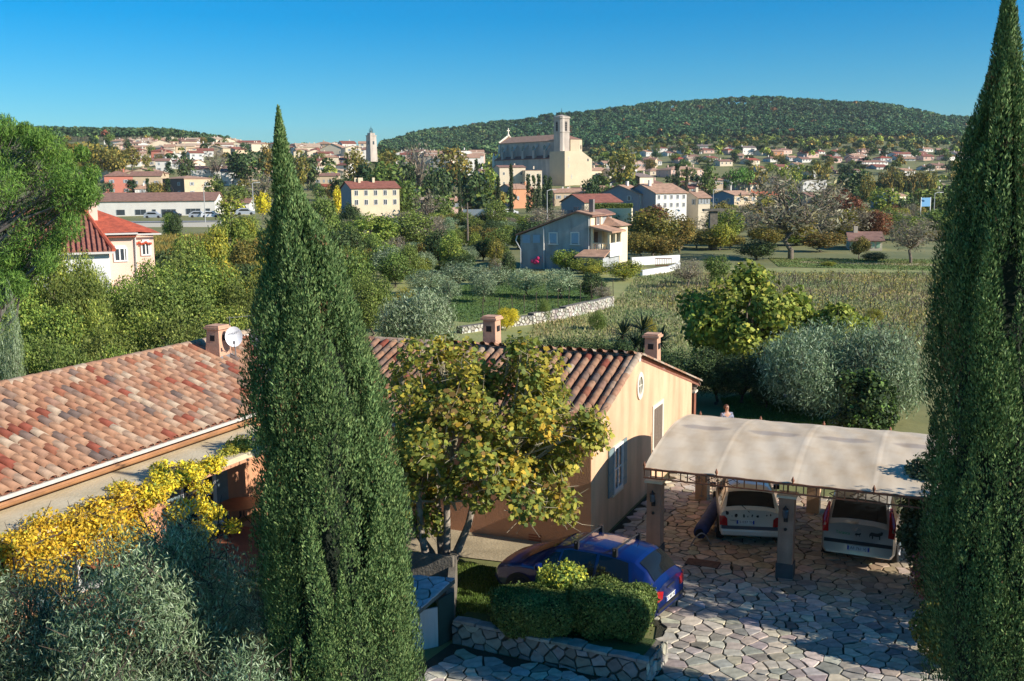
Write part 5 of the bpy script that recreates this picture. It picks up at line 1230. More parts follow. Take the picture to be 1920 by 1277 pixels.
# ================================================================ PLANTER, SHED, WALLS
PWm=attrmat('planter_stone',.85,noise=.35,nscale=5,bump=.4,spec=.3)
def stone_face(parent,A,B,z0,z1,out,rows,seed,single,size=.34,base=(.36,.33,.28),depth=.05,capd=None,joint=.016):
    """irregular stones (2D Voronoi) standing proud of a wall face that runs from A to B (plan points)"""
    r=np.random.default_rng(seed); A=np.array(A);B=np.array(B); Ln=np.linalg.norm(B-A); d=(B-A)/Ln; n_=np.array([d[1],-d[0]])*out
    S=[];
    for _ in range(6000):
        p=(r.uniform(-.05,Ln+.05),r.uniform(z0-.05,z1+.05))
        if all(math.hypot(p[0]-q[0],(p[1]-q[1])*1.35)>size*.68 for q in S): S.append(p)
    cl=voronoi(S,size*1.6,joint); rest=MB(); cnt=0
    for s,poly in cl:
        for (mx,my,nx,ny) in ((0,0,-1,0),(Ln,0,1,0),(0,z0,0,-1),(0,z1,0,1)):
            poly=clip(poly,mx,my,nx,ny)
            if len(poly)<3: break
        if len(poly)<3 or area(poly)<.004: continue
        V2,F2=stone_piece(poly,depth*r.uniform(.5,1.1),r,s[0],s[1]); col=stonecol(r,base,.2)
        V3=[(A[0]+d[0]*(s[0]+a)+n_[0]*(c-.005),A[1]+d[1]*(s[0]+a)+n_[1]*(c-.005),s[1]+b) for a,b,c in V2]
        if out<0: pass
        if cnt<single:
            c3=np.array(V3).mean(0); link('stone',mkmesh('stone',np.array(V3)-c3,F2,PWm,cols=np.tile(col,(len(V3),1))),parent,c3)
        else: rest.add(V3,F2,0,col)
        cnt+=1
    if rest.n: o=rest.build('stones',[PWm],parent); o['kind']='stuff'
wallm=pmat('planter_mortar',sr((120,112,98)),.95,var=.2,scale=3,bump=.4)
A=gp(850,1205,0)[:2]; B=gp(1212,1287,0)[:2]; d=(B-A)/np.linalg.norm(B-A); nrm=np.array([d[1],-d[0]]) # towards the camera
pl=thing('stone_planter','low rubble stone planter wall below the two clipped box bushes','planter',(0,0,0))
H_=.46; inn=-nrm*1.55
m=MB(); quad=[tuple(A-nrm*.06),tuple(B-nrm*.06-d*.06),tuple(B+inn*.75-d*.06),tuple(A+inn*.45)]
m.prism(quad,0,H_-.05); m.build('wall_core',[wallm],pl)
stone_face(pl,A,B,.0,H_,1,3,201,90,.36,(.30,.27,.23))  # front stones darkened: the shade on this face is in their colour
B2=B+inn*.75; stone_face(pl,B,B2,.0,H_,1,3,202,20,.34,(.46,.42,.35))  # end stones lightened: the sun on this end is in their colour
m=MB(); q2=[tuple(A+inn*.12),tuple(B+inn*.14-d*.2),tuple(B+inn*.7-d*.2),tuple(A+inn*.40)]; m.prism(q2,H_-.05,H_-.01); m.build('soil',[MT['lawn_soil']],pl)
# flat capping stones
r=np.random.default_rng(203); Ln=np.linalg.norm(B-A); x=0
while x<Ln-.1:
    L=min(r.uniform(.3,.6),Ln-x); P0=A+d*(x+.01);P1=A+d*(x+L-.01); dep=r.uniform(.2,.28)
    c=(P0+P1)/2-nrm*dep/2; poly=[P0+nrm*.03-c+r.normal(0,.01,2),P1+nrm*.03-c+r.normal(0,.01,2),P1-nrm*dep-c+r.normal(0,.02,2),P0-nrm*dep-c+r.normal(0,.02,2)]
    V2,F2=stone_piece([tuple(q) for q in poly],.06,r,0,0); link('capping_stone',mkmesh('capping_stone',V2,F2,PWm,cols=np.tile(stonecol(r,(.34,.31,.26),.15),(len(V2),1))),pl,(c[0],c[1],H_+.0)); x+=L
# ---- small shed with crazy-paved stone roof behind the cypress
SH=thing('stone_roofed_shed','low garden shelter roofed with crazy stone slabs, at the right foot of the tall cypress','shed',(0,0,0))
e=[gp(700,1075,1.28),gp(853,1086,1.28),gp(770,1158,1.0),gp(650,1140,1.0)]
m=MB(); V=[tuple(q) for q in e]+[tuple(q-np.array([0,0,.09])) for q in e]; m.add(V,[(3,2,1,0),(4,5,6,7),(0,1,5,4),(1,2,6,5),(2,3,7,6),(3,0,4,7)]); m.build('roof_slab',[wallm],SH)
r=np.random.default_rng(205); O=e[0]; ax=(e[1]-e[0]); ay=(e[3]-e[0])
Lx=np.linalg.norm(ax[:2]); S=[]
quad2=[(q[0],q[1]) for q in e]
for _ in range(1500):
    p=(r.uniform(min(q[0] for q in e),max(q[0] for q in e)),r.uniform(min(q[1] for q in e),max(q[1] for q in e)))
    if all(math.hypot(p[0]-q[0],p[1]-q[1])>.26 for q in S): S.append(p)
nn=np.cross(e[1]-e[0],e[2]-e[0]); nn=nn/np.linalg.norm(nn); nn=nn if nn[2]>0 else -nn
def zon(x,y): return e[0][2]-(nn[0]*(x-e[0][0])+nn[1]*(y-e[0][1]))/nn[2]
for s,poly in voronoi(S,.5,.012):
    cw=sum((quad2[i][0]*quad2[(i+1)%4][1]-quad2[(i+1)%4][0]*quad2[i][1]) for i in range(4))>0
    for i in range(4):
        a=quad2[i];b=quad2[(i+1)%4]; nx,ny=(b[1]-a[1]),-(b[0]-a[0]); 
        if not cw: nx,ny=-nx,-ny
        l_=math.hypot(nx,ny); poly=clip(poly,a[0],a[1],nx/l_,ny/l_)
        if len(poly)<3: break
    if len(poly)<3 or area(poly)<.006: continue
    V2,F2=stone_piece(poly,.03,r,s[0],s[1]); zc=zon(*s); V2=[(a,b,zon(s[0]+a,s[1]+b)-zc+c) for a,b,c in V2]
    link('roof_stone',mkmesh('roof_stone',V2,F2,STM,cols=np.tile(stonecol(r,(.42,.42,.41),.12),(len(V2),1))),SH,(s[0],s[1],zc+.002))
# side wall and doors of the shelter
f0=gp(776,1235,0); f1=gp(842,1215,0)
m=MB(); a0=np.array(gp(790,1180,.95)); 
def vwall(m,P,Q,z0,z1,t=.06):
    P=np.array(P[:2]);Q=np.array(Q[:2]); dd=(Q-P)/np.linalg.norm(Q-P); n2=np.array([dd[1],-dd[0]])*t; po=[tuple(P),tuple(Q),tuple(Q-n2),tuple(P-n2)]; m.prism(po,z0,z1)
m=MB(); vwall(m,gp(660,1250,0),gp(822,1212,0),0,.86,.04); m.build('pale_door',[pmat('grey_boards',sr((196,192,186)),.7,var=.06,scale=3,stretch=(6,6,.4))],SH)
m=MB(); vwall(m,gp(824,1212,0),gp(852,1196,0),0,1.02,.05); m.build('green_door',[pmat('dark_green_door',sr((56,74,62)),.7,var=.1)],SH)
m=MB(); vwall(m,gp(700,1120,0),gp(850,1135,0),0,1.15,.12); m.build('back_wall',[wallm],SH)
# ramped rubble shoulder beside the shelter
m=MB(); Pp=[gp(852,1190,0)[:2],gp(858,1100,0)[:2]]
vwall(m,Pp[0],Pp[1],0,.9,.16); m.build('side_wall',[wallm],SH)
# ---- dry stone retaining wall in the meadow
def strip_wall(name,label,pts,h,th,mat,cat='wall',seed=1,stones=False,size=.3,base=(.42,.39,.33),z=None):
    t=thing(name,label,cat,(0,0,0)); m=MB()
    for i in range(len(pts)-1):
        P=np.array(pts[i][:2]);Q=np.array(pts[i+1][:2]); zz=0 if z is None else z
        dd=(Q-P)/np.linalg.norm(Q-P); n2=np.array([dd[1],-dd[0]])
        m.prism([tuple(P),tuple(Q),tuple(Q-n2*th),tuple(P-n2*th)],zz-.3,zz+h[i] if hasattr(h,'__len__') else zz+h)
        if stones: stone_face(t,P,Q,0,(h[i] if hasattr(h,'__len__') else h),1,3,seed+i,22,size,base,.07,joint=.03)
    m.build('wall_core',[mat],t); return t
strip_wall('dry_stone_wall','curving pale dry stone retaining wall between meadow and olive grove',[gp(866,626),gp(935,616),gp(1000,608),gp(1060,598),gp(1110,586),gp(1150,575)],[.45,.6,.75,.85,.8],.5,wallm,seed=301,stones=True,size=.42,base=(.50,.46,.38))
# wire fence posts above it
rf=np.random.default_rng(6)
for i,(px,py,top) in enumerate(((905,600,566),(935,597,560),(962,592,556),(983,588,556),(1005,584,552),(1025,580,550),(1046,577,548),(1066,574,545),(1088,570,540),(1108,566,536),(1128,562,530),(1150,556,528))):
    q=gp(px,py); hh=1.5; t=tag(MB().tube([(0,0,-.1),(rf.normal(0,.04),0,hh)],.03,5).build('fence_post',[barkd],None,q),'thin dark wire fence post at the edge of the olive grove','fence post','fence posts above the dry stone wall')
m=MB()
pp=[gp(px,py) for px,py in ((905,600),(962,592),(1025,580),(1088,570),(1150,556))]
for z in (.5,.9,1.3): m.tube([q+[0,0,z] for q in pp],.008,3)
o=m.build('fence_wire',[iron]); tag(o,'thin wires strung along the posts above the dry stone wall','wire')
# ================================================================ MID DISTANCE TREES (kind, px, top row, distance, width px, label)
T=[
('round',690,500,62,110,'bright green bushy tree touching the right side of the tall cypress'),
('dark',650,420,110,90,'dark green tree left of the yellow house, above the cypress shoulder'),
('round',740,470,95,80,'leafy tree above the small yellow-leaved tree'),
('yellow',757,532,72,55,'small yellow-leaved tree standing alone in the olive grove'),
('lime',700,395,135,120,'tall green tree directly below the yellow house'),
('round',775,395,140,110,'green tree right of and below the yellow house'),
('dark',822,425,118,80,'dense dark green round tree in the scrub'),
('lime',845,432,112,60,'yellow-green bush right of the dense dark round tree'),
('olive',730,455,100,90,'grey olive tree left of the golden vineyard strip'),
('bare',805,400,150,90,'thin reddish bare tree above the golden vineyard strip'),
('dark',905,445,128,70,'dark bush on the hedge line left of the grey house'),
('olive',800,500,88,100,'broad olive tree in the first row of the grove'),
('olive',860,485,92,100,'olive tree in front of the scrub at the grove centre'),
('olive',920,492,88,110,'olive tree in the grove left of the grey house'),
('olive',985,500,86,90,'olive tree in front of the grey wall with pink board'),
('olive',1050,500,84,95,'olive tree before the yellow bushes by the grey house'),
('olive',905,510,82,70,'small low olive in the front row of the grove'),
('olive',840,520,80,60,'low olive on the left of the front row'),
('dark',1110,505,84,70,'dark evergreen bush at the right end of the grove'),
('lime',1062,462,112,70,'yellow-green tree against the grey house wall'),
('lime',1100,480,108,80,'green and yellow bush below the tiled annex'),
('yellow',1170,485,100,100,'bright yellow bush beside the white garden wall'),
('yellow',1120,495,104,60,'yellow bush in front of the porch of the grey house'),
('bare',1130,532,82,50,'small bare tree at the end of the dry stone wall'),
('ochre',1225,385,135,135,'large ochre and green tree right of the grey house'),
('ochre',1200,430,128,90,'olive-yellow tree touching the porch of the grey house'),
('ochre',1275,400,140,80,'ochre tree behind the white garden wall'),
('bare',1290,480,92,80,'grey bare fruit tree in the meadow'),
('bare',1488,314,126,250,'very large half-bare tree with grey limbs in the park'),
('bare',1370,385,170,160,'greyish bare tree left of the very large half-bare tree'),
('bare',1580,385,165,140,'grey-brown bare tree right of the very large half-bare tree'),
('rust',1590,352,185,95,'rust brown tree behind the half-bare trees'),
('rust',1650,390,165,70,'reddish brown bush above the cottage with green shutters'),
('ochre',1440,420,150,90,'yellow-ochre foliage under the very large bare tree'),
('ochre',1540,430,140,110,'ochre tree on the right side of the park lawn'),
('yellow',1350,415,145,80,'yellow-green tree below the stone gate pillar'),
('dark',1420,445,125,100,'dark evergreen left of the park tree trunk'),
('bare',1712,400,118,130,'spreading thin tree with green and brown leaves on the right lawn'),
('lime',1690,400,170,110,'yellow-green hedge trees behind the right lawn'),
('round',1760,390,190,110,'green trees beside the blue sign'),
('ochre',1612,440,124,50,'small ochre tree half hiding the cottage with green shutters'),
('dark',1640,470,122,60,'low dark bush in front of the cottage with green shutters'),
('round',1345,470,95,60,'green bush right of the bare fruit tree'),
('shrub',1020,555,70,35,'small upright green bush growing out of the dry stone wall'),
('gold',950,572,66,60,'orange-gold shrub above the ridge chimney'),
('yellow',1215,590,60,40,'yellowing shrub in the meadow above the palm'),
('yellow',1640,575,68,45,'yellow broom shrub in the old vineyard'),
('yellow',1555,488,115,36,'yellow shrub on the edge of the park lawn'),
('shrub',1120,578,66,50,'low green bramble patch at the end of the stone wall'),
# behind left cypress to the left
('lime',430,395,105,90,'loose yellow-green tree left of the tall cypress'),
('yellow',400,415,100,70,'yellow tree between the red-roofed house and the tall cypress'),
('ochre',455,440,95,70,'ochre bush against the left flank of the tall cypress'),
('lime',350,425,85,80,'light green tree top right of the red-roofed house'),
# band 2: D 150-300
('dark',655,378,215,50,'dark green tree in front of the yellow house'),
('round',760,330,240,90,'grey-green tree right of the yellow house'),
('round',830,360,250,80,'green tree in the wood between yellow house and church'),
('dark',880,310,300,90,'dark green wood tree below the orange cottage'),
('lime',905,305,310,70,'yellow-green tree left of the white block under the church'),
('round',720,300,330,90,'large green tree under the clock tower'),
('conifer',680,310,320,60,'grey-green conifer left of the clock tower wood'),
('dark',640,320,300,60,'dark tree beside the row of pale houses'),
('ochre',665,275,420,60,'plane tree just left of the clock tower'),
('ochre',725,275,430,60,'plane tree just right of the clock tower'),
('bare',785,258,400,70,'tall thin brownish poplar right of the clock tower'),
('dark',755,290,380,60,'dark trees under the tall brownish poplar'),
('dark',820,300,330,70,'dark green trees on the slope below the orange cottage'),
('ochre',850,272,460,90,'flat-topped ochre plane tree left of the church'),
('ochre',150,262,470,110,'first ochre plane tree of the avenue at the left'),
('ochre',190,265,450,80,'second ochre plane tree of the left avenue'),
('ochre',215,275,440,50,'third ochre plane tree of the left avenue, in front of white houses'),
('ochre',120,262,430,70,'leftmost ochre plane tree above the big pine'),
('ochre',245,272,500,50,'brown-ochre tree among the old town roofs'),
('dark',345,288,440,45,'dark tree between the orange house and the white rows'),
('dark',460,272,430,90,'large dark green tree mass left of the tall cypress tip'),
('ochre',500,268,440,50,'golden ochre tree touching the tall cypress tip'),
('bare',405,278,450,60,'brownish tree above the white row houses'),
('round',400,330,330,50,'green bush beside the white row houses'),
('bare',485,318,300,80,'greyish tree left of the tall cypress'),
('gold',490,352,260,45,'orange-gold round tree by the street lamp'),
('round',440,350,290,80,'green hedge bank below the white row houses'),
('yellow',430,365,240,70,'yellow shrubs right of the long white shop'),
('dark',575,280,420,60,'dark tree right of the tall cypress tip'),
('ochre',560,285,400,50,'ochre tree behind the right flank of the cypress tip'),
('gold',632,345,260,26,'small golden tree left of the yellow house'),
('bare',800,355,230,70,'half-bare tree with brown seed heads'),
('ochre',1168,275,440,72,'big round golden-green plane tree right of the church'),
('dark',1180,326,330,50,'dark round tree left of the pale two-storey house'),
('dark',1110,325,330,50,'dark shrubs at the foot of the church block'),
('dark',1025,335,300,26,'dark bush below the church wall'),
('umbrella',1385,312,360,70,'bright green umbrella pine below the hillside houses'),
('ochre',1420,305,420,60,'golden-green plane tree right of the umbrella pine'),
('round',1330,305,400,50,'green tree right of the long pink house'),
('ochre',1540,295,470,50,'ochre plane tree among the hillside houses'),
('dark',1600,315,380,80,'dark evergreen clump left of the plane avenue'),
('ochre',1628,320,370,36,'golden plane tree beside the dark evergreen clump'),
('lime',1660,345,300,80,'bright lime tree left of the blue and white house'),
('round',1740,350,280,90,'green tree right of the blue and white house'),
('dark',1700,365,250,60,'dark conifer group in front of the blue and white house'),
('round',1790,345,280,70,'green tree against the dark cypress edge'),
('dark',1540,355,300,50,'dark tree behind the rust brown tree'),
('lime',1480,300,430,60,'light green tree above the large bare tree'),
('dark',1480,350,230,60,'dark bush right of the brown-roofed house'),
('round',1245,345,270,40,'green shrub right of the large white house'),
('dark',1130,375,215,60,'dark hedge end by the cream wall'),
('dark',1140,395,180,60,'dark tree above the ochre tree'),
('bare',1030,385,190,110,'grey bare tree behind the roof of the grey house'),
('dark',1000,410,150,100,'dark holm oak just left of the grey house roof'),
('bare',1100,380,200,40,'white-barked bare tree in front of the cream wall'),
('round',930,375,210,60,'green tree below the white wall'),
('dark',560,395,120,70,'dark foliage behind the right shoulder of the cypress'),
('round',600,360,150,90,'green tree behind the right flank of the tall cypress'),
('round',660,460,85,90,'green tree right against the tall cypress at mid height'),
('olive',770,560,66,100,'grey olive behind the small yellow tree'),
]
for q in T: tree(*q)
# cypresses standing alone
for (px,top,D,w,lab) in ((958,312,250,13,'tallest slim dark cypress below the church'),(934,332,250,14,'slim dark cypress left of the tallest slim one'),(1031,335,260,16,'dark cypress in front of the orange house'),(314,335,305,18,'small green cypress in front of the dark-sided house'),(276,336,318,12,'small cypress left of the other small cypress by the lilac house'),(1688-20,355,300,8,'thin cypress left of the plane avenue'),(893,300,300,14,'dark cypress under the church façade'),(853+8,318,280,10,'thin cypress below the orange cottage'),(1288,316,395,10,'small cypress before the long pink house'),(1270,310,400,18,'larger cypress at the corner of the long pink house')):
    tree('cypress',px,top,D,w,lab,1)
for i,px in enumerate((990,1000,1010,1022)): tree('cypress',px,330+2*(i%2),330,14,'dark cypress in the clump at the foot of the church wall',0,group='cypress clump below the church wall')
for i,px in enumerate((1699,1708,1719,1728,1740)): tree('cypress',px,342+i%2,400,9,'dark cypress under the golden plane avenue',0,group='cypresses under the plane avenue')
for i,px in enumerate((1662,1685,1705,1725,1745)): tree('ochre',px,314+(i%2)*2,430,36,'golden plane tree in the straight avenue right of the dark evergreens',0,group='plane avenue on the right')
# scrub between grove and town
r=np.random.default_rng(77)
for i in range(150):
    px=r.uniform(620,1010); D=r.uniform(95,250); b=dp(px,600,D); 
    q=CX+b[0]/b[1]*1900; z=terr(b[0],D); zt=z+r.uniform(1.5,4.2); ty=638.5+1900*math.tan(math.atan((CAMZ-zt)/D)-TILT)
    if 955<px<1175 and D<150: continue
    k=['round','dark','lime','bare','olive','ochre'][int(r.integers(6))]
    tree(k,px,ty,D,r.uniform(30,70),ADJ[k]+' scrubby bush in the wild hedges below the town',1,group='scrub below the town')
for i in range(150):
    px=r.uniform(1180,1800); D=r.uniform(128,320); z=terr((px-960)/1900*D,D); zt=z+r.uniform(2.2,4.5)+(2.2 if D>150 and i%3==0 else 0); ty=638.5+1900*math.tan(math.atan((CAMZ-zt)/D)-TILT)
    if px>1400 and D<150: continue
    if 1215<px<1340 and 195<D<235: continue
    k=['ochre','bare','lime','bare','yellow','ochre','rust','round','bare'][int(r.integers(9))]
    tree(k,px,ty,D,r.uniform(5,9.5)*1900/D,ADJ[k]+' autumn bush in the hedges beyond the park lawn',1,group='hedge bushes beyond the park')
for i in range(60):
    px=r.uniform(270,520); D=r.uniform(62,190); z=terr((px-960)/1900*D,D)
    if 240<px<420 and 95<D<175: continue
    zt=z+r.uniform(2.5,5.0); ty=638.5+1900*math.tan(math.atan((CAMZ-zt)/D)-TILT)
    k=['ochre','lime','lime','yellow','round','dark'][int(r.integers(6))]
    tree(k,px,ty,D,r.uniform(2.5,5)*1900/D,ADJ[k]+' bushy tree in the thicket between the red-roofed house and the tall cypress',1,group='thicket left of the tall cypress')
# trees among the houses on the right hillside and around the town
for i in range(250):
    px=r.uniform(1100,1830); D=r.uniform(330,1050); z=terr((px-960)/1900*D,D); zt=z+r.uniform(5,9.5); ty=638.5+1900*math.tan(math.atan((CAMZ-zt)/D)-TILT)
    k=['dark','dark','pine','round','round','ochre','lime','conifer'][int(r.integers(8))]
    tree(k,px,ty,D,r.uniform(7,11)*1900/D,ADJ[k]+' tree among the scattered houses of the right hillside',0,group='trees among the hillside houses')
for i in range(90):
    px=r.uniform(80,900); D=r.uniform(300,760); z=terr((px-960)/1900*D,D); zt=z+r.uniform(4,7); ty=638.5+1900*math.tan(math.atan((CAMZ-zt)/D)-TILT)
    k=['dark','round','ochre','pine','conifer'][int(r.integers(5))]
    tree(k,px,ty,D,r.uniform(5,9)*1900/D,ADJ[k]+' tree growing between the roofs of the old town',0,group='trees between the old town roofs')
# ---- the wooded hills: one mass of pines nobody could count
def wood(name,label,cols_px,Dr,n,seed,hr=(7,12),skip=None,mixed=None):
    r=np.random.default_rng(seed); Vs=[];Cs=[]; mt=MB()
    for i in range(n):
        px=r.uniform(*cols_px); D=Dr[0]*(Dr[1]/Dr[0])**r.random(); x=(px-960)/1900*D; z=terr(x,D)
        if skip and skip(px,D): continue
        h=r.uniform(*hr); w=h*r.uniform(.55,.85); nl=64
        d=unit(r.normal(0,1,(nl,3))); d[:,2]=np.abs(d[:,2])*1.0-.2; C=np.array([x,D,z+h*.62])+d*[w*.5,w*.5,h*.36]*(.75+.3*r.random((nl,1)))
        pal=[tuple(np.array(q)*1.2) for q in PIN] if r.random()<.9 else ([(.07,.10,.03),(.09,.12,.035),(.05,.08,.03),(.1,.12,.04)] if r.random()<.8 else RUS)
        if seed>=404: pal=[GRN,DGR,PIN,OCH,LIM,DGR][int(r.integers(6))]
        V,Fq,c=leaves(C,unit(d+[0,0,.4]),h*.115,.62,pal,[3,3,2,1.4],r,bright=.2); Vs.append(V); Cs.append(c*r.uniform(.7,1.4)*(1+.25*math.sin(x*.011+D*.007)*math.cos(D*.013-x*.006)))
        if r.random()<.5: mt.tube([(x,D,z-.5),(x,D,z+h*.5)],[h*.02,h*.015],3,0,cap=False)
    V=np.concatenate(Vs); o=link(name,mkmesh(name,V,np.arange(len(V)).reshape(-1,4),leafd,cols=np.concatenate(Cs).clip(.004,1))); o['kind']='stuff'; o['label']=label; o['category']='woodland'
    o=mt.build(name+'_trunks',[bark]); o['kind']='stuff'; o['label']='pale trunks in the '+label; o['category']='woodland'
wood('pine_wood','dense pine wood covering the long hill on the right',(930,1900),(1080,1560),5600,401,(9,14))
wood('pine_wood','pine wood on the low ridge left of the church',(722,960),(1000,1560),1500,402,(9,14))
wood('far_wood','thin line of pines on the far ridge behind the old town',(-50,440),(900,1650),1700,403,(8,13))
# ================================================================ TOWN
RC=dict(brown=sr((150,112,94)),red=sr((166,84,62)),tan=sr((186,146,118)),rust=sr((150,92,74)),beige=sr((196,170,142)),grey=sr((140,122,112)),orange=sr((196,110,70)))
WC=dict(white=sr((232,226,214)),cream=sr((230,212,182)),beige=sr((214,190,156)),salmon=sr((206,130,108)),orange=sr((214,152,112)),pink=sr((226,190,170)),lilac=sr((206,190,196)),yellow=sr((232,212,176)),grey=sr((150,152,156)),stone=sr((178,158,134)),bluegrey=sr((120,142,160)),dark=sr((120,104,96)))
def roofm(k): return pmat('roof_'+k,RC[k],.9,var=.22,scale=1.1,bump=.5,bscale=5,detail=8)
def wallm_(k): return pmat('wall_'+k,tuple(x*.93 for x in WC[k]),.92,var=.06,scale=.5,bump=.1,bscale=6,detail=6)
paneM=pmat('far_pane',(.05,.06,.07),.15,var=0,spec=.7)
shutM=dict(white=pmat('far_frame',sr((222,218,210)),.7,var=0),blue=pmat('far_blue_shutter',sr((132,158,170)),.7,var=0),green=pmat('far_green_shutter',sr((168,196,160)),.7,var=0),brown=pmat('far_brown_shutter',sr((110,84,66)),.7,var=0),grey=pmat('far_grey_shutter',sr((150,156,158)),.7,var=0))
WM={}
def wmesh(w,h,style,sh):
    k=(round(w,1),round(h,1),style,sh)
    if k in WM: return WM[k]
    m=MB(); t=.09
    if style=='closed': m.box(-w/2,w/2,-.05,.0,0,h,1)
    else:
        m.box(-w/2+t,w/2-t,-.02,.0,t,h-t,0)
        m.box(-w/2,-w/2+t,-.06,0,0,h,2); m.box(w/2-t,w/2,-.06,0,0,h,2); m.box(-w/2+t,w/2-t,-.06,0,h-t,h,2); m.box(-w/2+t,w/2-t,-.08,0,0,t,2); m.box(-.03,.03,-.05,-.021,t,h-t,2)
        if style=='shut': m.box(-w,-w/2-.02,-.07,0,0,h,1); m.box(w/2+.02,w,-.07,0,0,h,1)
    WM[k]=m.mesh('window',[paneM,shutM[sh],shutM['white']]); return WM[k]
def house(label,px0,px1,ye,yb,D,depth=8.,yaw=18.,wall='white',roof='brown',kind='x',rise=None,rows=2,cols=4,style='shut',sh='grey',sidecols=2,chim=1,name='house',cat='house',side=None,ov=.35,extra=1.0,wsz=(.9,1.25),rib=False,snap=True):
    """front face seen between columns px0..px1, eave at row ye and foot at row yb, at distance D"""
    pxc=(px0+px1)/2
    if D>225 and snap: # settle on the slope where the ground is seen at the foot row
        best=min(np.linspace(D*.78,D*1.4,40),key=lambda q:abs(terr(dp(pxc,yb,q)[0],q)-dp(pxc,yb,q)[2])+abs(q-D)*.012); D=float(best)
    y_=math.radians(yaw); w=(px1-px0)*D/1900./math.cos(y_)
    top=dp(pxc,ye,D); bot=dp(pxc,yb,D); h=top[2]-bot[2]
    zg=max(min(bot[2],terr(top[0],D))-1.5,bot[2]-5)
    t=thing(name,label,cat,(top[0],D,bot[2]),y_)
    rise=rise if rise is not None else (.3*depth/2 if kind in('x','hip') else .3*w/2)
    m=MB(); a=w/2; zb=zg-bot[2]
    if kind=='x':
        m.box(-a,a,0,depth,zb,h); V=[(-a,0,h),(-a,depth,h),(-a,depth/2,h+rise),(a,0,h),(a,depth,h),(a,depth/2,h+rise)]; m.add(V,[(0,2,1),(3,4,5)])
    elif kind=='y':
        m.box(-a,a,0,depth,zb,h); V=[(-a,0,h),(a,0,h),(0,0,h+rise),(-a,depth,h),(a,depth,h),(0,depth,h+rise)]; m.add(V,[(0,1,2),(3,5,4)])
    else: m.box(-a,a,0,depth,zb,h)
    wm_=m.build('wall',[wallm_(wall)],t)
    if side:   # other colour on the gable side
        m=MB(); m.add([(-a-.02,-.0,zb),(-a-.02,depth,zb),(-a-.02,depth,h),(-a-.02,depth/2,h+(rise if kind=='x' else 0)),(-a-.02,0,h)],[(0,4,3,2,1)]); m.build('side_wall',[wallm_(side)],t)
    m=MB(); o=ov; th=.14
    def slab(P):
        n=len(P); nn=np.cross(np.array(P[1])-P[0],np.array(P[2])-P[0]); nn=nn/np.linalg.norm(nn); nn=nn if nn[2]>0 else -nn
        V=[tuple(np.array(p)+nn*.02) for p in P]+[tuple(np.array(p)+nn*(th+.02)) for p in P]; m.add(V,[tuple(range(n))[::-1],tuple(range(n,2*n))]+[(i,(i+1)%n,n+(i+1)%n,n+i) for i in range(n)])
    s=rise/(depth/2) if kind in ('x','hip') else rise/(w/2)
    if kind=='x':
        slab([(-a-o,-o,h-o*s),(a+o,-o,h-o*s),(a+o,depth/2,h+rise),(-a-o,depth/2,h+rise)]); slab([(a+o,depth+o,h-o*s),(-a-o,depth+o,h-o*s),(-a-o,depth/2+.01,h+rise),(a+o,depth/2+.01,h+rise)])
    elif kind=='y':
        slab([(-a-o,-o,h-o*s),(0,-o,h+rise),(0,depth+o,h+rise),(-a-o,depth+o,h-o*s)]); slab([(a+o,-o,h-o*s),(a+o,depth+o,h-o*s),(.01,depth+o,h+rise),(.01,-o,h+rise)])
    elif kind=='hip':
        r2=min(depth/2,a*.9)
        slab([(-a-o,-o,h-o*s),(a+o,-o,h-o*s),(a-r2,depth/2,h+rise),(-a+r2,depth/2,h+rise)]); slab([(a+o,depth+o,h-o*s),(-a-o,depth+o,h-o*s),(-a+r2,depth/2,h+rise),(a-r2,depth/2,h+rise)])
        slab([(-a-o,depth+o,h-o*s),(-a-o,-o,h-o*s),(-a+r2,depth/2,h+rise)]); slab([(a+o,-o,h-o*s),(a+o,depth+o,h-o*s),(a-r2,depth/2,h+rise)])
    elif kind=='shed':
        slab([(-a-o,-o,h),(a+o,-o,h),(a+o,depth+o,h+rise),(-a-o,depth+o,h+rise)])
        mm=MB(); mm.add([(-a,0,h),(-a,depth,h),(-a,depth,h+rise),(a,0,h),(a,depth,h),(a,depth,h+rise)],[(0,2,1),(3,4,5),(1,2,5,4)]); mm.build('wall',[wallm_(wall)],t)
    elif kind=='flat': m.box(-a-.1,a+.1,-.1,depth+.1,h+.01,h+.2)
    rf_=m.build('roof',[roofm(roof)],t)
    if rib and kind=='x':
        mm=MB(); x=-a-o+.12
        while x<a+o-.05:
            for (y0,z0,y1,z1) in ((-o-.03,h-o*s,depth/2,h+rise),): mm.tube([(x,y0,z0+th+.03),(x,y1,z1+th+.03)],[.085,.075],5)
            x+=.27
        q=mm.build('tiles',[roofm(roof)],rf_); q['kind']='stuff'
    rr=np.random.default_rng(int(abs(px0*7+yb*13)))
    for k in range(chim):
        cx=rr.uniform(-a*.8,a*.8); mm=MB(); mm.cbox((cx,depth/2*rr.uniform(.6,1.3),h+rise+.25),(.55,.5,1.3)); mm.cbox((cx,depth/2,h+rise+.95),(.3,.3,.1)) if False else None; mm.build('chimney',[wallm_(wall if wall!='grey' else 'beige')],rf_)
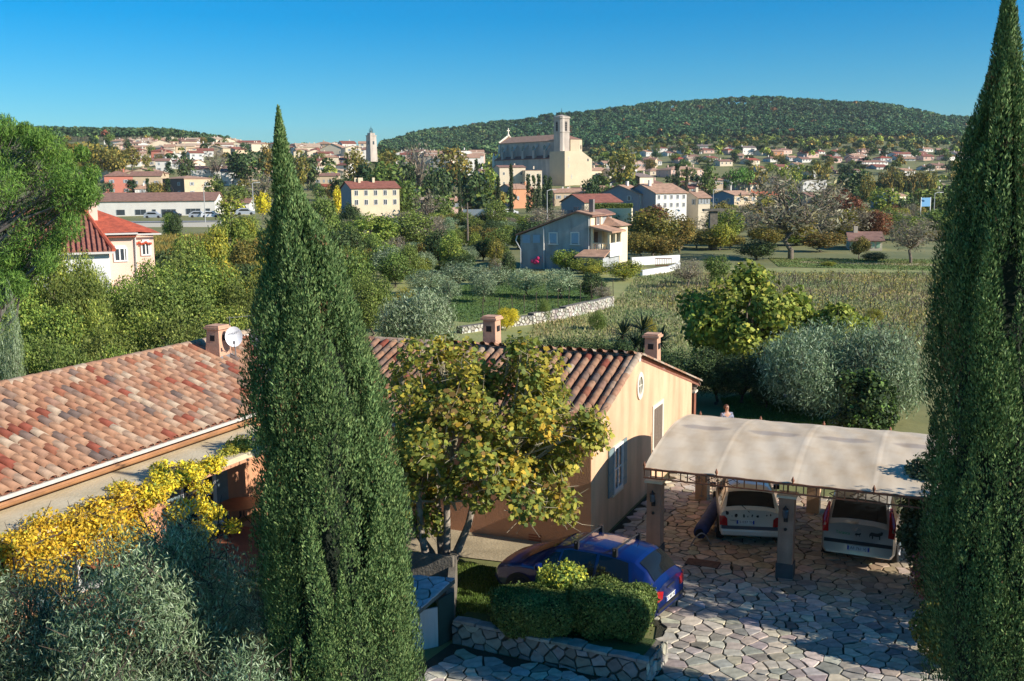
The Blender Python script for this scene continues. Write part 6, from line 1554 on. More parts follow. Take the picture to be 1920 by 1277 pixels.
    if rows and cols:
        for i in range(rows):
            zc=h*(i+.32)/rows if rows>1 else h*.32
            if rows>1: zc=h-(rows-1-i)*(h/rows)-h/rows*.78
            for j in range(cols):
                x=-a+w*(j+.5)/cols; ww=min(wsz[0],w/cols*.45); hh=min(wsz[1],h/rows*.6)
                st=style if rr.random()<.85 else ('closed' if style=='shut' else style)
                q=link('window',wmesh(ww,hh,st,sh),t,(x,-.003,zc))
        for i in range(rows):
            zc=h-(rows-1-i)*(h/rows)-h/rows*.78
            for j in range(sidecols):
                y=depth*(j+.5)/sidecols; hh=min(wsz[1],h/rows*.6); q=link('window',wmesh(min(wsz[0],depth/sidecols*.4),hh,style,sh),t,(-a-(.024 if side else .003),y,zc),-math.pi/2)
    return t
Hs=[
# --- left town, front to back
("long low white shop building with dark shopfronts and a brown tiled roof",183,398,377,404,252,14,6,'white','brown','x',dict(rows=1,cols=0,sidecols=0,chim=0,rise=2.1)),
("lower grey-white shop wing with a blue sign at the right end of the white shop",399,466,381,402,248,10,6,'white','brown','x',dict(rows=1,cols=4,style='plain',chim=0,rise=1.3)),
("salmon pink house with grey shutters and a dark left side",199,245,330,364,335,9,22,'salmon','brown','hip',dict(cols=2,rows=2,rise=1.8)),
("beige house joined to the right of the salmon pink house",246,300,330,352,338,9,10,'beige','brown','x',dict(cols=3,rows=1,rise=1.8)),
("small white cottage with lilac gable in front of the salmon house",257,304,354,366,312,7,25,'white','tan','x',dict(cols=2,rows=1,side='lilac',sidecols=0,rise=1.3)),
("big house with a long dark side and beige front right of the small cypresses",353,393,335,368,322,14,50,'beige','tan','hip',dict(cols=2,rows=2,side='dark',rise=1.0,chim=0)),  # dark side: shade put into the side wall colour
("cream gabled house at the far left beside the pine",145,178,318,335,380,12,-15,'cream','beige','y',dict(cols=1,rows=1)),
("cream low gabled house behind the salmon house",180,230,325,340,365,12,-12,'cream','tan','y',dict(cols=2,rows=1,chim=0)),
("wide beige barn gable without windows behind the salmon house",233,296,325,340,372,14,0,'beige','tan','y',dict(rows=0,cols=0)),
("long white row house with six shuttered windows behind the beige-fronted house",345,400,317,338,405,9,10,'white','brown','hip',dict(cols=5,rows=2,sidecols=0)),
("white row house stepping down to the right of the long white row house",400,423,317,334,408,9,10,'white','brown','x',dict(cols=2,rows=2)),
("white rendered row house with tall chimney by the green hedge bank",415,456,322,348,395,8,10,'white','brown','x',dict(cols=3,rows=2,chim=2)),
("brown row house partly behind the greyish tree",457,512,318,340,400,9,12,'beige','tan','x',dict(cols=4,rows=2)),
("tall narrow white house among the upper roofs",292,316,302,322,420,8,8,'white','brown','x',dict(cols=2,rows=2)),
("low white house with brown roof below the plane avenue",236,262,303,312,430,8,10,'white','tan','x',dict(cols=2,rows=1)),
("white house with greyish tiles beside the tall narrow white house",262,291,301,312,428,8,8,'cream','brown','x',dict(cols=2,rows=1)),
("orange house with two white windows in the upper town",284,316,283,297,485,9,5,'salmon','rust','hip',dict(cols=2,rows=1,style='plain',sh='white')),
("white house with red roof left of the orange house",249,272,282,295,490,9,20,'white','rust','hip',dict(cols=2,rows=1)),
("white low house right of the tall narrow white house",317,336,306,316,425,7,12,'white','grey','x',dict(cols=1,rows=1)),
("white house with dark balcony side below the skyline",358,380,287,304,450,8,30,'white','rust','x',dict(cols=2,rows=2)),
("white double house on the crest left of the dark tree mass",408,436,271,287,520,9,15,'white','tan','x',dict(cols=3,rows=2,style='plain')),
("long red roofed house on the crest above the dark tree mass",440,486,267,276,540,9,10,'cream','rust','x',dict(cols=4,rows=1)),
("pale house directly left of the tall cypress tip",505,524,272,285,530,9,10,'cream','tan','x',dict(cols=2,rows=1)),
("wide beige roof on the skyline right of the tall cypress tip",558,600,276,290,500,14,20,'cream','beige','x',dict(cols=3,rows=1,rise=2.6)),
("beige gabled house on the skyline with its gable to the front",600,645,279,300,480,16,-10,'cream','tan','y',dict(cols=3,rows=2,style='plain',rise=3.0)),
("pale house below the skyline gable with small dark windows",606,634,295,313,440,9,12,'cream','tan','hip',dict(cols=2,rows=1,style='plain')),
("low white house with dark side under the pale skyline houses",628,652,310,324,415,9,-35,'white','rust','x',dict(cols=1,rows=1)),
("cream roofed house above the row with red roof",612,645,322,334,380,10,-12,'cream','beige','y',dict(cols=1,rows=1)),
("row of pale houses with brown roof and shutters between the cypress and the dark tree",580,634,330,348,365,8,6,'beige','brown','x',dict(cols=5,rows=1,chim=2)),
("red roof strip below the row of pale houses",590,625,350,356,330,7,8,'beige','red','x',dict(cols=0,rows=0,chim=0)),
("yellow two-storey house with red roof and side wall greyed for shade",662,746,353,388,232,9,24,'yellow','rust','x',dict(cols=5,rows=2,side='grey',sidecols=0,chim=4,sh='blue',style='plain',rise=1.5,snap=False)),  # grey on the side is painted shade, the house is yellow all round
("little white house with pale roof right of the yellow house",783,800,375,386,245,6,-20,'white','beige','x',dict(cols=1,rows=1,chim=0)),
("long low tan roof behind the scrub right of the yellow house",795,822,381,389,240,7,5,'beige','tan','x',dict(cols=2,rows=1,chim=0)),
("small peach house at the foot of the wood",846,868,378,393,232,7,10,'pink','tan','x',dict(cols=2,rows=1)),
("small orange cottage with a single shuttered window above the wood",841,858,310,323,330,7,12,'orange','rust','hip',dict(cols=1,rows=1)),
("white house with flat dark roof box left of the church",862,882,283,294,420,7,25,'white','grey','flat',dict(cols=1,rows=1)),
("brown blockish house among roofs left of the church",846,862,290,300,415,8,20,'stone','brown','flat',dict(cols=2,rows=1,style='plain')),
("pale sprawling roof left of the church above the orange cottage",812,842,297,308,405,9,-15,'cream','beige','x',dict(cols=2,rows=1)),
("white house below the church's left end",862,900,296,312,400,8,15,'white','tan','x',dict(cols=3,rows=1)),
("low white house with terrace roof at the left of the hollow",800,822,286,296,440,8,15,'white','tan','x',dict(cols=2,rows=1)),
("small red-brown house between the poplar and dark trees",752,772,290,298,430,8,10,'pink','rust','x',dict(cols=2,rows=1)),
("white-walled house with brown roof directly below the church aisle",900,935,322,345,345,9,20,'white','brown','x',dict(cols=2,rows=1,style='plain')),
("cream weathered block with flat terraces below the church",937,985,314,350,335,12,14,'cream','brown','x',dict(cols=3,rows=2,style='plain',rise=1.)),
("lower cream weathered block right of the other, below the church",985,1016,320,348,333,10,14,'cream','tan','flat',dict(cols=2,rows=2,style='plain')),
# --- centre
("pale two-storey house with red chimneys right of the church",1103,1142,320,342,375,12,38,'yellow','tan','x',dict(cols=4,rows=2,side='grey',sidecols=0,chim=3,style='plain')),  # grey side colour stands in for the shade there
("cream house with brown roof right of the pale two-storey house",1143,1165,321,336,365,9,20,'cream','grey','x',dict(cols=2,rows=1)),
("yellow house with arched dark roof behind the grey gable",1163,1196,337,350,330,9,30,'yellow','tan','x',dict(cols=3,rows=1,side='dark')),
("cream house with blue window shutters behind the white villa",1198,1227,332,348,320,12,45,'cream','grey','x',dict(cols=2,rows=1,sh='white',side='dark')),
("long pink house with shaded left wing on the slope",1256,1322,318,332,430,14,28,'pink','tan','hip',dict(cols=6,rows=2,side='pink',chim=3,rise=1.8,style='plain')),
("orange house with grey gable side behind the twin cypresses",962,1000,354,384,262,11,30,'orange','tan','x',dict(cols=2,rows=1,side='grey')),
("long tan roofed bungalow right of the orange house",1040,1115,361,378,270,9,8,'beige','tan','x',dict(cols=5,rows=1)),
("tan roofed bungalow with white edge behind the red-brown roof",1118,1167,358,374,272,12,32,'white','tan','x',dict(cols=2,rows=1,side='grey')),
("low house with a red-brown roof above the cream garden wall",1095,1166,379,392,205,9,28,'cream','rust','x',dict(cols=1,rows=1,side='grey',sidecols=0,chim=0,rise=1.5)),
("grey gabled house beside the large white villa",1198,1220,364,380,222,11,48,'white','tan','x',dict(cols=1,rows=1,side='grey',sidecols=2,rise=1.9)),
("large white two-storey villa with loggias and a broad tan roof",1228,1290,362,392,218,12,26,'white','tan','x',dict(cols=5,rows=2,style='plain',side='grey',sidecols=0,rise=1.9)),
("small cream house with brown roof right of the large white villa",1309,1332,371,388,222,9,15,'cream','tan','x',dict(cols=2,rows=1)),
("dark brick house with orange-tan roof above the small cream house",1291,1343,353,362,285,9,20,'stone','rust','x',dict(cols=3,rows=1)),
("blue-grey gabled house behind the grey bare tree",1372,1425,366,382,232,9,42,'beige','tan','x',dict(cols=3,rows=1,side='bluegrey')),
("red-brown roofed house among trees right of the dark brick house",1404,1440,345,362,300,10,35,'cream','red','x',dict(cols=2,rows=1,side='stone')),
("low orange roofed house behind the large bare tree",1407,1460,366,378,262,8,12,'orange','orange','x',dict(cols=3,rows=1)),
("tan roofed shed with tall front behind the rust brown tree",1520,1590,370,388,232,10,20,'stone','brown','x',dict(cols=3,rows=1)),
("pale flat building seen through the bare tree crown",1505,1552,338,352,330,10,10,'white','grey','flat',dict(cols=5,rows=1,style='plain')),
("blue and white gabled house right of the lime trees",1683,1703,367,385,245,10,45,'cream','tan','x',dict(cols=2,rows=1,side='bluegrey',sidecols=2,sh='blue')),
("cottage with pale green shutters by the park lawn",1597,1652,452,470,142,8,-14,'cream','brown','x',dict(cols=4,rows=1,sh='green',rise=1.0,chim=1)),
]
# hillside villas on the right
for i,(a,b,ye,yb,D,w_,rf2,lab) in enumerate((
(1230,1252,278,284,720,'white','rust','small white villa with red roof, leftmost on the wooded hill'),(1262,1294,279,284,730,'beige','rust','low villas second from the left on the wooded hill'),(1308,1334,274,281,740,'white','grey','long white house standing free below the pines'),(1216,1232,297,302,600,'beige','tan','small beige roofed house above the long pink house'),(1291,1311,298,307,560,'cream','beige','cream house with pitched front above the long pink house'),(1358,1384,276,284,700,'white','brown','white apartment house at the left of the terrace row'),(1372,1392,284,291,660,'cream','tan','cream villa in the middle of the hillside terraces'),(1392,1420,277,290,690,'white','grey','white block with balconies and dark recess on the hillside'),(1450,1470,284,292,640,'orange','tan','orange villa right of the white block'),
(1512,1537,287,296,620,'pink','red','house with bright red roof, left of two'),(1562,1586,285,293,640,'white','red','house with bright red roof, right of two'),(1598,1628,293,299,600,'pink','tan','pink low villa below the red roofs'),(1614,1626,288,292,640,'white','brown','tiny white gable above the pink low villa'),(1676,1744,289,298,640,'white','rust','long white villa row with red roof at the foot of the wood'),(1690,1716,298,302,600,'white','tan','white wall fragment below the long white villa row'),(1608,1670,304,309,560,'white','brown','long white low block in the middle of the right slope'),(1622,1656,312,316,530,'white','brown','small white block under the long white low block'),(1792,1812,288,297,640,'white','grey','pale blue-white house beside the dark cypress edge'),(1440,1458,317,322,500,'white','beige','white shed roof among the trees left of the pines'),(1519,1537,324,329,470,'cream','tan','cream wall glimpsed above the large bare tree'),(1736,1746,347,353,420,'beige','tan','small beige house right of the plane avenue'),(1760,1772,346,354,410,'white','beige','small white house right of the small beige house'))):
    house(lab,a,b,ye,yb,D,9,[12,20,-8,25][i%4],w_,rf2,'hip' if i%3==0 else 'x',rows=1,cols=max(2,int((b-a)/7)),style='plain',chim=1,sidecols=1)
for h in Hs:
    lab,a,b,ye,yb,D,dep,yaw,wl,rf2,kd,kw=h; house(lab,a,b,ye,yb,D,dep,yaw,wl,rf2,kd,**kw)
# crowded old town roofs on the crest
r=np.random.default_rng(501)
cands=[]
for row,(y0,D,n,xa,xb) in enumerate(((262,660,13,195,440),(268,610,14,205,450),(275,560,11,240,400),(290,470,5,245,345),(284,520,7,560,650),(303,440,3,575,650),(287,450,7,740,905),(294,430,5,795,905),(306,400,4,330,360),(271,640,9,445,700),(278,590,9,545,690),(286,540,7,560,680),(297,480,5,580,660),(266,650,8,200,440),(280,540,6,300,440))):
    for k in range(n):
        px=xa+(xb-xa)*(k+.5)/n+r.uniform(-4,4); cands.append((px,y0+r.uniform(-3,3),D+r.uniform(-15,15)))
adj=['white','cream','beige','pale pink','light grey','warm white']; rfn=dict(tan='tan',beige='pale',brown='brown',rust='reddish',grey='greyish')
for i,(px,ye,D) in enumerate(cands):
    w_=r.uniform(17,34); wl=['white','cream','beige','white','pink','cream'][int(r.integers(6))]; rk=['tan','beige','brown','rust','tan'][int(r.integers(5))]
    house('%s old town house with %s tiled roof crowded on the hilltop'%(wl,rk),px-w_/2,px+w_/2,ye,ye+r.uniform(7,13),D,r.uniform(7,13),r.choice([-25,-12,8,15,22,30]),wl,rk,['x','x','y','hip'][int(r.integers(4))],rows=int(r.integers(1,3)),cols=int(r.integers(1,4)),style='plain' if r.random()<.5 else 'shut',chim=int(r.integers(0,3)),sidecols=1)
    o=[q for q in bpy.data.objects if q.name.startswith('house')]; 
for o in bpy.data.objects:
    if 'crowded on the hilltop' in o.get('label',''): o['group']='old town houses on the hilltop'
r=np.random.default_rng(502)
for (xa,xb,ya,yb2,Dm,n) in ((1105,1240,300,322,460,9),(745,905,284,304,440,9),(1225,1480,334,352,330,9),(1045,1100,352,366,300,3),(560,655,288,316,430,6)):
    for k in range(n):
        px=xa+(xb-xa)*(k+r.uniform(.2,.8))/n; ye=r.uniform(ya,yb2); D=Dm+r.uniform(-20,20); w_=r.uniform(16,28)
        wl=['white','cream','beige','pink'][int(r.integers(4))]; rk=['tan','beige','brown','rust','tan'][int(r.integers(5))]
        o=house('%s village house with %s tiled roof among trees around the church hill'%(wl,rk),px-w_/2,px+w_/2,ye,ye+r.uniform(8,14),D,r.uniform(7,11),float(r.choice([-18,10,18,28])),wl,rk,['x','x','hip','y'][int(r.integers(4))],rows=int(r.integers(1,3)),cols=int(r.integers(2,4)),style='plain' if r.random()<.5 else 'shut',chim=1,sidecols=1)
        o['group']='village houses around the church hill'
for (xa,xb,ya,yb2,Dm,n) in ((1180,1820,279,288,800,22),(1230,1820,292,303,640,20),(1400,1790,308,322,520,10)):
    for k in range(n):
        px=xa+(xb-xa)*(k+r.uniform(.1,.9))/n; ye=r.uniform(ya,yb2); D=Dm+r.uniform(-20,20); w_=r.uniform(12,26)
        wl=['white','cream','pink','white'][int(r.integers(4))]; rk=['tan','rust','brown','red'][int(r.integers(4))]
        o=house('%s villa with low %s roof half hidden by the trees of the right slope'%(wl,rk),px-w_/2,px+w_/2,ye,ye+r.uniform(5,8),D,r.uniform(8,11),float(r.choice([-14,10,18,26])),wl,rk,['x','x','hip'][int(r.integers(3))],rows=1,cols=int(r.integers(2,4)),style='plain',chim=1,sidecols=1)
        o['group']='villas on the wooded right slope'
# shopfronts of the long shop
shop=next(o for o in bpy.data.objects if o.get('label','').startswith('long low white shop'))
wS=(398-183)*252/1900./math.cos(math.radians(6))
for (a,b,z0,z1) in ((215,231,.2,1.6),(251,272,.2,1.6),(284,291,.2,1.6),(302,330,.25,1.6),(350,378,.2,1.7),(388,397,.2,1.7)):
    x0=(a-290.5)/107.5*wS/2; x1=(b-290.5)/107.5*wS/2; m=MB(); m.box(x0,x1,-.05,-.01,z0,z1,0)
    for q in np.linspace(x0,x1,max(2,int((x1-x0)/1.2)+1)): m.box(q-.04,q+.04,-.08,-.051,z0,z1,1)
    m.build('shopfront',[paneM,shutM['grey']],shop)
# ---- bell tower with wrought iron campanile
def z_at(py,D,px=960): return dp(px,py,D)[2]
Dc=560; zb=z_at(296,Dc,695); zt=z_at(251,Dc,695); p=dp(695,296,Dc)
bt=thing('clock_tower','square stone clock tower with an iron bell cage rising over the plane trees','tower',(p[0],Dc,zb-2),math.radians(42))
stn=pmat('church_stone',sr((200,186,170)),.9,var=.10,scale=.25,bump=.15,bscale=2,detail=7,streak=(.5,.5,.06)); stn2=pmat('church_ochre',sr((206,186,154)),.9,var=.06,scale=.2,bump=.1,detail=7)
m=MB(); H=zt-zb+2; s=4.6
V=[(0,0,0),(s,0,0),(s,s,0),(0,s,0),(.35,.35,H*.93),(s-.35,.35,H*.93),(s-.35,s-.35,H*.93),(.35,s-.35,H*.93)]; m.add(V,[(0,1,5,4),(1,2,6,5),(2,3,7,6),(3,0,4,7),(4,5,6,7)]); m.build('shaft',[stn],bt)
m=MB(); m.box(.1,s-.1,.1,s-.1,H*.931,H*.96); m.box(.8,s-.8,.8,s-.8,H*.961,H+.6); m.build('parapet',[stn],bt)
m=MB(); m.box(1.8,2.8,.2,.34,H*.62,H*.74); m.build('window',[paneM],bt); m=MB(); m.box(.2,.34,1.8,2.8,H*.62,H*.74); m.build('window',[paneM],bt)
m=MB(); c=s/2; 
for k in range(6):
    th=k*math.pi/3; m.tube([(c+1.1*math.cos(th),c+1.1*math.sin(th),H+.6),(c+1.0*math.cos(th),c+1.0*math.sin(th),H+2.2),(c+.5*math.cos(th),c+.5*math.sin(th),H+3.1),(c,c,H+3.4)],.09,4)
for zz in (H+1.2,H+2.2): m.tube([(c+1.05*math.cos(k*math.pi/6),c+1.05*math.sin(k*math.pi/6),zz) for k in range(13)],.07,4)
m.tube([(c,c,H+3.3),(c,c,H+4.6)],.07,4); m.build('bell_cage',[iron],bt)
m=MB(); m.lathe([(.55,H+1.0),(.45,H+1.3),(.25,H+1.8),(.08,H+1.95)],10,(c,c,0)); m.build('bell',[pmat('bronze',sr((110,100,80)),.5,metal=.8,var=0)],bt)
# ---- collegiate church
Dh=480; k_=Dh/1900.; pc=dp(1059,338,Dh); Z0=pc[2]
ch=thing('church','large pale stone church with square bell tower and flying buttresses on the hill','church',(pc[0],Dh,Z0),math.radians(40))
X=17.8; 
zf=lambda py: z_at(py,Dh,1059)-Z0
m=MB(); zt0=zf(283); zl=zf(298)
V=[(0,0,-4),(X,0,-4),(X,0,zl),(X*.62,0,zt0),(0,0,zt0)]; n=5; V+= [(x,10.6,z) for x,y,z in V]
m.add(V,[(0,1,2,3,4),(9,8,7,6,5)]+[(i,(i+1)%5+0,5+(i+1)%5,5+i) for i in range(5)]); m.build('transept',[stn2],ch)
m=MB(); m.box(-.02,X*.30,-.02,.0,-4,zt0); 
# lower aisle wall
zla=zf(297)+.2
m=MB(); m.box(.0,3.4,10.61,52,-4,zla); m.build('aisle_wall',[stn],ch)
m=MB(); m.add([(-.3,10.7,zla-.1),(-.3,52.2,zla-.1),(3.5,52.2,zla+1.5),(3.5,10.7,zla+1.5),(-.3,10.7,zla+.12),(-.3,52.2,zla+.12),(3.5,52.2,zla+1.7),(3.5,10.7,zla+1.7)],[(0,1,2,3),(7,6,5,4),(0,4,5,1),(1,5,6,2),(3,2,6,7),(0,3,7,4)]); m.build('aisle_roof',[roofm('rust')],ch)
zn=zf(263.5)+.3; zr=zn+3.0
m=MB(); m.box(3.5,15.5,8.9,52,-4,zn); V=[(3.5,52,zn),(15.5,52,zn),(9.5,52,zr),(3.5,8.9,zn),(15.5,8.9,zn),(9.5,8.9,zr)]; m.add(V,[(0,1,2),(3,5,4)]); m.build('nave_wall',[stn],ch)
m=MB(); 
for (xa,za,xb,zb_) in ((3.1,zn-.15,9.5,zr+.05),(15.9,zn-.15,9.51,zr+.05)):
    m.add([(xa,8.5,za),(xa,52.3,za),(xb,52.3,zb_),(xb,8.5,zb_),(xa,8.5,za+.35),(xa,52.3,za+.35),(xb,52.3,zb_+.35),(xb,8.5,zb_+.35)],[(0,1,2,3),(7,6,5,4),(0,4,5,1),(1,5,6,2),(3,2,6,7),(0,3,7,4)])
m.build('nave_roof',[roofm('tan')],ch)
for k,y in enumerate((14.5,22.5,30.5,38.5,46.0)):
    m=MB(); th=.9; m.box(.1,1.7,y-th/2-.3,y+th/2+.3,zla+.2,zla+4.2); 
    V=[];seg=8
    for yy in (y-th/2,y+th/2):
        V+=[(1.0,yy,zla+4.4),(3.5,yy,zn-.9),(3.5,yy,zn-2.4)]+[(3.5-1.9*math.sin(a_),yy,zn-2.4-2.6*(1-math.cos(a_))) for a_ in np.linspace(.15,1.3,4)]+[(1.0,yy,zla+2.6)]
    n=len(V)//2; m.add(V,[tuple(range(n)),tuple(range(n,2*n))[::-1]]+[(i,(i+1)%n,n+(i+1)%n,n+i) for i in range(n)]); m.build('buttress',[stn],ch)
    m=MB(); m.box(3.46,3.495,y+2.6,y+4.4,zn-5.4,zn-2.2); m.box(3.46,3.494,y+3.0,y+4.0,zn-2.2,zn-1.7); m.build('window',[paneM],ch)
# west front parapets with cross
cope=pmat('coping_stone',sr((240,228,204)),.85,var=.04)
m=MB(); 
def seg3(P,Q,w=.7,t=.5):
    P=np.array(P,float);Q=np.array(Q,float); m.tube([P,Q],t,4)
seg3((3.4,52.3,zn+.4),(9.5,52.3,zr+1.2)); seg3((9.5,52.3,zr+1.2),(15.6,52.3,zn+.4)); seg3((3.4,52.3,zn-.6),(3.2,52.3,zla+4)); m.tube([(3.2,52.3,zla+4),(2.6,52.3,zla+2.6),(1.4,52.3,zla+1.6),(-.2,52.3,zla+1.1)],.5,5); m.box(-.8,.4,51.8,52.8,zla-6,zla+1.9); m.lathe([(.5,zla+1.9),(.25,zla+3.0),(.05,zla+3.8)],6,(-.2,52.3,0)); m.build('gable_coping',[cope],ch)
m=MB(); m.box(9.3,9.7,52.1,52.5,zr+1.4,zr+5.0); m.box(8.6,10.4,52.15,52.45,zr+3.6,zr+4.0); m.lathe([(.9,zr+1.1),(.5,zr+1.8),(.3,zr+2.2)],6,(9.5,52.3,0)); m.build('cross',[cope],ch)
# choir block behind the tower
zc0=zf(260); m=MB(); m.prism([(6.5,3.0),(11.5,2.0),(15.2,4.2),(15.2,9.5),(6.5,9.5)],zt0-1,zc0); cb=m.build('choir',[stn2],ch)
m=MB(); m.add([(6.3,2.8,zc0+.02),(11.6,1.7,zc0+.02),(15.5,4.0,zc0+.02),(15.5,9.8,zc0+.02),(6.3,9.8,zc0+.02),(9.5,9.4,zc0+2.6)],[(0,1,5),(1,2,5),(2,3,5),(3,4,5),(4,0,5),(4,3,2,1,0)]); m.build('choir_roof',[roofm('brown')],ch)
nrm_=np.array([2.2,-3.7]); nrm_=np.array([2.2,-3.7])/np.linalg.norm([2.2,-3.7]); c0=np.array([13.35,3.1]); tdir=np.array([3.7,2.2])/np.linalg.norm([3.7,2.2])
m=MB(); m.add([(c0[0]+nrm_[0]*.05+tdir[0]*.95*math.cos(a_),c0[1]+nrm_[1]*.05+tdir[1]*.95*math.cos(a_),zc0-3.6+1.15*math.sin(a_)) for a_ in np.linspace(0,2*math.pi,18,endpoint=False)],[tuple(range(18))]); m.build('oculus',[paneM],ch)
# tower: octagonal-cornered shaft
zt1=zf(217); zs=zf(247); m=MB(); a=6.1; cc=.9; x0,y0=.3,2.7
def oct_(g=0): return [(x0-g+cc,y0-g),(x0+a+g-cc,y0-g),(x0+a+g,y0-g+cc),(x0+a+g,y0+a+g-cc),(x0+a+g-cc,y0+a+g),(x0-g+cc,y0+a+g),(x0-g,y0+a+g-cc),(x0-g,y0-g+cc)]
m.prism(oct_(),zt0-.5,zt1); tw_=m.build('bell_tower',[stn],ch)
m=MB(); m.prism(oct_(.22),zs,zs+.45); m.prism(oct_(.3),zt1-.9,zt1-.3); m.build('string_course',[stn],ch)
m=MB(); o8=oct_(.1); ctr=(x0+a/2,y0+a/2); m.add([(p[0],p[1],zt1+.02) for p in o8]+[(ctr[0],ctr[1],zt1+.9)],[(i,(i+1)%8,8) for i in range(8)]); m.build('tower_roof',[stn],ch)
for (X0,X1,Y0,Y1) in ((x0+a/2-.65,x0+a/2+.65,y0-.06,y0-.01),(x0-.06,x0-.01,y0+a/2-.65,y0+a/2+.65)):
    m=MB(); m.box(X0,X1,Y0,Y1,zf(245),zf(227)); m.build('belfry_opening',[soot_hole_dark],ch)
    m=MB()
    for q in range(5):
        zz=zf(245)+(zf(227)-zf(245))*(q+.5)/5; m.box(X0+.05,X1-.05,Y0-.03 if X1-X0>.5 else Y0+.05,Y1-.06 if X1-X0>.5 else Y1-.05,zz-.12,zz+.12) if X1-X0>.5 else m.box(X0-.03,X1-.06,Y0+.05,Y1-.05,zz-.12,zz+.12)
    m.build('louvre',[pmat('grey_louvre',sr((120,112,104)),.8,var=0)],ch)
m=MB(); m.tube([(ctr[0],ctr[1],zt1+.5),(ctr[0],ctr[1],zt1+4.0)],.08,4); m.tube([(ctr[0]-.6,ctr[1],zt1+3.0),(ctr[0]+.6,ctr[1],zt1+3.0)],.07,4); m.build('tower_cross',[iron],ch)
for (xx,zz,s_) in ((2.4,zf(297),1.1),(2.4,zf(311),1.1),(4.3,zf(331),.9)):
    m=MB(); m.box(xx-s_/2,xx+s_/2,-.05,-.004,zz-1.1,zz+1.1,0); m.box(xx-.06,xx+.06,-.09,-.051,zz-1.1,zz+1.1,1); m.box(xx-s_/2,xx+s_/2,-.085,-.052,zz-.06,zz+.06,1); m.build('window',[pmat('pale_blind_window',sr((206,196,172)),.8,var=.05),shutM['grey']],ch)
m=MB(); m.box(X-3.2,X-2.3,-.05,-.004,zf(302),zf(297)); m.build('window',[paneM],ch)
# ================================================================ GREY HOUSE in the middle distance
gD=112.
corner=np.array([dp(1106,490,gD)[0],gD,0]); yawg=math.radians(-25); e_=np.array([math.cos(yawg),math.sin(yawg)])
d_=ray(976,480); Mx=np.array([[d_[0],e_[0]],[d_[1],e_[1]]]); tq,Lw=np.linalg.solve(Mx,corner[:2]); gE=tq*d_[1]
gh=thing('grey_house','large grey-rendered house with blue shutters and a covered corner porch','house',tuple(corner),yawg)
# local: -x runs along the grey side wall to the left end, +y goes to the back, so front porch is on +x
def zz_(py,D): return z_at(py,D)
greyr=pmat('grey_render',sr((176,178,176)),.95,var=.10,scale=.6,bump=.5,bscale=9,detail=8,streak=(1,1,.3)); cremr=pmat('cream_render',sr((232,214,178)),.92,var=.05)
zR=zz_(403,gD); zL=zz_(441,gE); zE=zz_(407,gD)
m=MB(); xR=-1.6
prof=[(-Lw,-1),(0,-1),(0,zE),(xR,zR+.15),(-Lw,zL)]; n=5
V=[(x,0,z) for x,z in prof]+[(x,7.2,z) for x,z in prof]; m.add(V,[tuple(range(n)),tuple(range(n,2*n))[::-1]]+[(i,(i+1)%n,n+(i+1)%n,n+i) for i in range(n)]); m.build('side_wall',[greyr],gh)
m=MB(); m.add([(-Lw-.5,-.3,zL-.05),(xR,-.3,zR+.18),(xR,7.4,zR+.18),(-Lw-.5,7.4,zL-.05),(-Lw-.5,-.3,zL+.12),(xR,-.3,zR+.36),(xR,7.4,zR+.36),(-Lw-.5,7.4,zL+.12)],[(0,1,2,3),(7,6,5,4),(0,4,5,1),(1,5,6,2),(2,6,7,3),(3,7,4,0)])
m.add([(xR+.01,-.3,zR+.18),(.4,-.3,zE-.05),(.4,7.4,zE-.05),(xR+.01,9.3,zR+.18),(xR+.01,-.3,zR+.36),(.4,-.3,zE+.12),(.4,7.4,zE+.12),(xR+.01,9.3,zR+.36)],[(3,2,1,0),(4,5,6,7),(0,1,5,4),(1,2,6,5),(2,3,7,6),(3,0,4,7)]); gr=m.build('roof',[roofm('brown')],gh)
def px2x(px): # along grey wall
    d=ray(px,440); o=corner; e=np.array([math.cos(yawg),math.sin(yawg)]); # solve t*d = o + s e
    M=np.array([[d[0],-e[0]],[d[1],-e[1]]]); t,s=np.linalg.solve(M,np.array(o[:2])); return s,t*d[1]
for (a,b,yt,yb,st) in ((980,994,441,456,'closed'),(1000,1013,441,456,'closed'),(1031,1044,438,456,'frame'),(1072,1085,438,457,'frame')):
    s0,Da=px2x(a); s1,Db=px2x(b); zt_=zz_(yt,(Da+Db)/2); zb_=zz_(yb,(Da+Db)/2)
    m=MB(); m.box(s0,s1,-.08,-.01,zb_,zt_,0)
    for q in range(6): zq=zb_+(zt_-zb_)*(q+.5)/6; m.box(s0+.05,s1-.05,-.1,-.081,zq-.05,zq+.02,0)
    if st=='frame': m.box(s0-.12,s0-.001,-.12,-.01,zb_-.1,zt_+.1,1); m.box(s1+.001,s1+.12,-.12,-.01,zb_-.1,zt_+.1,1); m.box(s0,s1,-.12,-.01,zt_+.001,zt_+.12,1); m.box(s0-.2,s1+.2,-.15,-.01,zb_-.2,zb_-.1001,1)
    m.build('shutter',[pmat('sky_blue_shutter',sr((150,176,196)),.6,var=.05),shutM['white']],gh)
s0,_=px2x(1019); s1,_=px2x(976)
m=MB(); m.tube([(s0,-.15,zz_(428,112)),(s0+.1,-.15,zz_(432,112)),(s0+.1,-.15,0)],.09,6); m.tube([(-Lw-.3,-.15,zL),(-Lw-.5,-.15,zL-.6),(-Lw+.1,-.15,zL-1.6),(-Lw+.1,-.15,0)],.08,6); m.tube([(-.1,-.12,zE),(-.1,-.12,0)],.07,6); m.build('downpipe',[pmat('pale_pipe',sr((206,200,190)),.5,var=0)],gh)
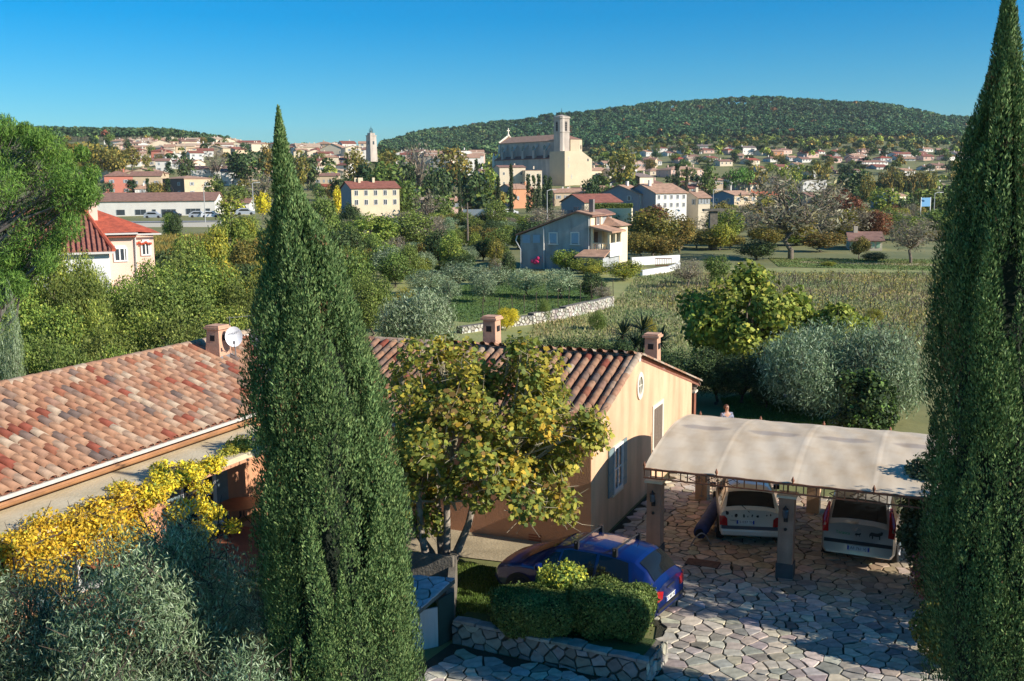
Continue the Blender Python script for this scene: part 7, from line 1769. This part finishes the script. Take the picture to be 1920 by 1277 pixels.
for (px,hh) in ((1058,.9),(1070,1.0),(1099,1.2)):
    s,Dq=px2x(px); zq=zL+(zR-zL)*(s+Lw)/(Lw+xR); m=MB(); m.box(s-.25,s+.25,1.5,2.0,zq-.2,zq+hh); m.build('chimney',[pmat('grey_chimney',sr((130,122,116)),.9,var=.1)],gr)
m=MB(); m.lathe([(.02,0),(.28,.04),(.40,.12)],12,(px2x(1061)[0]+.4,1.,zL+(zR-zL)*.62+.6),axis='y'); m.build('satellite_dish',[MT['dish_white']],gr)
# sunlit end: cream upper wall, lower wing behind, covered corner porch
zf0=zz_(470,gD); zp=zz_(432,gD)
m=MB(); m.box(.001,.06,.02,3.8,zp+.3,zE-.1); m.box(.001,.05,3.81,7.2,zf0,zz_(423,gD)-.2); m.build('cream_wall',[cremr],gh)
m=MB(); zq=zE-.05; m.add([(-1.6,.0,zR+.39),(.5,-.2,zq+.2),(.5,4.0,zq+.2),(-1.6,4.0,zR+.39)],[(0,1,2,3)]); m.build('tan_roof',[roofm('tan')],gr)
q=link('window',wmesh(.85,1.25,'shut','brown'),gh,(.07,2.2,zz_(425,gD)),math.pi/2)
m=MB(); zw=zz_(425,116); m.box(.07,2.0,4.2,7.0,-1,zw); m.build('low_wing',[cremr],gh)
m=MB(); m.add([(-.1,3.85,zw+.02),(2.4,3.85,zw+.02),(2.4,7.4,zw+.02),(-.1,7.4,zw+.02),(-.1,5.6,zw+1.1)],[(0,1,4),(1,2,4),(2,3,4),(3,2,1,0)]); m.build('low_wing_roof',[roofm('tan')],gh)
PX_=2.25; PY_=3.9
m=MB(); m.box(.065,PX_+.1,-.1,PY_,zf0-.35,zf0); m.build('porch_floor',[cremr],gh)
m=MB(); m.box(.1,PX_-.2,.15,PY_,-1,zf0-.351); m.build('porch_base',[greyr],gh)
m=MB(); m.add([(.07,-.5,zp+.25),(PX_+.5,-.5,zp-.35),(PX_+.5,PY_+.3,zp-.35),(.07,PY_+.3,zp+.25),(.07,-.5,zp+.45),(PX_+.5,-.5,zp-.15),(PX_+.5,PY_+.3,zp-.15),(.07,PY_+.3,zp+.45)],[(3,2,1,0),(4,5,6,7),(0,1,5,4),(1,2,6,5),(2,3,7,6),(3,0,4,7)]); m.build('porch_roof',[roofm('tan')],gh)
for (x,y) in ((.25,.05),(PX_-.05,.05),(PX_-.05,PY_*.5),(PX_-.05,PY_-.2)):
    m=MB(); zt_=zp+.2-.6*x/(PX_+.4); m.box(x-.14,x+.14,y-.14,y+.14,zf0,zt_); m.build('porch_post',[cremr],gh)
m=MB(); m.box(PX_-.12,PX_+.05,.2,PY_-.35,zf0+.001,zf0-.0+.75); m.box(PX_-.12,PX_+.12,-.12,-.1001,zf0-.6,zf0+.1); m.box(PX_+.101,PX_+.14,-.1,PY_,zf0-.75,zf0+.7); m.build('parapet',[MT['white_paint']],gh)
for k in range(6):
    m=MB(); x=.48+k*.28; m.lathe([(.04,zf0+.02),(.09,zf0+.25),(.04,zf0+.5),(.07,zf0+.7)],6,(x,.02,0)); m.build('baluster',[cremr],gh)
m=MB(); m.box(.4,PX_-.2,-.06,.1,zf0+.701,zf0+.8); m.build('handrail',[cremr],gh)
m=MB(); m.box(.07,.12,1.2,2.2,zf0,zf0+1.9); m.build('porch_door',[pmat('dark_door',sr((84,66,54)),.7,var=.1)],gh)
za=zz_(474,gD-1); m=MB(); m.add([(-1.0,-2.2,za-.55),(PX_+.2,-2.2,za-.55),(PX_+.2,-.13,za+.1),(-.6,-.13,za+.1),(-1.0,-2.2,za-.4),(PX_+.2,-2.2,za-.4),(PX_+.2,-.13,za+.25),(-.6,-.13,za+.25)],[(3,2,1,0),(4,5,6,7),(0,1,5,4),(1,2,6,5),(2,3,7,6),(3,0,4,7)]); m.build('annex_roof',[roofm('tan')],gh)
m=MB(); m.box(-.8,PX_,-2.0,-.14,-1,za-.56); m.build('annex_wall',[greyr],gh)
s0,_=px2x(998);s1,_=px2x(1013); z0_=zz_(496,113); 
sg=thing('pink_board','bright pink inflatable leaning against the foot of the grey house wall','board',tuple(corner+np.array([math.cos(yawg)*(s0+s1)/2+math.sin(yawg)*.4,math.sin(yawg)*(s0+s1)/2-math.cos(yawg)*.4,0])),yawg)
m=MB(); zc=zz_(492,113); 
for (x,z,rr_) in ((-.3,0,.22),(.1,.1,.26),(.35,.35,.2),(.0,-.15,.2),(.3,-.1,.18)): m.lathe([(.02,-.12),(rr_,-.06),(rr_,.06),(.02,.12)],10,(x,0,zc+z),axis='y')
m.build('pink_panel',[pmat('hot_pink',sr((236,60,110)),.5,var=.05)],sg)
# ================================================================ PINK HOUSE with red roofs at left
pk=thing('pink_house','pink rendered house with bright orange-red tiled roofs and white windows','house',tuple(gp(246,560,0)*[1,1,0]),math.radians(24))
DP=62.; o=dp(222,520,DP); pk.location=(o[0]-.55,DP,0)
pinkr=pmat('pink_render',sr((236,200,178)),.92,var=.05,scale=.7); redt=pmat('bright_red_tile',sr((190,92,64)),.85,var=.22,scale=3,bump=.5,bscale=14,detail=8); redo=pmat('old_red_tile',sr((158,100,82)),.85,var=.3,scale=4,detail=8)
zEv=z_at(436,DP,250); zAp=z_at(392,DP+4,190); 
wp_=(291-222)*DP/1900/math.cos(math.radians(24))
m=MB(); m.box(0,wp_*.66,0,7,-1,zEv); m.box(wp_*.66,wp_+.3,.9,7,-1,zEv-.15); m.build('wall',[pinkr],pk)
m=MB(); m.add([(-.9,-.4,zEv),(wp_*.70,-.4,zEv),(wp_*.70,.55,zEv),(wp_+.7,.55,zEv-.12),(wp_+.7,7.4,zEv-.1),(-.9,7.4,zEv),(-1.3,3.4,zAp),(-.4,4.,zAp)],[(0,1,7),(1,2,3,7),(3,4,7),(4,5,6,7),(0,7,6),(5,0,6),(5,4,3,2,1,0)]); m.build('main_roof',[redt],pk)
# old tile roof, sloping down towards the camera on the left
zO=z_at(475,DP-4,180)
m=MB(); P=[(-5.2,-2.4,zO),(.25,-2.4,zO),(-1.2,2.6,zAp+.05),(-5.2,2.6,zAp+.05)]; m.add([P[0],P[1],P[2],P[3]]+[(x,y,z-.15) for x,y,z in P],[(0,1,2,3),(7,6,5,4),(0,4,5,1),(1,5,6,2),(2,6,7,3),(3,7,4,0)]); og=m.build('old_roof',[redo],pk)
for k in range(19):
    x=-5.1+k*.285; tend=2.6 if x<-1.2 else -2.4+(.25-x)/1.45*5.0
    z1_=zO+(zAp+.05-zO)*(tend+2.4)/5.0
    m=MB(); m.tube([(x,-2.45,zO+.05),(x,tend,z1_+.05)],.085,6); m.build('tile',[redo],og)
m=MB(); m.tube([(.25,-2.45,zO+.08),(-1.2,2.6,zAp+.12)],.14,7); m.tube([(-1.0,3.4,zAp+.06),(wp_+.7,.5,zEv)],.001,3); m.build('hip_tile',[redt],og)
m=MB(); m.box(-5.0,.0,-2.1,-.001,-1,zO-.05); m.build('porch_wall',[MT['white_paint']],pk)
m=MB(); m.box(-5.2,.3,-2.55,-2.42,zO-.14,zO-.02); m.box(-.5,wp_*.72,-.5,-.4,zEv-.12,zEv-.02); m.box(wp_*.73,wp_+.75,.43,.52,zEv-.22,zEv-.12); m.tube([(wp_*.66,-.1,zEv),(wp_*.62,-.06,0)],.05,6); m.build('gutter',[MT['pale_pipe']],pk)
for k in range(26):
    x=.05+k*(wp_*.66)/26; m=MB(); m.box(x,x+.06,-.36,-.01,zEv-.3,zEv-.13); m.build('rafter_end',[pmat('red_brown_wood',sr((150,78,54)),.8,var=.1)],pk)
def pwin(x,z0,w_,h_,y=0.):
    m=MB(); m.box(x,x+w_,y-.04,y-.005,z0,z0+h_,0); f=m.build('window',[paneM],pk); m=MB(); t=.09
    m.box(x-t,x,y-.09,y-.005,z0-t,z0+h_+t); m.box(x+w_,x+w_+t,y-.09,y-.005,z0-t,z0+h_+t); m.box(x,x+w_,y-.09,y-.005,z0+h_,z0+h_+.22); m.box(x,x+w_,y-.09,y-.005,z0-t,z0); m.box(x+w_*.36,x+w_*.36+.08,y-.085,y-.041,z0,z0+h_); m.box(x+w_*.8,x+w_*.8+.07,y-.085,y-.041,z0,z0+h_); m.build('frame',[MT['white_paint']],f)
pwin(.42,z_at(482,DP),.62,z_at(461,DP)-z_at(482,DP)); pwin(wp_*.66+.45,z_at(474,DP),.42,.7,.9)
m=MB()
for k in range(7): m.lathe([(.08,-.05),(.1,.0),(.06,.08)],6,(wp_*.66+.15+k*.13,.78,z_at(453,DP)+.05*math.sin(k*2)))
m.build('flower_trim',[pmat('red_ceramic',sr((190,80,50)),.7,var=.1)],pk)
pcx=dp(197,400,DP+2.5); cl=(pk.matrix_world if False else None)
m=MB(); m.box(-.85,-.35,1.9,2.4,zAp-1.2,z_at(382,DP)+.5); m.build('chimney',[pinkr],pk)
# ================================================================ WALLS, POLES, SIGNS
def lowwall(label,pa,pb,h,mat,th=.3,name='garden_wall'):
    P=np.array(pa);Q=np.array(pb); t=thing(name,label,'wall',tuple(P)); d=Q-P; L=math.hypot(d[0],d[1]); n2=np.array([-d[1],d[0]])/L*th
    m=MB(); V=[(0,0,-1.5),(d[0],d[1],d[2]-1.5),(d[0]+n2[0],d[1]+n2[1],d[2]-1.5),(n2[0],n2[1],-1.5)]; V+=[(V[0][0],V[0][1],h),(V[1][0],V[1][1],d[2]+h),(V[2][0],V[2][1],d[2]+h),(V[3][0],V[3][1],h)]
    m.add(V,[(0,3,2,1),(4,5,6,7),(0,1,5,4),(1,2,6,5),(2,3,7,6),(3,0,4,7)]); m.build('wall_body',[mat],t); return t
def ontop(px,py,D): q=dp(px,py,D); return (q[0],D,q[2])
def wpx(label,px0,y0,D0,px1,y1,D1,hpx,mat,**k): h=hpx*(D0+D1)/2/1900; a=ontop(px0,y0,D0); b=ontop(px1,y1,D1); return lowwall(label,a,b,h,mat,**k)
wpx('long cream garden wall under the clipped hedge',1108,408,186,1184,408,178,17,cremr)
q=ontop(1146,391,184); m=MB()
hd_=thing('clipped_hedge','flat-topped green hedge on the long cream garden wall','hedge',(q[0],184.5,q[2]))
r=np.random.default_rng(8); n=5000; C=r.uniform(-1,1,(n,3))*[3.9,.4,.45]+[0,0,.4]; V,Fq,c=leaves(C,unit(r.normal(0,1,(n,3))),.13,.6,GRN,[1,1,1,1],r); link('foliage',mkmesh('foliage',V,Fq,leafm,cols=c),hd_)
wpx('grey wall section left of the long cream garden wall',1052,408,190,1107,408,187,13,pmat('grey_wall_b',sr((176,168,156)),.9,var=.1))
wpx('white garden wall behind the twin cypresses',868,402,275,925,401,272,9,MT['white_paint'])
wpx('low white boundary wall on the right of the grey house, far part',1185,489,118,1275,484,122,6,MT['white_paint'])
wpx('white sloping terrace wall right of the yellow bush',1205,516,104,1250,509,108,9,MT['white_paint'])
wpx('small white terrace wall stepping back towards the bare fruit tree',1250,508,108,1276,498,114,6,MT['white_paint'])
m=MB(); q=ontop(1248,489,116)
gate=thing('driveway_gate','brown metal driveway gate in the white garden wall','gate',(q[0]-1.2,116,0),math.radians(-12))
m.box(0,1.9,0,.05,.9,1.0); m.box(0,1.9,0,.05,.1,.2); m.build('gate_frame',[rust],gate)
for k in range(10): m=MB(); m.box(.05+k*.2,.10+k*.2,.005,.045,.201,.899); m.build('gate_bar',[rust],gate)
# stone gate pillar
q=dp(1337,420,150); gpil=thing('stone_pillar','stone pillar with a flat slab on top among the ochre trees','pillar',(q[0],150,0)); 
m=MB(); m.box(-.55,.55,-.5,.5,-.2,z_at(399,150)); m.build('shaft',[wallm],gpil); m=MB(); m.box(-1.5,1.5,-.8,.8,z_at(399,150)+.001,z_at(395,150)); m.build('slab',[wallm],gpil)
# roads
asph=pmat('asphalt',sr((150,148,146)),.9,var=.06)
def road(label,rowpts,w_,name='road'):
    V=[]
    for (px,py,D) in rowpts: 
        a_=dp(px,py,D); V.append((a_[0],D-w_/2,a_[2]+.05)); V.append((a_[0],D+w_/2,a_[2]+.1))
    o=link(name,mkmesh(name,V,[(2*i,2*i+2,2*i+3,2*i+1) for i in range(len(rowpts)-1)],asph)); o['kind']='structure'; return o
road('r',[(225,417,236),(310,416,236),(420,415,236)],7)
gr_=[(p,419.5) for p in (235,430)]
wpx('low pale kerb wall along the road below the white shop',240,421,228,415,419,228,2.4,MT['white_mortar'],name='kerb_wall')
# golden vineyard patches seen beyond
def patch(name,label,pts,mat,n,pal,h,seed):
    ps=[gp(px,py) for px,py in pts]; poly=[(p[0],p[1]) for p in ps]; sheet(name+'_soil',poly,mat,.012); return grass(name,poly,n,h,seed,pal,.22,label=label)
patch('golden_vineyard','golden orange vineyard strip right of the red-roofed house',[(285,486),(450,486),(440,450),(290,452)],MT['vineyard_soil'],9000,[(.34,.22,.05),(.26,.19,.05),(.20,.17,.05)],1.1,601)
patch('golden_vines','golden orange vines behind the grove',[(715,486),(800,486),(800,462),(715,462)],MT['vineyard_soil'],5000,[(.36,.23,.05),(.28,.20,.05)],1.0,602)
# utility pole, street lamps
def pole(label,px,yt,yb,D,name='utility_pole',lamp=False,cat='pole',r_=.12,mat=None):
    b=dp(px,yb,D); t_=dp(px,yt,D); z=t_[2]-b[2]; t=thing(name,label,cat,(b[0],D,b[2]))
    m=MB(); m.tube([(0,0,-1),(0,0,z)],[r_,r_*.7],7); m.build('post',[mat or bark],t)
    if lamp: m=MB(); m.tube([(0,0,z-.1),(.5,0,z+.1),(1.2,0,z+.1)],.06,5); m.cbox((1.3,0,z+.12),(.8,.3,.14)); m.build('lamp_head',[shutM['white']],t)
    else: m=MB(); m.box(-.5,.5,-.05,.05,z-.6,z-.48); m.build('crossarm',[barkd],t)
pole('brown wooden utility pole standing in the scrub below the town',877,380,436,125)
stl=pmat('lamp_post_grey',sr((176,176,172)),.5,var=0)
pole('tall grey street lamp left of the tall cypress',475,343,385,235,'street_lamp',True,'street lamp',.11,stl)
pole('grey street lamp in front of the long white shop',385,350,415,232,'street_lamp',True,'street lamp',.11,stl)
pole('thin grey street lamp left of the cream garden wall',1026,357,402,190,'street_lamp',True,'street lamp',.09,stl)
pole('grey street lamp right of the small cream house',1337,356,390,215,'street_lamp',True,'street lamp',.08,stl)
pole('white street lamp beside the blue sign at the right',1751,362,398,210,'street_lamp',True,'street lamp',.10,stl)
q=dp(1738,398,212); bs=thing('blue_sign','blue rectangular road sign board on posts below the blue and white house','sign',(q[0],212,q[2]),math.radians(25))
m=MB(); m.box(-1.7,.8,0,.08,1.2,3.0); m.build('board',[pmat('sign_blue',sr((96,150,190)),.5,var=.03)],bs); m=MB(); m.box(.81,.95,-.02,.1,-.5,3.1); m.box(-1.85,-1.71,-.02,.1,-.5,3.1); m.build('post',[shutM['white']],bs)
q=dp(1736,406,190); ro=lowwall('dark parapet of the roundabout below the blue sign',tuple(q),tuple(q+np.array([4.,2,0.])),.7,pmat('dark_parapet',sr((70,78,90)),.8,var=.1))
# far parked cars
MCar={}
def farcar(label,px,py,D,yaw,mat):
    q=dp(px,py,D); t=thing('parked_car',label,'car',(q[0],D,q[2]),yaw)
    m=MB(); pr=[(-2.0,.3),(2.0,.3),(2.05,.75),(1.2,.9),(.6,1.42),(-1.1,1.45),(-1.9,.95)]; n=len(pr); V=[(x,-.8,z) for x,z in pr]+[(x,.8,z) for x,z in pr]
    m.add(V,[tuple(range(n)),tuple(range(n,2*n))[::-1]]+[(i,(i+1)%n,n+(i+1)%n,n+i) for i in range(n)]); b=m.build('body',[mat],t); bv=b.modifiers.new('b','BEVEL'); bv.width=.12; bv.segments=2
    m=MB()
    for y in (-.815,.815): m=MB(); m.add([(1.0,y,.92),(.55,y,1.32),(-1.0,y,1.35),(-1.6,y,.95)],[(0,1,2,3)]); m.build('side_window',[carglass],t)
    for x in (-1.3,1.3):
        for y in (-.78,.78): m=MB(); m.lathe([(.3,-.08),(.32,0),(.3,.08)],12,(x,y,.32),axis='y'); m.build('wheel',[tyre_m],t)
silver=carpaint('silver_paint',sr((190,192,196)),.4); dk=carpaint('dark_grey_paint',sr((60,62,70)),.4); wht=carpaint('plain_white_paint',sr((226,226,224)),0)
for (px,py,D,y_,mt_,lab) in ((288,409,243,.1,silver,'silver car parked left before the white shop'),(322,408,243,-.1,dk,'dark grey car parked in the middle before the white shop'),(372,408,243,.2,silver,'silver car parked before the widest shopfront'),(395,408,240,.1,wht,'white car parked at the right end of the white shop'),(460,403,235,.3,silver,'silver car parked by the street lamp left of the tall cypress'),(943,401,292,.2,dk,'dark car parked behind the slim twin cypresses'),(957,402,288,.2,wht,'white car parked behind the tallest slim cypress'),(1500,402,170,.2,dk,'dark car glimpsed behind the very large bare tree')):
    farcar(lab,px,py,D,y_,mt_)

# ---- trees filling the slopes between the houses: too many to count
RECT=[(o.matrix_world.translation if False else o.location) for o in bpy.data.objects if o.get('category')=='house']
def hidehouse(px,D):
    if 625<px<765 and D<330: return True
    for c in RECT:
        if c[1]>D-3:
            hp=960+1900*c[0]/c[1]
            if abs(px-hp)<14*600/max(c[1],300)+9*1900/D/2*.6 and c[1]-D<150 and D>200: return r9.random()<.93
    return False
r9=np.random.default_rng(9)
wood('slope_trees','mixed green and golden trees covering the slopes between the scattered houses',(1110,1900),(430,1100),1500,404,(6,10),hidehouse)
wood('town_slope_trees','mixed trees filling the gaps between the old town and the fields',(620,960),(260,900),420,405,(6,10),hidehouse)
wood('old_town_trees','dark trees between the houses on the old town hill',(-60,620),(420,800),330,406,(5,8),hidehouse)

# ---- thin autumn haze over the valley
hz=MB(); hz.box(-6000,6000,-400,7000,-30,210)
hm=bpy.data.materials.new('haze'); hm.use_nodes=True; n=hm.node_tree.nodes; l=hm.node_tree.links; n.remove(n['Principled BSDF'])
pv_=n.new('ShaderNodeVolumePrincipled'); pv_.inputs['Color'].default_value=(.86,.92,1,1); pv_.inputs['Density'].default_value=.00007; pv_.inputs['Anisotropy'].default_value=.2
l.new(pv_.outputs[0],n['Material Output'].inputs['Volume'])
o=hz.build('haze',[hm]); o['kind']='stuff'; o['label']='thin pale haze filling the valley'; o['category']='haze'
